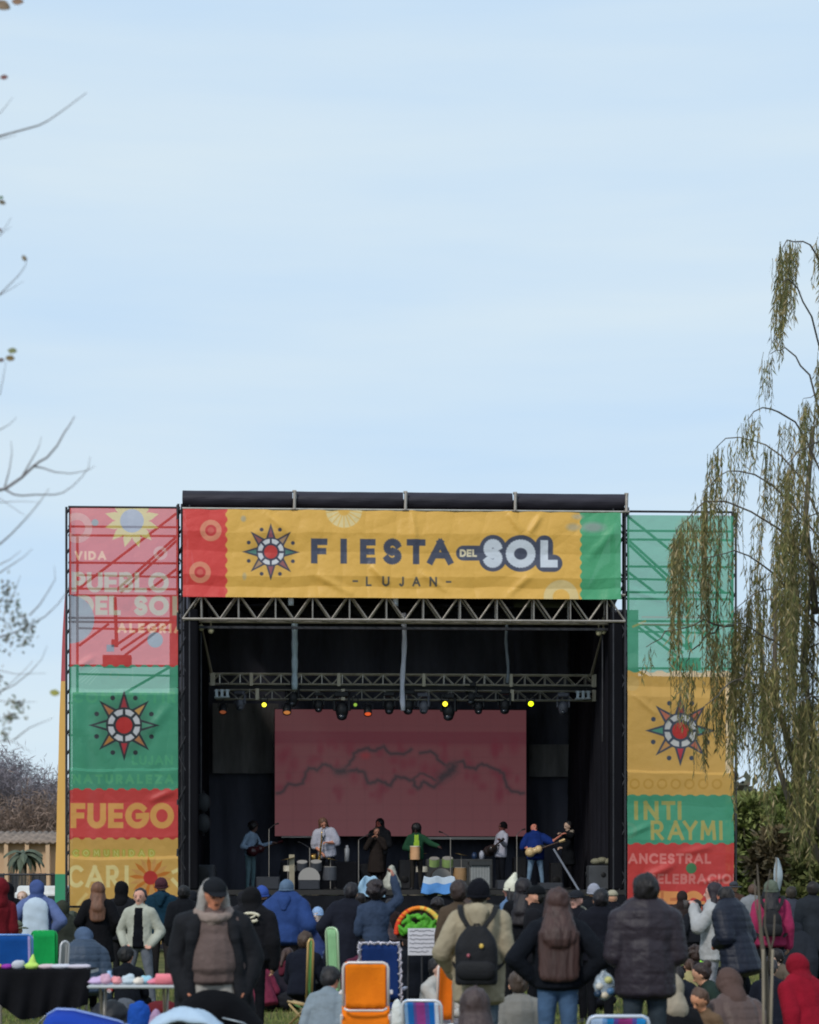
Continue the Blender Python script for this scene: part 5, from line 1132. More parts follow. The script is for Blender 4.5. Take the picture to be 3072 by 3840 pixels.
person('person hooded in magenta fleece sitting on the lawn', 992, 20.5, 3566, 24, base='ground', tc=(146, 56, 84), bc=(40, 36, 44), hair=None, hat=('hood', (146, 56, 84)), lean=14, b=.05, La='knee', Ra='lap', side=-8, s=.95)
person('person lying back in dark grey green beside the magenta fleece', 1104, 21.5, 3640, 10, base='ground', tc=(64, 70, 74), bc=(26, 26, 32), hair=('short', (30, 26, 26)), lean=62, b=.09, w=1.15, s=1.0)
person('person seated in a green folding chair wearing a brown jacket', 1205, 27, 3484, 4, base='low', tc=(98, 74, 56), bc=INK, hair=('short', (46, 30, 26)), b=.02, s=.85)
person('person in a pale blue grey sweater sitting left of the orange chair', 1212, 17.6, 3638, -14, base='ground', tc=(152, 166, 178), bc=(60, 62, 70), sk=(206, 136, 112), hair=('short', (20, 18, 20), .01), b=.03, head=(8, -26), lean=12, s=.95, wr=.014)
person('child in a white hoodie and grey leggings sprawled beside the orange chair', 1600, 19.5, 3595, -120, base='legsout', tc=(214, 210, 204), bc=(152, 150, 160), sk=(200, 158, 140), hair=('short', (28, 24, 26)), La='forward', Ra='forward', b=.03, s=.95, lean=14, wr=.014)
person('dark haired person sitting low in front of the cream hoodie', 1790, 14.6, 3728, 6, base='ground', tc=(44, 38, 38), bc=INK, hair=('long', (52, 42, 42), .02, .3, .14), b=.04, s=.97)
# --- right of centre
person('woman in a white knit cap and denim jacket facing sideways', 1916, 28, 3322, 60, tc=(110, 140, 180), bc=COAL, sk=(140, 96, 84), hair=('long', (26, 22, 26), .006, .25), hat=('beanie', (214, 212, 194), .07), b=.03, s=1.0)
person('dark haired person right behind the white knit cap', 1965, 27, 3338, -20, tc=INK, bc=INK, hair=('long', (24, 20, 24), .012, .3), b=.05, s=1.0)
person('man in a flat black cap in profile right of the white knit cap', 2008, 24, 3318, 78, tc=(30, 30, 36), bc=INK, sk=(200, 146, 122), hair=('short', (24, 22, 22)), hat=('cap', (20, 22, 28)), b=.05)
person('person in a black hood with a beige collar beside the long brown hair', 2160, 26, 3336, 150, tc=(26, 28, 36), bc=INK, sk=(200, 150, 136), hair=None, hat=('cap', (40, 42, 50)), b=.05, hood=(168, 164, 146))
person('spectator with a silver grey hood near the stage right', 2226, 33, 3352, 10, tc=(24, 26, 34), bc=INK, hair=None, hat=('beanie', (150, 152, 166)), b=.05, s=.97)
person('spectator in a tan cap near the stage right', 2260, 35, 3340, -10, tc=(30, 30, 38), bc=INK, hair=None, hat=('beanie', (170, 124, 78)), b=.05)
person('spectator in a black cap with pale crown near the right stage leg', 2296, 34, 3336, 8, tc=(28, 28, 36), bc=INK, hair=None, hat=('cap', (190, 182, 160)), b=.06)
person('dark figure filling the gap between the long hair and the maroon jacket', 2252, 24, 3398, 6, tc=(26, 28, 38), bc=INK, hair=('short', (20, 18, 22)), b=.07, s=.93)
person('seated child in dark navy holding a bag between the two front standers', 2248, 19.6, 3560, 160, base='ground', tc=(34, 38, 52), bc=INK, sk=(196, 144, 126), hair=('short', (30, 26, 28)), La='lap', Ra='lap', b=.05, s=.9)
person('person in light grey seated low behind the woman with hands on hips', 1952, 20.5, 3650, 5, base='ground', tc=(150, 148, 142), bc=(70, 66, 62), hair=('short', (60, 50, 44)), b=.09, s=.95)
# --- far right
p48 = person('dark haired woman in a white fleece jacket lifting a cup to her face', 2672, 27.5, 3342, 76, tc=(202, 202, 204), bc=(168, 168, 176), sk=(196, 150, 136), hair=('long', (26, 20, 26), .012, .22), La='face', Ra='face', b=.045, hem=.2, s=.97, wr=.018)
m = MB(); m.tube([(0, 0, -.05), (0, 0, .06)], [.03, .04], 10); tag(m.build('cup', mat('dark paper cup', (70, 66, 66), .6), loc=p48['M'] @ p48['T'](.05, .34, .50), smooth=True), 'dark cup raised by the woman in the white fleece', 'cup')
person('man in a dark navy puffer jacket bending toward the left at right', 2766, 25.5, 3332, 50, tc=(24, 30, 50), bc=INK, sk=(178, 112, 88), hair=('short', (26, 22, 24), .008), lean=14, b=.10, w=1.15, hem=.25, coat=.2, head=(10, 20), puff=.006, La='tuck', Ra='tuck')
p50 = person('person in a hot pink jacket and olive cap near the willow', 2892, 30, 3300, -6, tc=(184, 56, 102), bc=INK, hair=('long', (18, 16, 20), .01, .14), hat=('beanie', (96, 104, 92)), b=.06, hem=.1)
backpack(p50, 'black backpack worn over the hot pink jacket', (22, 22, 26), .26, .36, .14, .20)
person('person in a navy coat crouching with one hand to the cheek at right', 2650, 20.5, 3634, 60, base='ground', tc=(28, 32, 44), bc=(30, 44, 74), sk=(186, 128, 104), hair=('short', (30, 26, 28)), La='face', Ra='knee', lean=26, b=.06, s=.95)
person('person in a beige hood seated beside the maroon jacket man', 2556, 18.6, 3668, 16, base='ground', tc=(34, 34, 38), bc=INK, hair=None, hat=('hood', (190, 176, 156)), b=.05, lean=12, s=1.0)
person('person wrapped in a puffy brown coat sitting at the lower right', 2796, 17.0, 3652, 20, base='ground', tc=(104, 82, 78), bc=(44, 38, 40), hair=None, hat=('hood', (104, 82, 78)), b=.10, lean=16, puff=.007, w=1.1, s=1.02)
person('child with tan face and light brown jacket below the navy coat', 2666, 19.5, 3706, 130, base='ground', tc=(128, 102, 80), bc=(70, 56, 50), sk=(196, 138, 106), hair=('short', (60, 44, 36)), b=.03, auto=False, head=(20, 0))
person('person in a crimson jacket seated at the right edge', 3046, 18.6, 3590, 30, base='ground', tc=(162, 24, 46), bc=(26, 30, 44), sk=(200, 150, 130), hair=('short', (28, 22, 24)), hat=('hood', (150, 24, 44)), b=.10, w=1.2, s=1.02, lean=10)
person('black haired child in a taupe jacket leaning on the crimson jacket', 2968, 19.2, 3566, 120, base='ground', tc=(116, 104, 92), bc=(40, 44, 60), sk=(206, 170, 152), hair=('short', (22, 18, 20), .01), La='knee', Ra='forward', lean=14, b=.05, s=.92)
person('hooded person in charcoal curled up behind the black haired child', 2975, 23, 3470, -20, base='low', tc=(44, 48, 56), bc=INK, hair=None, hat=('hood', (44, 48, 56)), lean=24, b=.12, w=1.2)
person('tall person in dark grey standing at the far right edge', 3048, 34, 3308, 0, tc=(48, 52, 60), bc=INK, hair=('short', (34, 30, 30)), b=.05, coat=.2)
person('person in a grey coat standing between the pink jacket and the right edge', 2966, 36, 3326, 8, tc=(74, 78, 92), bc=COAL, hair=('short', (44, 40, 36)), b=.05)
person('distant person in a white shawl behind the navy puffer jacket', 2822, 44, 3318, 5, tc=(150, 154, 160), bc=COAL, hair=('short', (80, 60, 50)), b=.05)
person('distant person in a grey hat next to the right tower', 2752, 47, 3306, -5, tc=(90, 66, 58), bc=COAL, hair=None, hat=('brim', (72, 78, 88)), b=.04)
# --- more people standing close to the stage (back row)
rowb = [(722, 3344, 40, (38, 40, 48), 'grey hooded', 'hood'), (868, 3336, 40, (30, 30, 36), 'black curly haired', 'curly'), (912, 3350, 37, (44, 44, 50), 'charcoal hooded', 'hood'), (1008, 3338, 42, (28, 34, 48), 'navy beanie wearing', 'beanie'),
        (1150, 3352, 38, (30, 30, 36), 'black haired', 'short'), (1218, 3346, 41, (26, 28, 34), 'dark hooded', 'hood'), (1352, 3352, 38, (40, 42, 52), 'slate coated', 'short'), (1462, 3350, 36, (58, 44, 44), 'brown jacketed', 'short'),
        (1598, 3346, 42, (28, 30, 38), 'long haired', 'long'), (1640, 3356, 35, (64, 56, 48), 'brown coated curly haired', 'curly'), (1846, 3346, 38, (70, 64, 54), 'khaki coated', 'short'), (2078, 3344, 40, (34, 34, 40), 'black beanie wearing', 'beanie'),
        (2120, 3350, 36, (46, 46, 56), 'slate hooded', 'hood'), (2330, 3352, 38, (30, 32, 38), 'black coated', 'short'), (2560, 3350, 42, (60, 50, 50), 'brown hooded', 'hood'), (2610, 3362, 36, (34, 36, 44), 'dark haired', 'short'), (2936, 3330, 42, (70, 84, 84), 'grey green coated', 'short')]
near_of = ['behind the open black coat', 'left of the floor monitor of the guitarist', 'behind the cream back print', 'behind the bright blue cap', 'just right of the bright blue hoodie', 'behind the small child in the knit cap', 'below the pale blue cloth', 'below the silver sack',
           'below the flag on the stage', 'behind the vegetable display', 'right behind the black beanie and cream hoodie', 'behind the flat black cap man', 'left behind the beige collar', 'behind the maroon jacket man', 'behind the dark haired woman in white fleece', 'left of the woman in white fleece', 'between the pink jacket and the right edge in the distance']
for i_, ((x, y, Yd, col, look, hk), nf) in enumerate(zip(rowb, near_of)):
    if i_ in (1, 5, 8, 10, 13): continue
    y += (0, 22, -6, 14, 34, 4)[i_ % 6]
    person(f'{look} spectator {nf}', x, Yd, y, random.uniform(-25, 25), tc=col, bc=INK, hair=(hk, (24, 20, 22), .006) if hk in ('short', 'curly', 'long') else None, hat=(hk, tuple(max(c - 4, 0) for c in col)) if hk in ('hood', 'beanie') else None, b=.05, La='pocket', Ra='tuck')
# --- seated spectators filling the middle ground
low = [(1130, 3500, 33, NAVY, 'in navy sitting behind the green folding chair', 'low'), (1440, 3545, 29, (40, 40, 48), 'in charcoal hidden by the navy lounger', 'ground'), (2330, 3520, 24, (26, 28, 34), 'in black sitting behind the maroon jacket man', 'ground'),
       (2610, 3560, 24, (40, 34, 36), 'in dark brown below the white fleece woman', 'ground'), (2900, 3600, 22, (30, 34, 46), 'in ink blue sitting behind the young tree', 'ground'), (1640, 3520, 27, (30, 32, 40), 'in dark grey below the written placard', 'ground'),
       (2440, 3480, 30, (28, 28, 34), 'in black right behind the broad maroon jacket', 'ground'), (70, 3560, 25, (30, 30, 34), 'in black behind the green chair', 'ground'), (2730, 3560, 23, (20, 22, 30), 'in black below the navy puffer jacket', 'ground')]
for (x, y, Yd, col, lb, bs) in low:
    person('dark haired spectator ' + lb, x, Yd, y, random.uniform(-30, 30), base=bs, tc=col, bc=INK, hair=(random.choice(['short', 'curly', 'tail', 'bun', 'short']), random.choice([(26, 22, 24), (44, 32, 28), (60, 44, 36), (34, 30, 34)]), .006), b=.04, lean=random.uniform(5, 18), La='knee', Ra='knee', s=.95, head=(random.uniform(-5, 15), random.uniform(-35, 35)))

person('person lying on one side in black trousers and a grey fleece near the food tray', 1262, 27, 3648, -70, base='legsout', tc=(88, 88, 96), bc=(24, 24, 28), hair=('short', (50, 38, 32)), lean=48, b=.02, s=.95, La='floor', Ra='knee')
person('child in a mustard knit cap sitting left of the pale pink flask', 1150, 31, 3590, 40, base='ground', tc=(70, 74, 60), bc=INK, hair=None, hat=('beanie', (168, 130, 66)), b=.02, s=.75)
person('woman in a burgundy scarf sitting on the lawn beside the magenta fleece', 1062, 31, 3560, -30, base='ground', tc=(48, 44, 56), bc=INK, hair=('tail', (60, 42, 36)), b=.02, s=.9, hood=(96, 36, 52))
person('person in dark green lying propped up behind the brown puffy coat', 2736, 24, 3622, 80, base='legsout', tc=(44, 60, 54), bc=(30, 30, 36), hair=('bun', (40, 30, 28)), lean=30, b=.02, s=.95)
person('child in a pale yellow jacket sitting between the maroon jacket and the navy coat', 2596, 26, 3600, 20, base='ground', tc=(196, 184, 130), bc=INK, hair=('tail', (52, 38, 32)), b=.02, s=.72)
# ================================================================== TABLES, CHAIRS AND THINGS AMONG THE CROWD
def tubechair(label, px, top, Y, wpx, seat_z, bands, frame=(206, 206, 210), yaw=0, recl=14, cat='folding chair', lace=None, group='folding chairs on the lawn', drop=.12, thick=.012, armr=True):
    """folding chair seen from behind: tubular frame, cloth back made of vertical bands [(share, rgb)]"""
    c = W(px, top, Y); w_ = wpx / F * Y; H_ = c.z; root = empty('folding_chair', (c.x, Y, 0), R(yaw), label, cat, group)
    t = math.tan(R(recl)); hb = H_ - seat_z; FM = mat('painted tube', frame, .35, .2, var=.05)
    def bp(x, z): return Vector((x, -(z - seat_z) * t, z))
    r_ = .014; c_ = .05
    m = MB(); m.tube([bp(-w_ / 2, seat_z - .02), bp(-w_ / 2, H_ - c_), bp(-w_ / 2 + c_ * .3, H_ - c_ * .3), bp(-w_ / 2 + c_, H_), bp(w_ / 2 - c_, H_), bp(w_ / 2 - c_ * .3, H_ - c_ * .3), bp(w_ / 2, H_ - c_), bp(w_ / 2, seat_z - .02)], r_, 8); m.build('back_frame', FM, root, smooth=True)
    z0 = seat_z + hb * drop; mb = MB(); cols = []; n = 24; rows = []
    for j in range(9):
        z = z0 + (H_ + .004 - z0) * j / 8
        rows.append([bp(-w_ / 2 + .02 + (w_ - .04) * i / n, z) + Vector((0, .03 * math.sin(i / n * 3.14) * math.sin(j / 8 * 3.14) - .004, .004 * math.sin(i))) for i in range(n + 1)])
    mb.sheet(rows); acc = 0; lim = []
    for sh, rgb in bands: acc += sh; lim.append(acc)
    for j in range(8):
        for i in range(n): mb.m[j * n + i] = next((k for k, l in enumerate(lim) if (i + .5) / n <= l + 1e-6), len(lim) - 1)
    mb.build('backrest', [fabric(rgb) for _, rgb in bands], root, smooth=True, solid=thick)
    mb = MB(); rows = [[Vector((-w_ / 2 + .02 + (w_ - .04) * i / n, .02 + .42 * j / 6, seat_z - .04 * math.sin(j / 6 * 3.14) + .03 * j / 6)) for i in range(n + 1)] for j in range(7)]; mb.sheet(rows)
    for j in range(6):
        for i in range(n): mb.m[j * n + i] = next((k for k, l in enumerate(lim) if (i + .5) / n <= l + 1e-6), len(lim) - 1)
    mb.build('seat', [fabric(rgb) for _, rgb in bands], root, smooth=True, solid=thick)
    for sx in (-1, 1):
        m = MB(); m.tube([(sx * w_ / 2, .46, seat_z + .03), (sx * w_ / 2, .0, seat_z)], r_, 8); m.build('seat_rail', FM, root, smooth=True)
        m = MB(); m.tube([(sx * (w_ / 2 + .015), .40, seat_z), (sx * (w_ / 2 + .015), -.16, .0)], r_, 8); m.build('leg', FM, root, smooth=True)
        m = MB(); m.tube([(sx * (w_ / 2 + .015), -.06, seat_z), (sx * (w_ / 2 + .015), .42, .0)], r_, 8); m.build('leg', FM, root, smooth=True)
        if armr: m = MB(); m.box((sx * (w_ / 2 + .02), .18, seat_z + .2), (.045, .4, .025)); m.build('armrest', plastic(frame), root, bevel=.008)
    if lace:
        m = MB()
        pts = []
        for k in range(60):
            q = k / 59
            if q < .36: p = bp(-w_ / 2, z0 + (H_ - z0) * q / .36)
            elif q < .64: p = bp(-w_ / 2 + w_ * (q - .36) / .28, H_)
            else: p = bp(w_ / 2, H_ - (H_ - z0) * (q - .64) / .36)
            pts.append(p + Vector((.022 * math.sin(k * 2.4), -.018, .018 * math.cos(k * 2.4))))
        m.tube(pts, .010, 6); m.build('lacing', plastic(lace, .6), root, smooth=True)
    return root
oc = tubechair('bright orange folding chair with white tube frame', 1372, 3610, 20.5, 168, .42, [(1, (240, 124, 22))], (216, 206, 204), 0, 8)
m = MB(); w_ = .44; m.sheet([[(-w_ / 2 + w_ * i / 12, -.02 + .03 * math.sin(i / 12 * 3.14), z) for i in range(13)] for z in (.10, .22, .34, .50)]); m.build('lower_flap', fabric((238, 122, 22)), oc, smooth=True, solid=.01)
m = MB(); m.tube([(-w_ / 2 + .02, -.07, .48), (-w_ / 2 + .06, -.075, .46), (w_ / 2 - .06, -.075, .46), (w_ / 2 - .02, -.07, .48)], .012, 8); m.build('cross_bar', mat('painted tube', (216, 206, 204), .35, .2, var=.05), oc, smooth=True)
oc2 = tubechair('second orange folding chair, folded on its side behind the sprawled child', 1666, 3612, 23.0, 74, .14, [(1, (232, 112, 22))], (216, 196, 188), 34, 4)
tubechair('navy blue lounger back laced with white cord around its edge', 1430, 3536, 23.5, 150, .32, [(1, (28, 54, 112))], (180, 180, 196), -4, 18, 'lounger', (214, 208, 222), 'folding loungers')
tubechair('striped folding chair in blue and magenta right below the orange chair', 1590, 3750, 19.6, 146, .16, [(.08, (130, 170, 214)), (.16, (36, 112, 190)), (.10, (112, 84, 160)), (.26, (160, 70, 148)), (.1, (90, 90, 170)), (.16, (30, 110, 196)), (.14, (206, 214, 232))], (216, 218, 226), -10, 16)
tubechair('striped folding chair in pale blue and magenta at the bottom below the maroon jacket', 2312, 3808, 16.4, 226, .20, [(.2, (170, 192, 224)), (.1, (120, 160, 214)), (.12, (38, 132, 196)), (.08, (100, 70, 150)), (.24, (150, 56, 126)), (.08, (90, 80, 160)), (.18, (40, 136, 206))], (200, 206, 220), 2, 16)
tubechair('royal blue chair back at the left edge behind the black table', 55, 3506, 27, 140, .30, [(.9, (20, 74, 146)), (.1, (150, 140, 190))], (90, 130, 190), 0, 6)
tubechair('bright green chair back beside the blue one', 168, 3492, 28.5, 94, .36, [(1, (22, 150, 76))], (30, 140, 76), 0, 4, thick=.03, drop=.0)
tubechair('pale green chair back behind the food tray', 1256, 3480, 24.5, 52, .25, [(1, (138, 184, 138))], (170, 196, 160), -34, 4, armr=False)
tubechair('narrow light green chair edge left of the brown jacket', 1158, 3520, 25.2, 22, .25, [(1, (128, 178, 106))], (196, 160, 104), 30, 4, armr=False)
tubechair('white plastic chair frame beside the slate blue jacket', 232, 3530, 25.5, 34, .3, [(1, (150, 150, 150))], (196, 196, 200), 40, 6, armr=False)

# black clothed stall table
T1 = W(132, 3640, 22); k = empty('stall_table', (T1.x, 22, 0), R(1), 'long stall table covered to the ground with a black cloth', 'table'); hw, zt1 = 209 / F * 22, .78
m = MB(); m.box((0, .3, zt1 - .02), (hw * 2, .62, .03)); m.build('tabletop', plastic((190, 190, 190)), k)
for sx in (-1, 1):
    for yy in (.04, .56): m = MB(); m.tube([(sx * (hw - .12), yy, 0), (sx * (hw - .12), yy, zt1 - .035)], .014, 8); m.build('leg', STEEL, k)
rows = []
for j in range(14):
    t_ = j / 13; row = []
    for i in range(70):
        q = i / 69; x = -hw + 2 * hw * q; hemz = .33 + .05 * math.sin(q * 7 + 2) + .22 * max(0, abs(q - .62) * 2.4 - .55); z = zt1 + .004 + (hemz - zt1) * t_
        row.append((x * (1 - .05 * t_ * abs(math.sin(q * 11))), -.015 - t_ * (.05 + .045 * math.sin(q * 34 + 2 * t_)), z))
    rows.append(row)
top = [(p[0], .61, zt1 + .003) for p in rows[0]]
MB().sheet([top] + rows).build('tablecloth', mat('black cloth', (18, 18, 22), .9, bump=.3, bscale=14, var=.3, vscale=2.0, spec=.1), k, smooth=True)
goods = [((-.50, .07, 0), (236, 176, 76), 'small amber yellow bundle on the black table', 'ell', (.075, .05, .035)), ((-.40, .09, 0), (222, 190, 84), 'pale yellow bundle next to the amber one on the black table', 'ell', (.05, .05, .03)), ((-.30, .08, 0), (150, 60, 160), 'purple pouch on the black table', 'ell', (.06, .05, .03)),
         ((-.19, .09, 0), (186, 190, 200), 'grey plastic bag on the black table', 'ell', (.07, .05, .05)), ((-.05, .1, 0), (190, 224, 110), 'neon green cone shaped bag standing on the black table', 'cone', (.08, .06, .14)),
         ((.10, .09, 0), (206, 186, 192), 'pinkish white packet on the black table', 'ell', (.09, .05, .03)), ((.24, .09, 0), (196, 196, 206), 'pale grey folded cloth on the black table', 'ell', (.11, .06, .03)), ((.42, .09, 0), (190, 184, 196), 'lilac grey folded cloth on the black table', 'ell', (.13, .06, .028))]
for (p, rgb, lb, kd, sz) in goods:
    m = MB()
    if kd == 'ell':
        m.ell((0, 0, sz[2] * .8), sz, 12, 6); m.ell((sz[0] * .5, .01, sz[2] * 1.1), (sz[0] * .5, sz[1] * .8, sz[2] * .7), 10, 5)
    else: m.ell((0, 0, .03), (sz[0], sz[1], .04), 12, 6); capm(m, (0, 0, .04), (.01, 0, sz[2]), .05, .012)
    V, N, f = remesh(m, .008, 2); V += N * (wob(V, 50, 3) * .004)[:, None]
    tag(np_mesh('goods_bundle', V, f, fabric(rgb), smooth=True, loc=(T1.x + p[0], 22 + p[1], zt1 + .006)), lb, 'bundle', 'goods laid out on the black table')
# small folding table with packages
T2 = W(492, 3695, 18.2); zt2 = T2.z; k = empty('small_table', (T2.x, 18.2, 0), 0, 'small grey white folding table loaded with pink and lilac packages', 'table'); hw2 = 165 / F * 18.2
m = MB(); m.box((0, .22, zt2 - .014), (hw2 * 2, .46, .028)); m.build('tabletop', plastic((176, 182, 186)), k, bevel=.012)
for sx in (-1, 1):
    for e in (-1, 1): m = MB(); m.tube([(sx * hw2 * .72, .22 - e * .17, zt2 - .03), (sx * hw2 * .72 + .0, .22 + e * .17, 0)], .012, 8); m.build('leg', STEEL, k)
items = [(-.30, .10, .075, .055, .05, (196, 170, 206), 'lilac wrapped package at the left end of the small table'), (-.22, .08, .05, .05, .075, (206, 164, 186), 'pink lilac package stacked left on the small table'), (-.13, .10, .05, .05, .055, (226, 150, 156), 'salmon pink bundle on the small table'), (-.04, .12, .07, .05, .06, (190, 204, 214), 'pale blue bundle in the middle of the small table'),
         (.05, .09, .05, .05, .05, (226, 216, 204), 'cream bundle in the middle of the small table'), (.10, .13, .06, .05, .065, (150, 196, 214), 'sky blue bundle on the small table'), (.17, .09, .055, .05, .045, (220, 130, 150), 'rose pink bundle beside the rolled pack')]
for (x, y, a_, b_, h_, rgb, lb) in items:
    m = MB()
    r2 = random.Random(int(x * 100) + 99)
    for _ in range(6): m.ell((r2.uniform(-a_ * .5, a_ * .5), r2.uniform(-b_ * .4, b_ * .4), h_ * r2.uniform(.4, 1.0)), (a_ * r2.uniform(.4, .7), b_ * .6, h_ * r2.uniform(.3, .55)), 10, 6)
    m.ell((0, 0, h_ * .45), (a_, b_, h_ * .45), 12, 6); V, N, f = remesh(m, .008, 2); V += N * (wob(V, 60, 8) * .004)[:, None]; V[:, 2] = np.maximum(V[:, 2], .001)
    tag(np_mesh('package', V, f, fabric(rgb), smooth=True, loc=(T2.x + x, 18.2 + y, zt2 + .002)), lb, 'package', 'packages on the small table')
m = MB(); m.tube([(-.085, 0, .047), (-.08, 0, .047), (.08, 0, .047), (.085, 0, .047)], [.035, .046, .046, .035], 16); o = m.build('rolled_pack', fabric((232, 130, 142)), loc=(T2.x + .28, 18.27, zt2), smooth=True); tag(o, 'pink rolled pack with brown end at the right end of the small table', 'roll')
m = MB(); m.tube([(.085, 0, .047), (.092, 0, .047)], .038, 16); m.build('end_cap', mat('kraft card', (150, 104, 74), .8), o)
m = MB(); m.tube([(0, 0, 0), (0, 0, .06), (0, 0, .085), (0, 0, .11)], [.03, .03, .016, .016], 12); tag(m.build('bottle', plastic((150, 184, 220)), loc=(T2.x - .22, 18.2 + .28, zt2 + .0), smooth=True), 'pale blue bottle standing at the back of the small table', 'bottle')

# vegetable display with written placard
vb = W(1572, 3480, 25.5); k = empty('vegetable_display', (vb.x, 25.5, 0), 0, 'round display with red and yellow rim heaped with green leaves', 'display'); zb = vb.z
m = MB(); rim = []
for j in range(37): t = math.pi * j / 36; rim.append((-.26 * math.cos(t), .02, zb - .06 + .29 * math.sin(t)))
rr3 = random.Random(8); cols = [(214, 70, 44), (226, 126, 46), (232, 186, 84), (206, 200, 96)]
for j in range(36):
    q = Vector(rim[j]); n_ = Vector((q.x, 0, q.z - zb + .06)).normalized(); m = MB(); m.ell((0, 0, 0), (.035, .03, .026), 8, 5); m.build('rim_ornament', fabric(cols[min(3, int(j / 36 * 4 + rr3.uniform(-.6, .6))) if j < 34 else 2]), k, loc=q, smooth=True)
m = MB(); m.tube([(0, .03, zb - .06), (0, .05, zb - .06)], .265, 30); m2 = [(p[0] * 1, p[1], max(p[2], zb - .13)) for p in m.v]; m.v = m2; m.build('tray', mat('dark wicker', (46, 38, 30), .9, bump=.6, bscale=50), k)
leaf = MB()
for j in range(70):
    a, rad = rr3.uniform(.05, 3.09), rr3.uniform(.0, .21); c0 = Vector((rad * math.cos(a) * 1.05, -.03 - rr3.uniform(0, .06), zb - .06 + rad * math.sin(a))); Mx = Matrix.Rotation(rr3.uniform(0, 3.1), 3, 'Y')
    leaf.ell(c0, (.06, .022, .026), 10, 5, Mx)
V, N, f = remesh(leaf, .010, 1); tag(np_mesh('leaves', V, f, mat('green leaves', (74, 150, 38), .6, bump=.6, bscale=40, var=.45, vscale=14), k, smooth=True), kind='stuff')
m = MB(); m.tube([(-.14, .04, 0), (-.12, .04, zb - .1)], .012, 6); m.build('leg', DARKSTEEL, k); m = MB(); m.tube([(.14, .04, 0), (.12, .04, zb - .1)], .012, 6); m.build('leg', DARKSTEEL, k)
pc = W(1583, 3532, 25.3); k = empty('placard', (pc.x, 25.3, pc.z - .15), R(4), 'white placard with lines of grey handwriting below the green leaves', 'placard')
m = MB(); m.box((0, 0, .15), (.325, .012, .31)); m.build('board', mat('white card', (206, 204, 212), .8), k)
m = MB(); m.tube([(0, .02, -(pc.z - .15)), (0, .02, .1)], .012, 6); m.build('post', DARKSTEEL, k)
for ln in range(6):      # illegible handwriting
    m = MB(); x = -.145; z = .275 - .048 * ln; pts = []
    while x < .14 - (.05 if ln == 5 else 0): pts.append((x, -.009, z + rr3.uniform(-.011, .011))); x += rr3.uniform(.006, .012)
    m.tube(pts, .0035, 4); m.build('writing', mat('grey ink', (92, 92, 104), .8), k)

# stroller hood, quilt, bag, blue things in the foreground left
sk = W(838, 3704, 17.4); k = empty('stroller', (sk.x, 17.0, 0), R(6), 'child stroller with a large black canopy hood', 'stroller'); Hc = sk.z
m = MB()
for t in np.linspace(0, 1, 7): m.ell((-.04 + .34 * t ** 1.3, .0, Hc - .20 - .30 * t ** 1.6), (.29 - .10 * t, .27, .20), 16, 10)
m.ell((-.20, .0, Hc - .32), (.20, .25, .20), 14, 8)
V, N, f = remesh(m, .014, 6); V += N * (wob(V, 9, 31) * .010)[:, None]; np_mesh('canopy', V, f, mat('black cloth', (14, 14, 18), .9, bump=.3, bscale=14, var=.3, vscale=2.0, spec=.1), k, smooth=True)
m = MB(); m.tube([(.02, -.275, Hc - .20), (.18, -.285, Hc - .24), (.30, -.28, Hc - .33), (.44, -.26, Hc - .46)], .008, 6); m.build('canopy_rib', metal((150, 158, 166)), k, smooth=True)
m = MB(); m.box((0, .0, .30), (.40, .42, .20)); m.build('basket', BLACK(), k, bevel=.05)
for sx in (-1, 1):
    m = MB(); m.tube([(sx * .24, -.3, .3), (sx * .26, .3, .12)], .014, 6); m.build('frame', DARKSTEEL, k)
    for yy in (-.3, .32): 
        m = MB(); m.tube([(sx * .27 - .02, yy, .12), (sx * .27 + .02, yy, .12)], .12, 18); m.build('wheel', mat('rubber', (30, 30, 32), .8), k)
m = MB(); rows = []
for j in range(13):
    t = j / 12; rows.append([Vector((-.29 + .58 * i / 14, -.05 + .34 * t, .02 * math.sin(i * 1.3 + j) * .4 + .19 * math.sin(3.14 * i / 14) ** .6 * math.sin(3.14 * (.1 + .8 * t)) ** .5)) for i in range(15)])
m.sheet(rows); qp = W(690, 3812, 15.6); tag(m.build('quilt', fabric((172, 192, 212)), loc=(qp.x, 15.6, qp.z - .14), smooth=True, solid=.02), 'pale blue quilt bulging up at the bottom edge in front of the stroller', 'quilt')
bx = empty('cool_box', (qp.x, 15.85, 0), 0, 'grey cool box under the pale blue quilt', 'cool box'); h_ = qp.z - .16
m = MB(); m.box((0, 0, h_ / 2), (.5, .34, h_)); m.build('body', plastic((110, 112, 120)), bx, bevel=.03); m = MB(); m.box((0, 0, h_ - .03), (.53, .36, .05)); m.build('lid', plastic((140, 144, 150)), bx, bevel=.015)
# folded blue lounger lying low
lo = W(300, 3800, 17.0); k = empty('folded_lounger', (lo.x, 17.0, 0), R(-4), 'folded blue lounger with pale curved tube edge at the lower left', 'lounger'); z = lo.z
pts = [Vector((-.27, 0, z - .10)), Vector((-.25, 0, z - .01)), Vector((-.18, 0, z + .03)), Vector((-.05, 0, z + .025)), Vector((.12, 0, z - .015)), Vector((.30, 0, z - .06)), Vector((.46, 0, z - .13))]
m = MB(); m.tube(pts, .012, 8); m.build('edge_tube', mat('painted tube', (120, 142, 196), .35, .2), k, smooth=True)
m = MB(); m.sheet([[p + Vector((0, .0, -.008)) for p in pts], [p + Vector((0, -.12, -.055)) for p in pts], [p + Vector((.02, -.2, -.12)) for p in pts]]); m.build('fabric', fabric((28, 62, 158)), k, smooth=True, solid=.015)
for x in (-.2, .35): m = MB(); m.tube([(x, 0, 0), (x, 0, z - .06)], .012, 6); m.build('leg', DARKSTEEL, k)
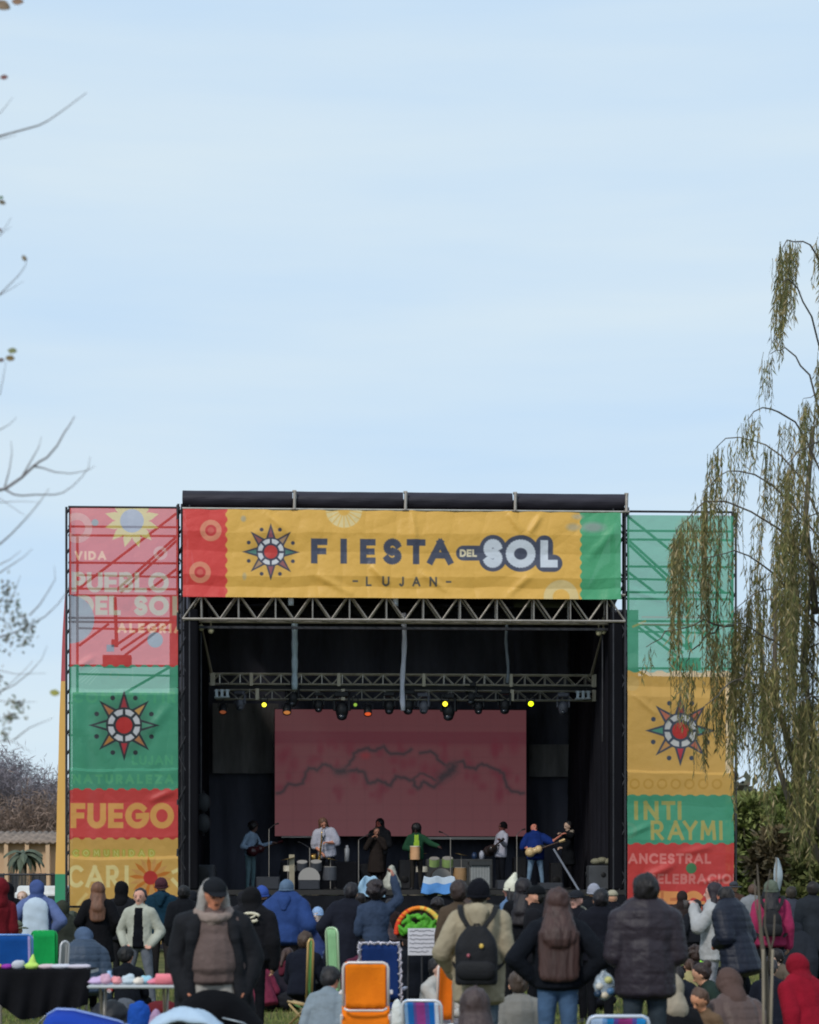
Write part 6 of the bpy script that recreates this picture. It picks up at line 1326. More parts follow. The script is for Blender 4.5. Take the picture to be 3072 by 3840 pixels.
def softbag(name, label, cat, px, py, Y, r, rgb, seed=1, mt=None, rest=None, cones=0):
    c = W(px, py, Y); m = MB(); q = random.Random(seed); m.ell((0, 0, r[2]), r, 14, 8)
    for _ in range(5): m.ell((q.uniform(-.6, .6) * r[0], q.uniform(-.4, .4) * r[1], r[2] * q.uniform(.5, 1.4)), (r[0] * .5, r[1] * .6, r[2] * .55), 10, 6)
    for i in range(cones): capm(m, (q.uniform(-.4, .4) * r[0], 0, r[2]), (q.uniform(-.7, .7) * r[0], 0, r[2] * 2.4), r[0] * .4, .01)
    V, N, f = remesh(m, max(.008, r[0] * .06), 2); V += N * (wob(V, 5 / r[0], seed) * r[0] * .06)[:, None]; V[:, 2] -= V[:, 2].min()
    zr = rest if rest is not None else 0.0
    if rest is None:      # lies on the lawn: the distance follows from its own height
        h = V[:, 2].max(); Yn = min((EYE - h) * F / max(py - HZ, 60), 40); k_ = Yn / Y; V *= min(k_, 1.25); h = V[:, 2].max(); Y = min((EYE - h) * F / (py - HZ), 40); c = W(px, py, Y)
    zs = (c.z - zr) / V[:, 2].max(); V[:, 2] *= zs
    return tag(np_mesh(name, V, f, mt or fabric(rgb), smooth=True, loc=(c.x, Y, zr)), label, cat)
o = softbag('duffel_bag', 'black duffel bag with a small red and white badge under the small table', 'bag', 410, 3748, 17.4, (.17, .12, .2), (34, 36, 42), 4, puffy((34, 36, 42)))
m = MB(); m.ell((.02, -.145, .60), (.035, .01, .03), 12, 6); m.build('badge', plastic((170, 50, 44)), o); m = MB(); m.tube([(.02 + .016 * math.cos(t), -.158, .585 + .013 * math.sin(t)) for t in np.linspace(0, 6.28, 13)], .004, 5); m.build('badge', plastic((214, 214, 214)), o)
softbag('blue_sack', 'royal blue crumpled sack with pointed tips at the lower left', 'sack', 522, 3752, 16.8, (.09, .07, .2), (26, 72, 156), 5)
softbag('periwinkle_bag', 'periwinkle blue bag left of the royal blue sack', 'bag', 470, 3775, 16.6, (.05, .05, .16), (88, 110, 178), 6)
softbag('magenta_cloth', 'magenta cloth roll beside the royal blue sack', 'cloth', 545, 3800, 16.2, (.07, .05, .14), (150, 44, 112), 7)
softbag('lilac_cloth', 'lilac and pink clothing heap right of the royal blue sack', 'clothes', 585, 3782, 16.9, (.06, .06, .18), (160, 130, 160), 8)
softbag('white_pouch', 'small white crumpled bag left of the stroller hood', 'bag', 655, 3778, 16.6, (.035, .03, .1), (206, 214, 216), 9)
# food and litter on the lawn
c0 = W(1205, 3660, 30.0); k = empty('food_tray', (c0.x, 30, 0), R(6), 'brown tray of food on a low crate among the spectators', 'tray'); zt3 = c0.z + .02
m = MB(); m.box((.02, 0, zt3 - .01), (.34, .24, .02)); m.build('tray', mat('kraft card', (206, 176, 128), .8), k, bevel=.005); m = MB(); m.box((0, 0, zt3 / 2 - .012), (.30, .22, zt3 - .025)); m.build('crate', mat('dark slab', (50, 46, 46), .7), k)
m = MB()
for _ in range(9): m.ell((rr3.uniform(-.1, .12), rr3.uniform(-.07, .07), zt3 + .015), (.05, .035, .02), 10, 5)
V, N, f = remesh(m, .008, 2); tag(np_mesh('food', V, f, mat('bread', (196, 158, 104), .8, bump=.5, var=.3, vscale=20), k, smooth=True), kind='stuff')
softbag('white_bag', 'white plastic bag lying left of the food tray', 'bag', 1152, 3612, 23.4, (.13, .07, .09), (196, 204, 212), 12, plastic((196, 204, 212)))
c0 = W(1228, 3566, 23.6); m = MB(); m.tube([(0, 0, 0), (0, 0, .07), (0, 0, .12), (0, 0, .155)], [.045, .05, .035, .006], 14); tag(m.build('thermos', plastic((196, 176, 192)), loc=(c0.x + .03, 30.06, zt3 + .002), smooth=True), 'pale pink pointed flask standing behind the food tray', 'flask')
softbag('shoe_bag', 'long white shoe sole lying right of the magenta fleece', 'shoe', 1000, 3704, 20.0, (.10, .05, .06), (190, 202, 206), 13, plastic((190, 202, 206)))
m = MB(); m.ell((0, 0, .012), (.05, .05, .012), 14, 4); gl = W(1014, 3781, 1); Yg = EYE * F / (3781 - HZ); tag(m.build('paper_plate', plastic((206, 212, 204)), loc=((1014 - CX) / F * Yg, Yg, 0), smooth=True), 'small white paper plate lying on the grass', 'plate')
softbag('pink_sole', 'pale pink sneaker pointing at the orange chair', 'shoe', 1205, 3690, 20.8, (.09, .05, .05), (210, 150, 166), 14)
# carried bags at the right
hb = W(2262, 3640, 17.6); k = empty('carrier_bag', (hb.x, 17.5, hb.z - .22), 0, 'clear plastic carrier bag with white and blue contents hanging beside the maroon jacket', 'bag')
m = MB(); m.ell((0, 0, .10), (.085, .06, .11), 14, 8); capm(m, (0, 0, .15), (-.01, 0, .24), .05, .012); V, N, f = remesh(m, .009, 2); V += N * (wob(V, 50, 2) * .007)[:, None]; np_mesh('film', V, f, mat('cloudy plastic', (150, 164, 178), .25, bump=.6, bscale=30, var=.5, vscale=14, spec=.6), k, smooth=True)
for (x, z, rgb) in ((-.04, .10, (206, 204, 196)), (.045, .06, (70, 110, 150)), (.0, .03, (206, 196, 176)), (.03, .15, (196, 196, 130)), (-.05, .04, (34, 56, 80))):
    m = MB(); m.ell((x, -.045, z), (.035, .03, .03), 10, 6); m.build('content', plastic(rgb), k, smooth=True)
softbag('lime_bag', 'lime green and white shiny bag behind the beige hood', 'bag', 2622, 3596, 21.5, (.16, .1, .22), (132, 206, 52), 16, mat('shiny film', (140, 212, 60), .3, bump=.4, bscale=14, var=.5, vscale=5, spec=.5))
softbag('clear_bag', 'whitish clear plastic sack left of the lime green bag', 'bag', 2582, 3612, 21.2, (.08, .08, .22), (176, 196, 196), 17, plastic((176, 196, 196)))
softbag('mauve_tote', 'dusty pink tote bag below the woman in white fleece', 'bag', 2624, 3520, 26.2, (.15, .08, .2), (170, 146, 146), 18)
softbag('cream_cushion', 'cream cushion lying at the bottom below the light grey figure', 'cushion', 1958, 3790, 16.5, (.09, .1, .12), (212, 200, 150), 19)
softbag('blue_mat', 'royal blue sack under the cream cushion at the bottom', 'sack', 1985, 3824, 15.9, (.1, .08, .1), (24, 70, 140), 20)
softbag('white_towel', 'white crumpled towel right of the orange chair', 'towel', 1490, 3745, 19.8, (.06, .06, .2), (206, 208, 206), 21)
softbag('red_pouch', 'small red pouch beside the brown puffy coat at the bottom right', 'pouch', 2902, 3800, 16.4, (.04, .04, .06), (176, 36, 56), 22)
softbag('red_blanket', 'red blanket bunched between the blue and green chairs', 'blanket', 140, 3566, 25.8, (.09, .1, .14), (196, 38, 48), 23)
# white van roof / stall behind the left crowd, barrier
def boxbuild(name, label, cat, xa, xb, ya, Y, depth, rgb):
    a, b = W(xa, ya, Y), W(xb, ya, Y); k = empty(name, ((a.x + b.x) / 2, Y + depth / 2, 0), 0, label, cat); return k, b.x - a.x, a.z
k, w_, h_ = boxbuild('parked_van', 'white van parked behind the crowd at the far left', 'van', 52, 232, 3326, 56, 2.0, (200, 204, 206))
m = MB(); m.box((0, 0, .95), (w_, 1.9, 1.1)); m.box((0, .0, h_ - .12), (w_ * .98, 1.75, .3), taper=.93); m.build('body', plastic((206, 208, 208)), k, bevel=.06)
for i in range(3): m = MB(); m.box((-w_ * .32 + w_ * .32 * i, -.955, 1.28), (w_ * .24, .02, .24)); m.build('window', mat('dark glass', (30, 34, 38), .1, spec=.7), k)
for sx in (-1, 1): m = MB(); m.tube([(sx * w_ * .33, -.98, .33), (sx * w_ * .33, -.7, .33)], .33, 20); m.build('wheel', mat('rubber', (30, 30, 32), .8), k)
k = empty('equipment_case', W(232, 3480, 48).xy.to_3d(), 0, 'dark green tarpaulin covered case at the foot of the left tower', 'case')
m = MB(); m.box((0, 0, .55), (.75, .5, 1.1), taper=.85); m.build('cover', mat('green tarpaulin', (58, 64, 56), .7, bump=.6, bscale=6, var=.3, vscale=2), k, bevel=.08)
m = MB(); m.box((0, 0, .04), (.9, .6, .08)); m.build('pallet', mat('old wood', (90, 76, 60), .9), k)
k = empty('feather_flag', (W(2912, 3330, 33).x, 33, 0), 0, 'slim grey feather flag on a pole behind the pink jacket', 'flag')
zt4 = W(0, 3215, 33).z; m = MB(); m.tube([(0, 0, 0), (0, 0, zt4)], .014, 6); m.build('pole', STEEL, k)
m = MB(); m.sheet([[( -.06 * math.sin(t * 3.14) ** .6 + .02, 0.01, 1.5 + (zt4 - 1.5) * t), (.07 * math.sin(t * 3.14) ** .6 + .02, .03 * math.sin(t * 9), 1.5 + (zt4 - 1.5) * t)] for t in np.linspace(.02, .98, 14)]); m.build('sail', fabric((150, 162, 170)), k, smooth=True, solid=.006)

def blanket(label, px, py, wx, wy, rgb, seed, rz=0.0):
    Yg = EYE * F / (py - HZ); q = random.Random(seed); rows = [[(-wx / 2 + wx * i / 18 + q.uniform(-.02, .02), -wy / 2 + wy * j / 12 + q.uniform(-.02, .02), .012 + .03 * max(0, math.sin(i * .9 + seed) * math.sin(j * 1.1 + seed))) for i in range(19)] for j in range(13)]
    tag(MB().sheet(rows).build('blanket', fabric(rgb), loc=((px - CX) / F * Yg, Yg, 0), rot=(0, 0, rz), smooth=True, solid=.012), label, 'blanket', 'blankets spread on the lawn')
blanket('dark checked brown blanket spread under the food tray', 1215, 3722, 2.2, 2.0, (74, 60, 52), 3, .2)
blanket('charcoal blanket spread in front of the magenta fleece', 1070, 3762, 1.5, 1.2, (44, 44, 52), 5, -.2)
blanket('olive green blanket spread beside the navy coat at right', 2640, 3758, 1.8, 1.4, (78, 80, 58), 8, .1)
for (nm, lb, ct, px, py, Yd, r_, rgb, sd_) in (('rucksack', 'small burgundy rucksack on the lawn left of the food tray', 'bag', 1128, 3668, 28, (.14, .11, .14), (96, 40, 50), 31), ('rucksack', 'black rucksack lying between the magenta fleece and the sweater', 'bag', 1092, 3718, 27, (.18, .13, .12), (28, 29, 34), 32),
        ('rucksack', 'navy rucksack on the lawn below the white fleece woman', 'bag', 2590, 3700, 24, (.16, .12, .15), (34, 44, 74), 34),
        ('jacket_heap', 'grey jacket heap beside the young tree', 'clothes', 2842, 3742, 24, (.2, .14, .09), (96, 94, 100), 35), ('jacket_heap', 'tan jacket heap on the olive blanket', 'clothes', 2690, 3718, 25, (.18, .13, .09), (150, 122, 88), 36),
        ('jacket_heap', 'dark red jacket heap right of the small table', 'clothes', 610, 3752, 24, (.2, .14, .1), (96, 30, 36), 37), ('rucksack', 'grey rucksack standing under the small table', 'bag', 470, 3742, 23, (.15, .12, .18), (84, 88, 96), 38)):
    softbag(nm, lb, ct, px, py, Yd, r_, rgb, sd_)
# ================================================================== TREES, BUILDINGS AND BACKGROUND
def leafcloud(name, C, S, L_, Wd, mats, parent=None, droop=0.0, seed=1, mi_p=None, loc=(0, 0, 0), along=None):
    """C centres (n,3); leaf-sized quads, random turn; droop 0..1 turns leaves downwards"""
    r = np.random.default_rng(seed); n = len(C); d = r.normal(0, 1, (n, 3)); d[:, 2] = d[:, 2] * (1 - droop) - droop * 2.2; d /= np.linalg.norm(d, axis=1)[:, None]
    if along is not None: d = along
    u = np.cross(d, r.normal(0, 1, (n, 3))); u /= np.linalg.norm(u, axis=1)[:, None] + 1e-9
    L2 = (L_ * r.uniform(.6, 1.3, n))[:, None]; W2 = (Wd * r.uniform(.6, 1.2, n))[:, None]
    V = np.stack([C, C + d * L2 * .45 + u * W2, C + d * L2, C + d * L2 * .5 - u * W2], 1).reshape(-1, 3)
    mi = r.choice(len(mats), n, p=mi_p)
    return np_mesh(name, V, np.arange(4 * n).reshape(n, 4), mats, parent, mi=mi, loc=loc)
def leafm(rgb, k=.35):
    m = mat('leaf', rgb, .7, var=.35, vscale=2.5, spec=.2)
    return m
BARK = mat('bark', (92, 84, 74), .9, bump=1.0, bscale=18, var=.4, vscale=6, stretch=(1, 1, .25))
GREYBARK = mat('grey bark', (112, 104, 104), .9, bump=.6, bscale=30, var=.3, vscale=8)
# ---------------- willow on the right
WY = 36.0; wb = W(3190, 3330, WY); wt = empty('willow_tree', (wb.x, WY, 0), 0, 'tall weeping willow with long hanging strands in front of the right tower', 'tree')
def wl(px, py, dy=0.0): p = W(px, py, WY + dy); return p - Vector((wb.x, WY, 0))
m = MB(); m.tube([wl(3200, 3700), wl(3190, 3300), wl(3160, 2900), wl(3175, 2500), wl(3160, 2100), wl(3165, 1700), wl(3150, 1300)], [.30, .25, .22, .19, .15, .1, .05], 12); m.build('trunk', BARK, wt, smooth=True)
for pts, r0 in (([(3170, 3400), (2960, 3000), (2865, 2700), (2850, 2300)], .07), ([(3180, 3350), (2990, 2900), (2905, 2600), (2910, 2200)], .08), ([(3060, 2300), (3020, 1950), (3050, 1600)], .06), ([(3180, 3300), (3060, 2800), (3010, 2500), (3040, 2200)], .07)):
    m = MB(); m.tube([wl(x, y, .4 * i) for i, (x, y) in enumerate(pts)], [r0 * (1 - .2 * i) for i in range(len(pts))], 8); m.build('limb', BARK, wt, smooth=True)
LIMB = [([(3160, 1500), (3090, 1000), (3030, 905), (2960, 900), (2930, 935)], 240, 34, .5), ([(3160, 1700), (3040, 1180), (2960, 1040), (2925, 1060)], 220, 30, .45), ([(3160, 1900), (3040, 1400), (2950, 1300), (2888, 1320)], 200, 26, .4),
        ([(3160, 2000), (3020, 1620), (2900, 1530), (2830, 1535), (2804, 1580)], 330, 34, .4), ([(3160, 2100), (2980, 1750), (2850, 1650), (2730, 1640), (2675, 1690)], 300, 30, .35), ([(3150, 2150), (2950, 1850), (2800, 1760), (2700, 1770), (2640, 1850)], 480, 70, .5),
        ([(3160, 2250), (2950, 2000), (2750, 1880), (2620, 1890), (2565, 1950), (2530, 2010)], 520, 84, .8), ([(3120, 2400), (2900, 2150), (2750, 2060), (2640, 2090)], 520, 70, .9), ([(3120, 2600), (2900, 2400), (2780, 2330), (2700, 2360)], 560, 60, .9),
        ([(2760, 2350), (2640, 2330), (2500, 2370), (2430, 2430)], 110, 14, .3), ([(3160, 2700), (2980, 2550), (2820, 2520), (2760, 2560)], 520, 60, .8), ([(3200, 1300), (3120, 950), (3070, 880)], 320, 30, .6), ([(3200, 1600), (3100, 1450), (3020, 1500)], 420, 44, .7),
        ([(3200, 2000), (3100, 1900), (3000, 1950), (2920, 2000)], 520, 60, .9), ([(3200, 2500), (3100, 2400), (2960, 2450), (2880, 2500)], 520, 50, .9), ([(3240, 2900), (3100, 2750), (2990, 2760), (2900, 2820)], 420, 44, .8), ([(3200, 1750), (3090, 1650), (2990, 1700), (2940, 1760)], 560, 60, .9), ([(3200, 2150), (3080, 2100), (2960, 2150)], 560, 70, .9), ([(3140, 2300), (2960, 2200), (2840, 2220), (2760, 2280)], 600, 80, .9), ([(3200, 2650), (3080, 2600), (2980, 2640)], 500, 60, .9), ([(2700, 2350), (2610, 2420), (2570, 2500)], 260, 22, .4), ([(2860, 2500), (2740, 2560), (2650, 2640)], 420, 30, .5)]
rw = random.Random(21); SV = []; LC = []; LD = []; m_st = MB(); brm = MB()
def lerp_path(P, t):
    q = t * (len(P) - 1); i = min(int(q), len(P) - 2); f = q - i; return (P[i][0] + (P[i + 1][0] - P[i][0]) * f, P[i][1] + (P[i + 1][1] - P[i][1]) * f)
for li, (P, hang, n, thick) in enumerate(LIMB):
    dy0 = rw.uniform(-1.6, 1.6)
    pts = [wl(x + rw.uniform(-8, 8), y + rw.uniform(-8, 8), dy0 * i / (len(P) - 1)) for i, (x, y) in enumerate([lerp_path(P, k / 9) for k in range(10)])]
    mm = MB(); mm.tube(pts, [.015 * (1 - i / 10.5) + .004 for i in range(10)], 6); mm.build('branch', BARK, wt, smooth=True)
    # bunches: strands gather in clumps with gaps between
    n = int(n * (1.0 if P[-1][0] < 2700 else (1.35 if P[-1][0] > 2800 else 1.15))); nb = max(3, n // 8)
    for b_ in range(nb):
        tb = rw.uniform(.04, 1.0) if b_ else 1.0
        bx0, by0 = lerp_path(P, tb); off = rw.uniform(-1.8, 1.8); hb_ = hang * rw.uniform(.55, 1.2)
        for s_ in range(max(3, n // nb)):
            x0, y0 = bx0 + rw.gauss(0, 15), by0 + rw.uniform(-6, 34); hl = hb_ * rw.uniform(.5, 1.1); d0 = off + rw.gauss(0, .25)
            sway = rw.uniform(-14, 14); ph = rw.uniform(0, 6.28); K = 7
            sp = [wl(x0 - 8 * math.sin(k / (K - 1) * 1.6) + sway * (k / (K - 1)) ** 1.5 + 3 * math.sin(ph + k * 1.3), y0 + hl * (k / (K - 1)), d0) for k in range(K)]
            m_st.tube(sp, [.005] * (K - 1) + [.002], 3, False)
            Lm = hl / F * WY; cnt = int(Lm / .050)
            for j in range(cnt):
                t = (j + rw.random()) / cnt; 
                if rw.random() < .18: continue
                q = t * (K - 1); i = min(int(q), K - 2); c0 = sp[i].lerp(sp[i + 1], q - i); LC.append(c0); a = rw.uniform(0, 6.28); o_ = rw.uniform(.15, .6)
                LD.append((math.cos(a) * o_, math.sin(a) * o_, -1 + rw.uniform(-.1, .5)))
LC = np.array([tuple(c_) for c_ in LC]); LD = np.array(LD); LD /= np.linalg.norm(LD, axis=1)[:, None]
print('willow leaves', len(LC))
tag(m_st.build('strands', mat('willow twig', (104, 98, 62), .8), wt), kind='stuff')
o = leafcloud('foliage', LC, 1, .155, .0115, [leafm((110, 108, 64)), leafm((134, 122, 80)), leafm((80, 86, 48)), leafm((158, 142, 108))], wt, along=LD, seed=5, mi_p=[.35, .25, .25, .15]); tag(o, kind='stuff')

# ---------------- bare tree at the left edge, trunk outside the frame
BY = 12.0; b0 = W(-420, 3330, BY); bt = empty('bare_tree', (b0.x, BY, 0), 0, 'bare tree reaching thin leafless branches in from the left edge', 'tree')
def bl(px, py, dy=0.0): return W(px, py, BY + dy) - Vector((b0.x, BY, 0))
m = MB(); m.tube([Vector((0, 0, 0)), bl(-420, 3000), bl(-390, 2400), bl(-400, 1700), bl(-380, 1000), bl(-390, 300)], [.14, .12, .10, .08, .06, .035], 12); m.build('trunk', GREYBARK, bt, smooth=True)
BR = [([(0, 510), (36, 500), (145, 470), (181, 452), (241, 410), (325, 347)], 5), ([(0, 425), (48, 365)], 3), ([(0, 520), (60, 508)], 2.5), ([(0, 883), (42, 817)], 3), ([(0, 880), (42, 850)], 2.5), ([(0, 1103), (66, 1037), (93, 1001), (102, 968)], 3), ([(0, 1106), (48, 1079), (89, 1054)], 2.5),
      ([(0, 1479), (13, 1412), (23, 1356)], 3), ([(0, 1611), (36, 1591), (62, 1565)], 3), ([(0, 1837), (20, 1833), (82, 1790), (125, 1749), (148, 1731), (176, 1716), (214, 1672), (242, 1621), (260, 1596), (280, 1561)], 7.5), ([(84, 1785), (122, 1718), (145, 1678), (156, 1637)], 3.2),
      ([(18, 1826), (36, 1759), (45, 1698), (41, 1652)], 3), ([(125, 1749), (158, 1754), (204, 1770), (265, 1776), (327, 1764), (357, 1748)], 3.6), ([(18, 1835), (51, 1854), (82, 1859), (128, 1855), (204, 1855), (235, 1848), (270, 1825), (306, 1790), (332, 1754), (338, 1713)], 4), ([(0, 1884), (66, 1880), (148, 1883)], 2.6),
      ([(0, 2040), (41, 2004), (102, 1940), (148, 1884), (184, 1833)], 4.5), ([(0, 1869), (46, 1902), (97, 1935)], 2.4), ([(0, 2116), (41, 2096), (79, 2064)], 3), ([(0, 2147), (51, 2114), (92, 2086), (122, 2058)], 3.4), ([(20, 2285), (51, 2229), (77, 2157)], 3), ([(110, 2308), (148, 2269), (184, 2213), (207, 2172), (204, 2121)], 3),
      ([(0, 2390), (60, 2370), (125, 2336), (168, 2313), (214, 2269), (245, 2229), (263, 2183)], 4.6), ([(0, 2595), (56, 2567), (111, 2523), (156, 2473), (177, 2422)], 3.6), ([(0, 2598), (78, 2528), (125, 2478)], 2.8), ([(0, 2514), (56, 2528), (173, 2525)], 3), ([(50, 2776), (111, 2729), (200, 2692)], 3), ([(0, 2779), (56, 2784), (122, 2823)], 3), ([(0, 2628), (44, 2634), (139, 2632)], 3)]
rb = random.Random(3)
for i, (P, wpx) in enumerate(BR):
    x0, y0 = P[0]
    dy = rb.uniform(-.5, .5); 
    pre = [(-385, y0 + 300 + rb.uniform(0, 120)), (-190, y0 + 90 + rb.uniform(-20, 30))] if x0 == 0 else []
    pts = [bl(x, y, dy * (k / max(1, len(pre + P) - 1)) if pre else dy * .0) for k, (x, y) in enumerate(pre + P)]
    if not pre: pts = [p for p in pts]
    n = len(pts); rad = [wpx / 2 / 687 * (1.9 - 1.45 * k / (n - 1)) for k in range(n)]
    m = MB(); m.tube(pts, rad, 6); m.build('branch', GREYBARK, bt, smooth=True)
def bleaf(px, py, wpx, rgb, ang=0.0, asp=.7):
    m = MB(); L_ = wpx / 687; n = 9; rows = []
    for j in range(n):
        t = j / (n - 1); hw = L_ * asp * .5 * math.sin(3.14 * (.04 + .92 * t)) ** .7; rows.append([Vector((L_ * (t - .5), e * .12 * L_ * (abs(e)) + .04 * L_ * math.sin(t * 7), e * hw)) for e in (-1, -.5, 0, .5, 1)])
    m.sheet(rows); m.build('leaf', mat('dry leaf', rgb, .75, var=.4, vscale=30), bt, loc=bl(px, py), rot=(0, ang, 0), smooth=True, solid=.0008)
for (x, y, w_, c_, a) in ((8, 18, 62, (122, 104, 84), .5), (66, 5, 44, (128, 100, 80), .1), (15, 289, 30, (112, 74, 70), 0), (8, 758, 26, (96, 84, 62), .6), (4, 740, 18, (74, 104, 70), 0), (0, 862, 16, (100, 72, 66), 1), (91, 968, 24, (124, 112, 92), 1.1), (46, 1315, 34, (116, 120, 84), .1), (38, 1343, 34, (112, 96, 64), .2), (4, 1350, 24, (96, 80, 76), .1), (205, 2598, 36, (142, 140, 70), .2)):
    bleaf(x, y, w_, c_, a)
LCb = []
for (cx_, cy_, rx, ry, n) in ((20, 2230, 34, 50, 46), (40, 2330, 60, 50, 70), (100, 2350, 40, 46, 70), (20, 2400, 40, 40, 36), (95, 2410, 30, 26, 24), (50, 2636, 34, 14, 26), (74, 2650, 22, 14, 22), (40, 2690, 44, 16, 44), (30, 2205, 16, 30, 16), (66, 2270, 16, 26, 14), (4, 2560, 18, 60, 14), (18, 2745, 20, 40, 26)):
    for _ in range(n): LCb.append(tuple(bl(cx_ + rb.gauss(0, rx * .55), cy_ + rb.gauss(0, ry * .55), rb.uniform(-.06, .06))))
tag(leafcloud('foliage', np.array(LCb), 1, .026, .0085, [leafm((84, 96, 66)), leafm((116, 112, 90)), leafm((104, 92, 72)), leafm((70, 78, 60))], bt, seed=9), kind='stuff')

# ---------------- young tree tied to stakes at the right
YY = 18.2; y0_ = W(2880, 3330, YY); yt = empty('young_tree', (y0_.x, YY, 0), 0, 'young leafless tree with twisted grey brown stems tied to stakes', 'tree')
def yl(px, py, dy=0): return W(px, py, YY + dy) - Vector((y0_.x, YY, 0))
m = MB(); m.tube([yl(2886, 4060), yl(2882, 3800), yl(2872, 3640), yl(2856, 3520), yl(2850, 3440), yl(2846, 3340), yl(2840, 3240)], [.022, .02, .022, .018, .014, .009, .004], 8); m.build('trunk', BARK, yt, smooth=True)
for P, r_ in (([(2876, 3660), (2890, 3560), (2868, 3470), (2872, 3360), (2890, 3260)], .013), ([(2850, 3470), (2836, 3400), (2830, 3300)], .009), ([(2884, 3590), (2902, 3520), (2906, 3430)], .009)):
    m = MB(); m.tube([yl(x, y, .02 * i) for i, (x, y) in enumerate(P)], [r_ * (1 - .18 * i) for i in range(len(P))], 7); m.build('branch', BARK, yt, smooth=True)
for xa, xb in ((2898, 2886), (2862, 2866)):
    k = MB(); k.tube([W(xb, 3330, YY - .1) * 0 + Vector((0, 0, 0)), W(xa, 3560, YY - .1) - W(xb, 3330, YY - .1) + Vector((0, 0, EYE))], .012, 8)
    tag(k.build('stake', mat('weathered wood', (134, 124, 108), .9, bump=.6, bscale=30, var=.3, vscale=8, stretch=(1, 1, .2)), loc=(W(xb, 3330, YY - .1).x, YY - .1, 0), smooth=True), 'weathered wooden stake on the ' + ('right' if xa > 2880 else 'left') + ' side of the young tree', 'stake', 'stakes of the young tree')

# ---------------- background trees and bushes
def bushtree(label, px, Y, top, wpx, rgb, seed, trunk=True, n=5200, name='tree', cat='tree', dens=1.0, leafs=.28, base_z=.2):
    r = np.random.default_rng(seed); c = W(px, top, Y); H_ = c.z; Wm = wpx / F * Y; root = empty(name, (c.x, Y, 0), 0, label, cat, 'trees and bushes behind the festival')
    q = random.Random(seed); cl = []; z_lo = H_ * .30 if trunk else base_z
    for _ in range(34):
        a, t = q.uniform(0, 6.28), q.random(); z = z_lo + (H_ * .96 - z_lo) * t; rr_ = Wm / 2 * math.sqrt(max(.05, 1 - (abs(t - .42) / .62) ** 2)) * q.uniform(.35, .95); cl.append((rr_ * math.cos(a), rr_ * math.sin(a) * .8, z, q.uniform(.10, .22) * Wm))
    C = []
    for (x, y, z, s_) in cl: C.append(r.normal(0, 1, (int(n / 34), 3)) * [s_ * .55, s_ * .55, s_ * .5] + [x, y, z])
    C = np.concatenate(C); C[:, 2] = np.clip(C[:, 2], .05, H_)
    rgb = np.array(rgb); ms = [leafm(tuple(int(v) for v in rgb * f)) for f in (1, .85, 1.15, 1.05)]
    tag(leafcloud('crown', C, 1, leafs, leafs * .28, ms, root, seed=seed), kind='stuff')
    m = MB(); m.tube([(0, 0, 0), (.1, 0, H_ * .3), (0, .1, H_ * .55), (.1, 0, H_ * .8)], [Wm * .035, Wm * .03, Wm * .02, Wm * .006], 8); m.build('trunk', BARK, root, smooth=True)
    for k in range(6): m = MB(); a = k * 1.1; m.tube([(0, 0, H_ * (.28 + .07 * k)), (Wm * .18 * math.cos(a), Wm * .18 * math.sin(a), H_ * (.42 + .07 * k)), (Wm * .33 * math.cos(a), Wm * .33 * math.sin(a), H_ * (.5 + .07 * k))], [Wm * .014, Wm * .009, Wm * .003], 6); m.build('limb', BARK, root, smooth=True)
for i, (px, Y, top, wpx, col, nm) in enumerate([(2800, 70, 2990, 200, (78, 84, 50), 'dense olive bush close to the right tower edge'), (2960, 72, 2970, 240, (76, 84, 48), 'dense olive bush under the middle of the willow'), (2840, 78, 2985, 230, (86, 88, 54), 'olive brown bushy tree right beside the right tower'), (3000, 82, 2950, 260, (84, 84, 50), 'olive tree behind the pink jacket at the right edge'), (3140, 76, 2900, 280, (70, 78, 42), 'dark green tree cut by the right edge'), (2920, 66, 3120, 200, (74, 66, 50), 'low brown bush under the willow strands'),
                                               (3060, 60, 3080, 200, (72, 76, 46), 'yellow green bush at the right edge under the willow'), (2760, 90, 3050, 180, (70, 72, 48), 'dark bush half hidden by the right tower'), (2700, 95, 3150, 200, (60, 64, 46), 'dark shrub hidden behind the right tower')]):
    bushtree(nm, px, Y, top, wpx, tuple(min(255, int(v * 1.5)) for v in col), 40 + i, trunk=False, n=13000, leafs=.26)
def baretree(label, px, Y, top, wpx, rgb, seed):
    q = random.Random(seed); c = W(px, top, Y); H_ = c.z; Wm = wpx / F * Y; root = empty('bare_background_tree', (c.x, Y, 0), 0, label, 'tree', 'bare trees behind the festival'); BM = mat('grey twigs', rgb, .9, var=.3, vscale=1)
    m = MB(); m.tube([(0, 0, 0), (0, 0, H_ * .45)], [.25, .16], 7); m.build('trunk', BM, root); C = []
    m = MB()
    def grow(p, d, L_, r_, dep):
        e = p + d * L_; m.tube([p, p.lerp(e, .5) + Vector((q.uniform(-.05, .05) * L_, 0, q.uniform(-.05, .05) * L_)), e], [r_, r_ * .8, r_ * .6], 4, False)
        if dep == 0:
            for _ in range(7): C.append(tuple(e + Vector((q.gauss(0, .35), q.gauss(0, .35), q.gauss(0, .35)))))
            return
        for _ in range(3 if dep > 1 else 4): nd = (d + Vector((q.gauss(0, .5), q.gauss(0, .5), q.gauss(.1, .35)))).normalized(); grow(p.lerp(e, q.uniform(.5, 1)), nd, L_ * q.uniform(.55, .8), r_ * .55, dep - 1)
    for k in range(7): a = k * .9; grow(Vector((0, 0, H_ * q.uniform(.2, .45))), Vector((math.cos(a) * Wm / H_ * .9, math.sin(a) * .4, .75)).normalized(), H_ * .24, .09, 4)
    m.build('crown', BM, root); tag(leafcloud('twigs', np.array(C), 1, .55, .022, [BM, mat('brown twigs', tuple(int(v * .85) for v in rgb), .9)], root, seed=seed), kind='stuff')
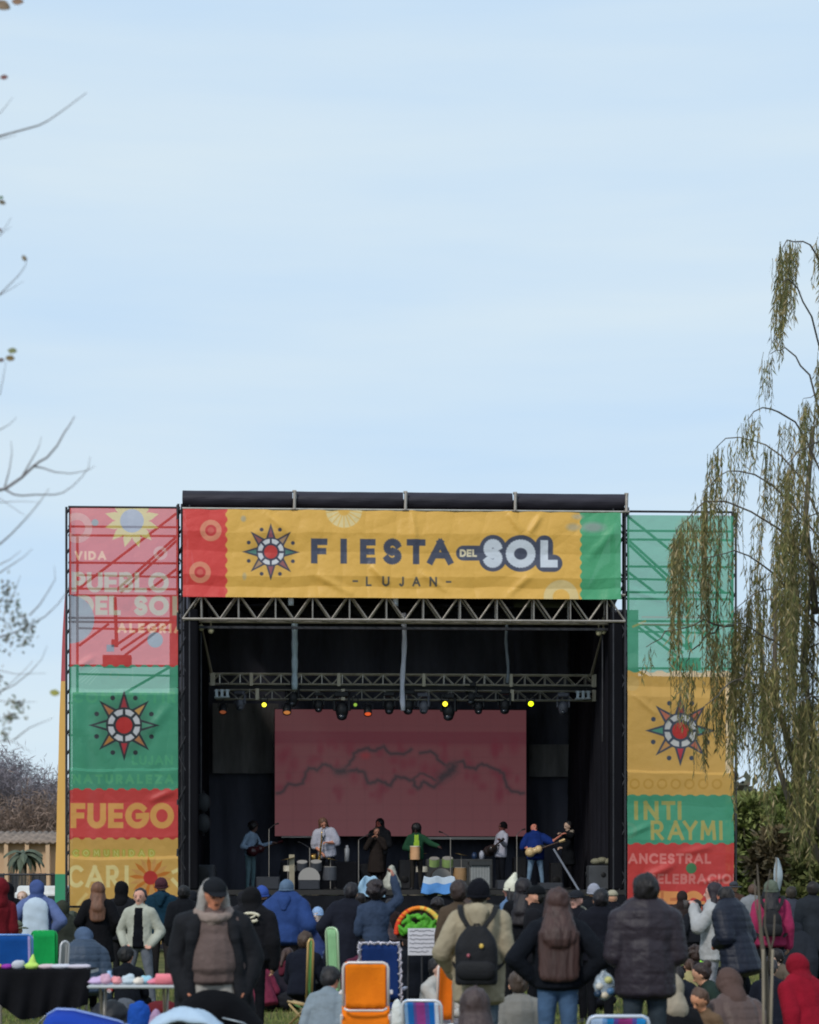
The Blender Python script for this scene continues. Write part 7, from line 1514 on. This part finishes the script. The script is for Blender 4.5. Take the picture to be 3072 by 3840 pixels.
for i, (px, Y, top, wpx, rgb, nm) in enumerate([(40, 120, 2790, 260, (128, 122, 130), 'grey purple bare tree at the far left behind the building'), (150, 125, 2830, 240, (132, 122, 126), 'bare tree directly left of the side banner'), (-60, 115, 2850, 260, (126, 118, 124), 'bare tree cut by the left edge'), (95, 110, 2960, 220, (136, 116, 104), 'lower brownish bare tree above the tiled roof'), (215, 118, 2900, 180, (130, 122, 126), 'slim bare tree behind the left tower')]):
    baretree(nm, px, Y, top, wpx, rgb, 60 + i)
bushtree('dense grey brown thicket behind the tiled roof', 60, 128, 3000, 420, (112, 104, 108), 90, trunk=False, n=9000, leafs=.7, cat='thicket')
# palm in front of the building
pp = W(82, 3150, 92); k = empty('palm_tree', (pp.x, 92, 0), 0, 'small haze-greyed green palm in front of the sandy building', 'palm')
m = MB(); m.tube([(0, 0, 0), (.05, 0, pp.z - .6)], [.2, .16], 8); m.build('trunk', BARK, k, smooth=True); fr = MB(); q = random.Random(5)
for j in range(26):
    a = q.uniform(0, 6.28); L_ = q.uniform(.6, 1.1); el = q.uniform(.1, 1.2); p0 = Vector((.05, 0, pp.z - .6)); prev = None
    ctr = [p0 + Vector((math.cos(a) * math.cos(el - .9 * t) * L_ * t, math.sin(a) * math.cos(el - .9 * t) * L_ * t, math.sin(el) * L_ * t - .9 * t * t)) for t in np.linspace(0, 1, 7)]
    sd_ = Vector((-math.sin(a), math.cos(a), 0)); fr.sheet([[c_ - sd_ * .16 * math.sin(3.1 * i / 6 + .05) - Vector((0, 0, .1)), c_, c_ + sd_ * .16 * math.sin(3.1 * i / 6 + .05) - Vector((0, 0, .1))] for i, c_ in enumerate(ctr)])
fr.build('crown', leafm((84, 92, 78)), k)  # green greyed so the colour itself carries the distance haze
# sandy building with tiled roof
ba, bb = W(-160, 3160, 98), W(236, 3160, 98); bw = bb.x - ba.x; k = empty('sandy_building', ((ba.x + bb.x) / 2, 100, 0), 0, 'low sandy coloured building with a long tiled roof far behind the left crowd', 'building')
hz = ba.z; m = MB(); m.box((0, 2, hz / 2), (bw, 4, hz)); m.build('wall', mat('sandy plaster', (196, 164, 132), .9, bump=.3, bscale=3, var=.12, vscale=.5), k)
m = MB(); rows = []
for j in range(5): rows.append([(-bw / 2 - .3 + (bw + .6) * i / 60, -.5 + 2.5 * j / 4, hz + .02 + .55 * j / 4 + .045 * math.sin(i * 1.9)) for i in range(61)])
m.sheet(rows); m.build('roof', mat('roof tiles', (128, 112, 100), .8, var=.4, vscale=3), k, smooth=True, solid=.06)
for i in range(5):
    x = -bw / 2 + bw * (i + .5) / 5; fr_ = MB(); fr_.box((x, -.02, hz * .42), (.78, .06, 1.5)); f_ = fr_.build('window', mat('window frame', (150, 124, 100), .8), k); m = MB(); m.box((x, -.055, hz * .42), (.62, .03, 1.34)); m.build('pane', mat('dark glass', (50, 48, 50), .2, spec=.6), f_)
for i in range(6): x = -bw / 2 + bw * i / 5; m = MB(); m.box((x, -.35, hz / 2), (.18, .18, hz)); m.build('pillar', mat('sandy plaster', (196, 164, 132), .9, bump=.3, bscale=3, var=.12, vscale=.5), k)
k = empty('iron_fence', (W(60, 3330, 74).x, 74, 0), 0, 'dark railing fence in front of the sandy building', 'fence')
for z in (1.2, 2.05): m = MB(); m.tube([(-3.2, 0, z), (2.2, 0, z)], .035, 6); m.build('rail', DARKSTEEL, k)
for i in range(28): m = MB(); m.tube([(-3.2 + .2 * i, 0, 0), (-3.2 + .2 * i, 0, 2.1)], .02, 5); m.build('bar', DARKSTEEL, k)
# far tree line
r9 = np.random.default_rng(77); n = 60000; X = r9.uniform(-160, 160, n); hgt = 7.5 + 2.2 * np.sin(X / 9) + 1.6 * np.sin(X / 3.7 + 1) + 1.0 * np.sin(X / 1.3); Z = hgt * r9.uniform(0, 1, n) ** .7
mask = (X > -30) ; C = np.stack([X, 175 + r9.uniform(0, 14, n), Z * np.where(mask, 1, .8)], -1)
tag(leafcloud('far_woodland', C, 1, 1.5, .45, [leafm((86, 84, 66)), leafm((70, 72, 58)), leafm((104, 96, 84))], None, seed=6), 'distant olive and brown line of trees along the horizon', 'woodland', None, 'stuff')
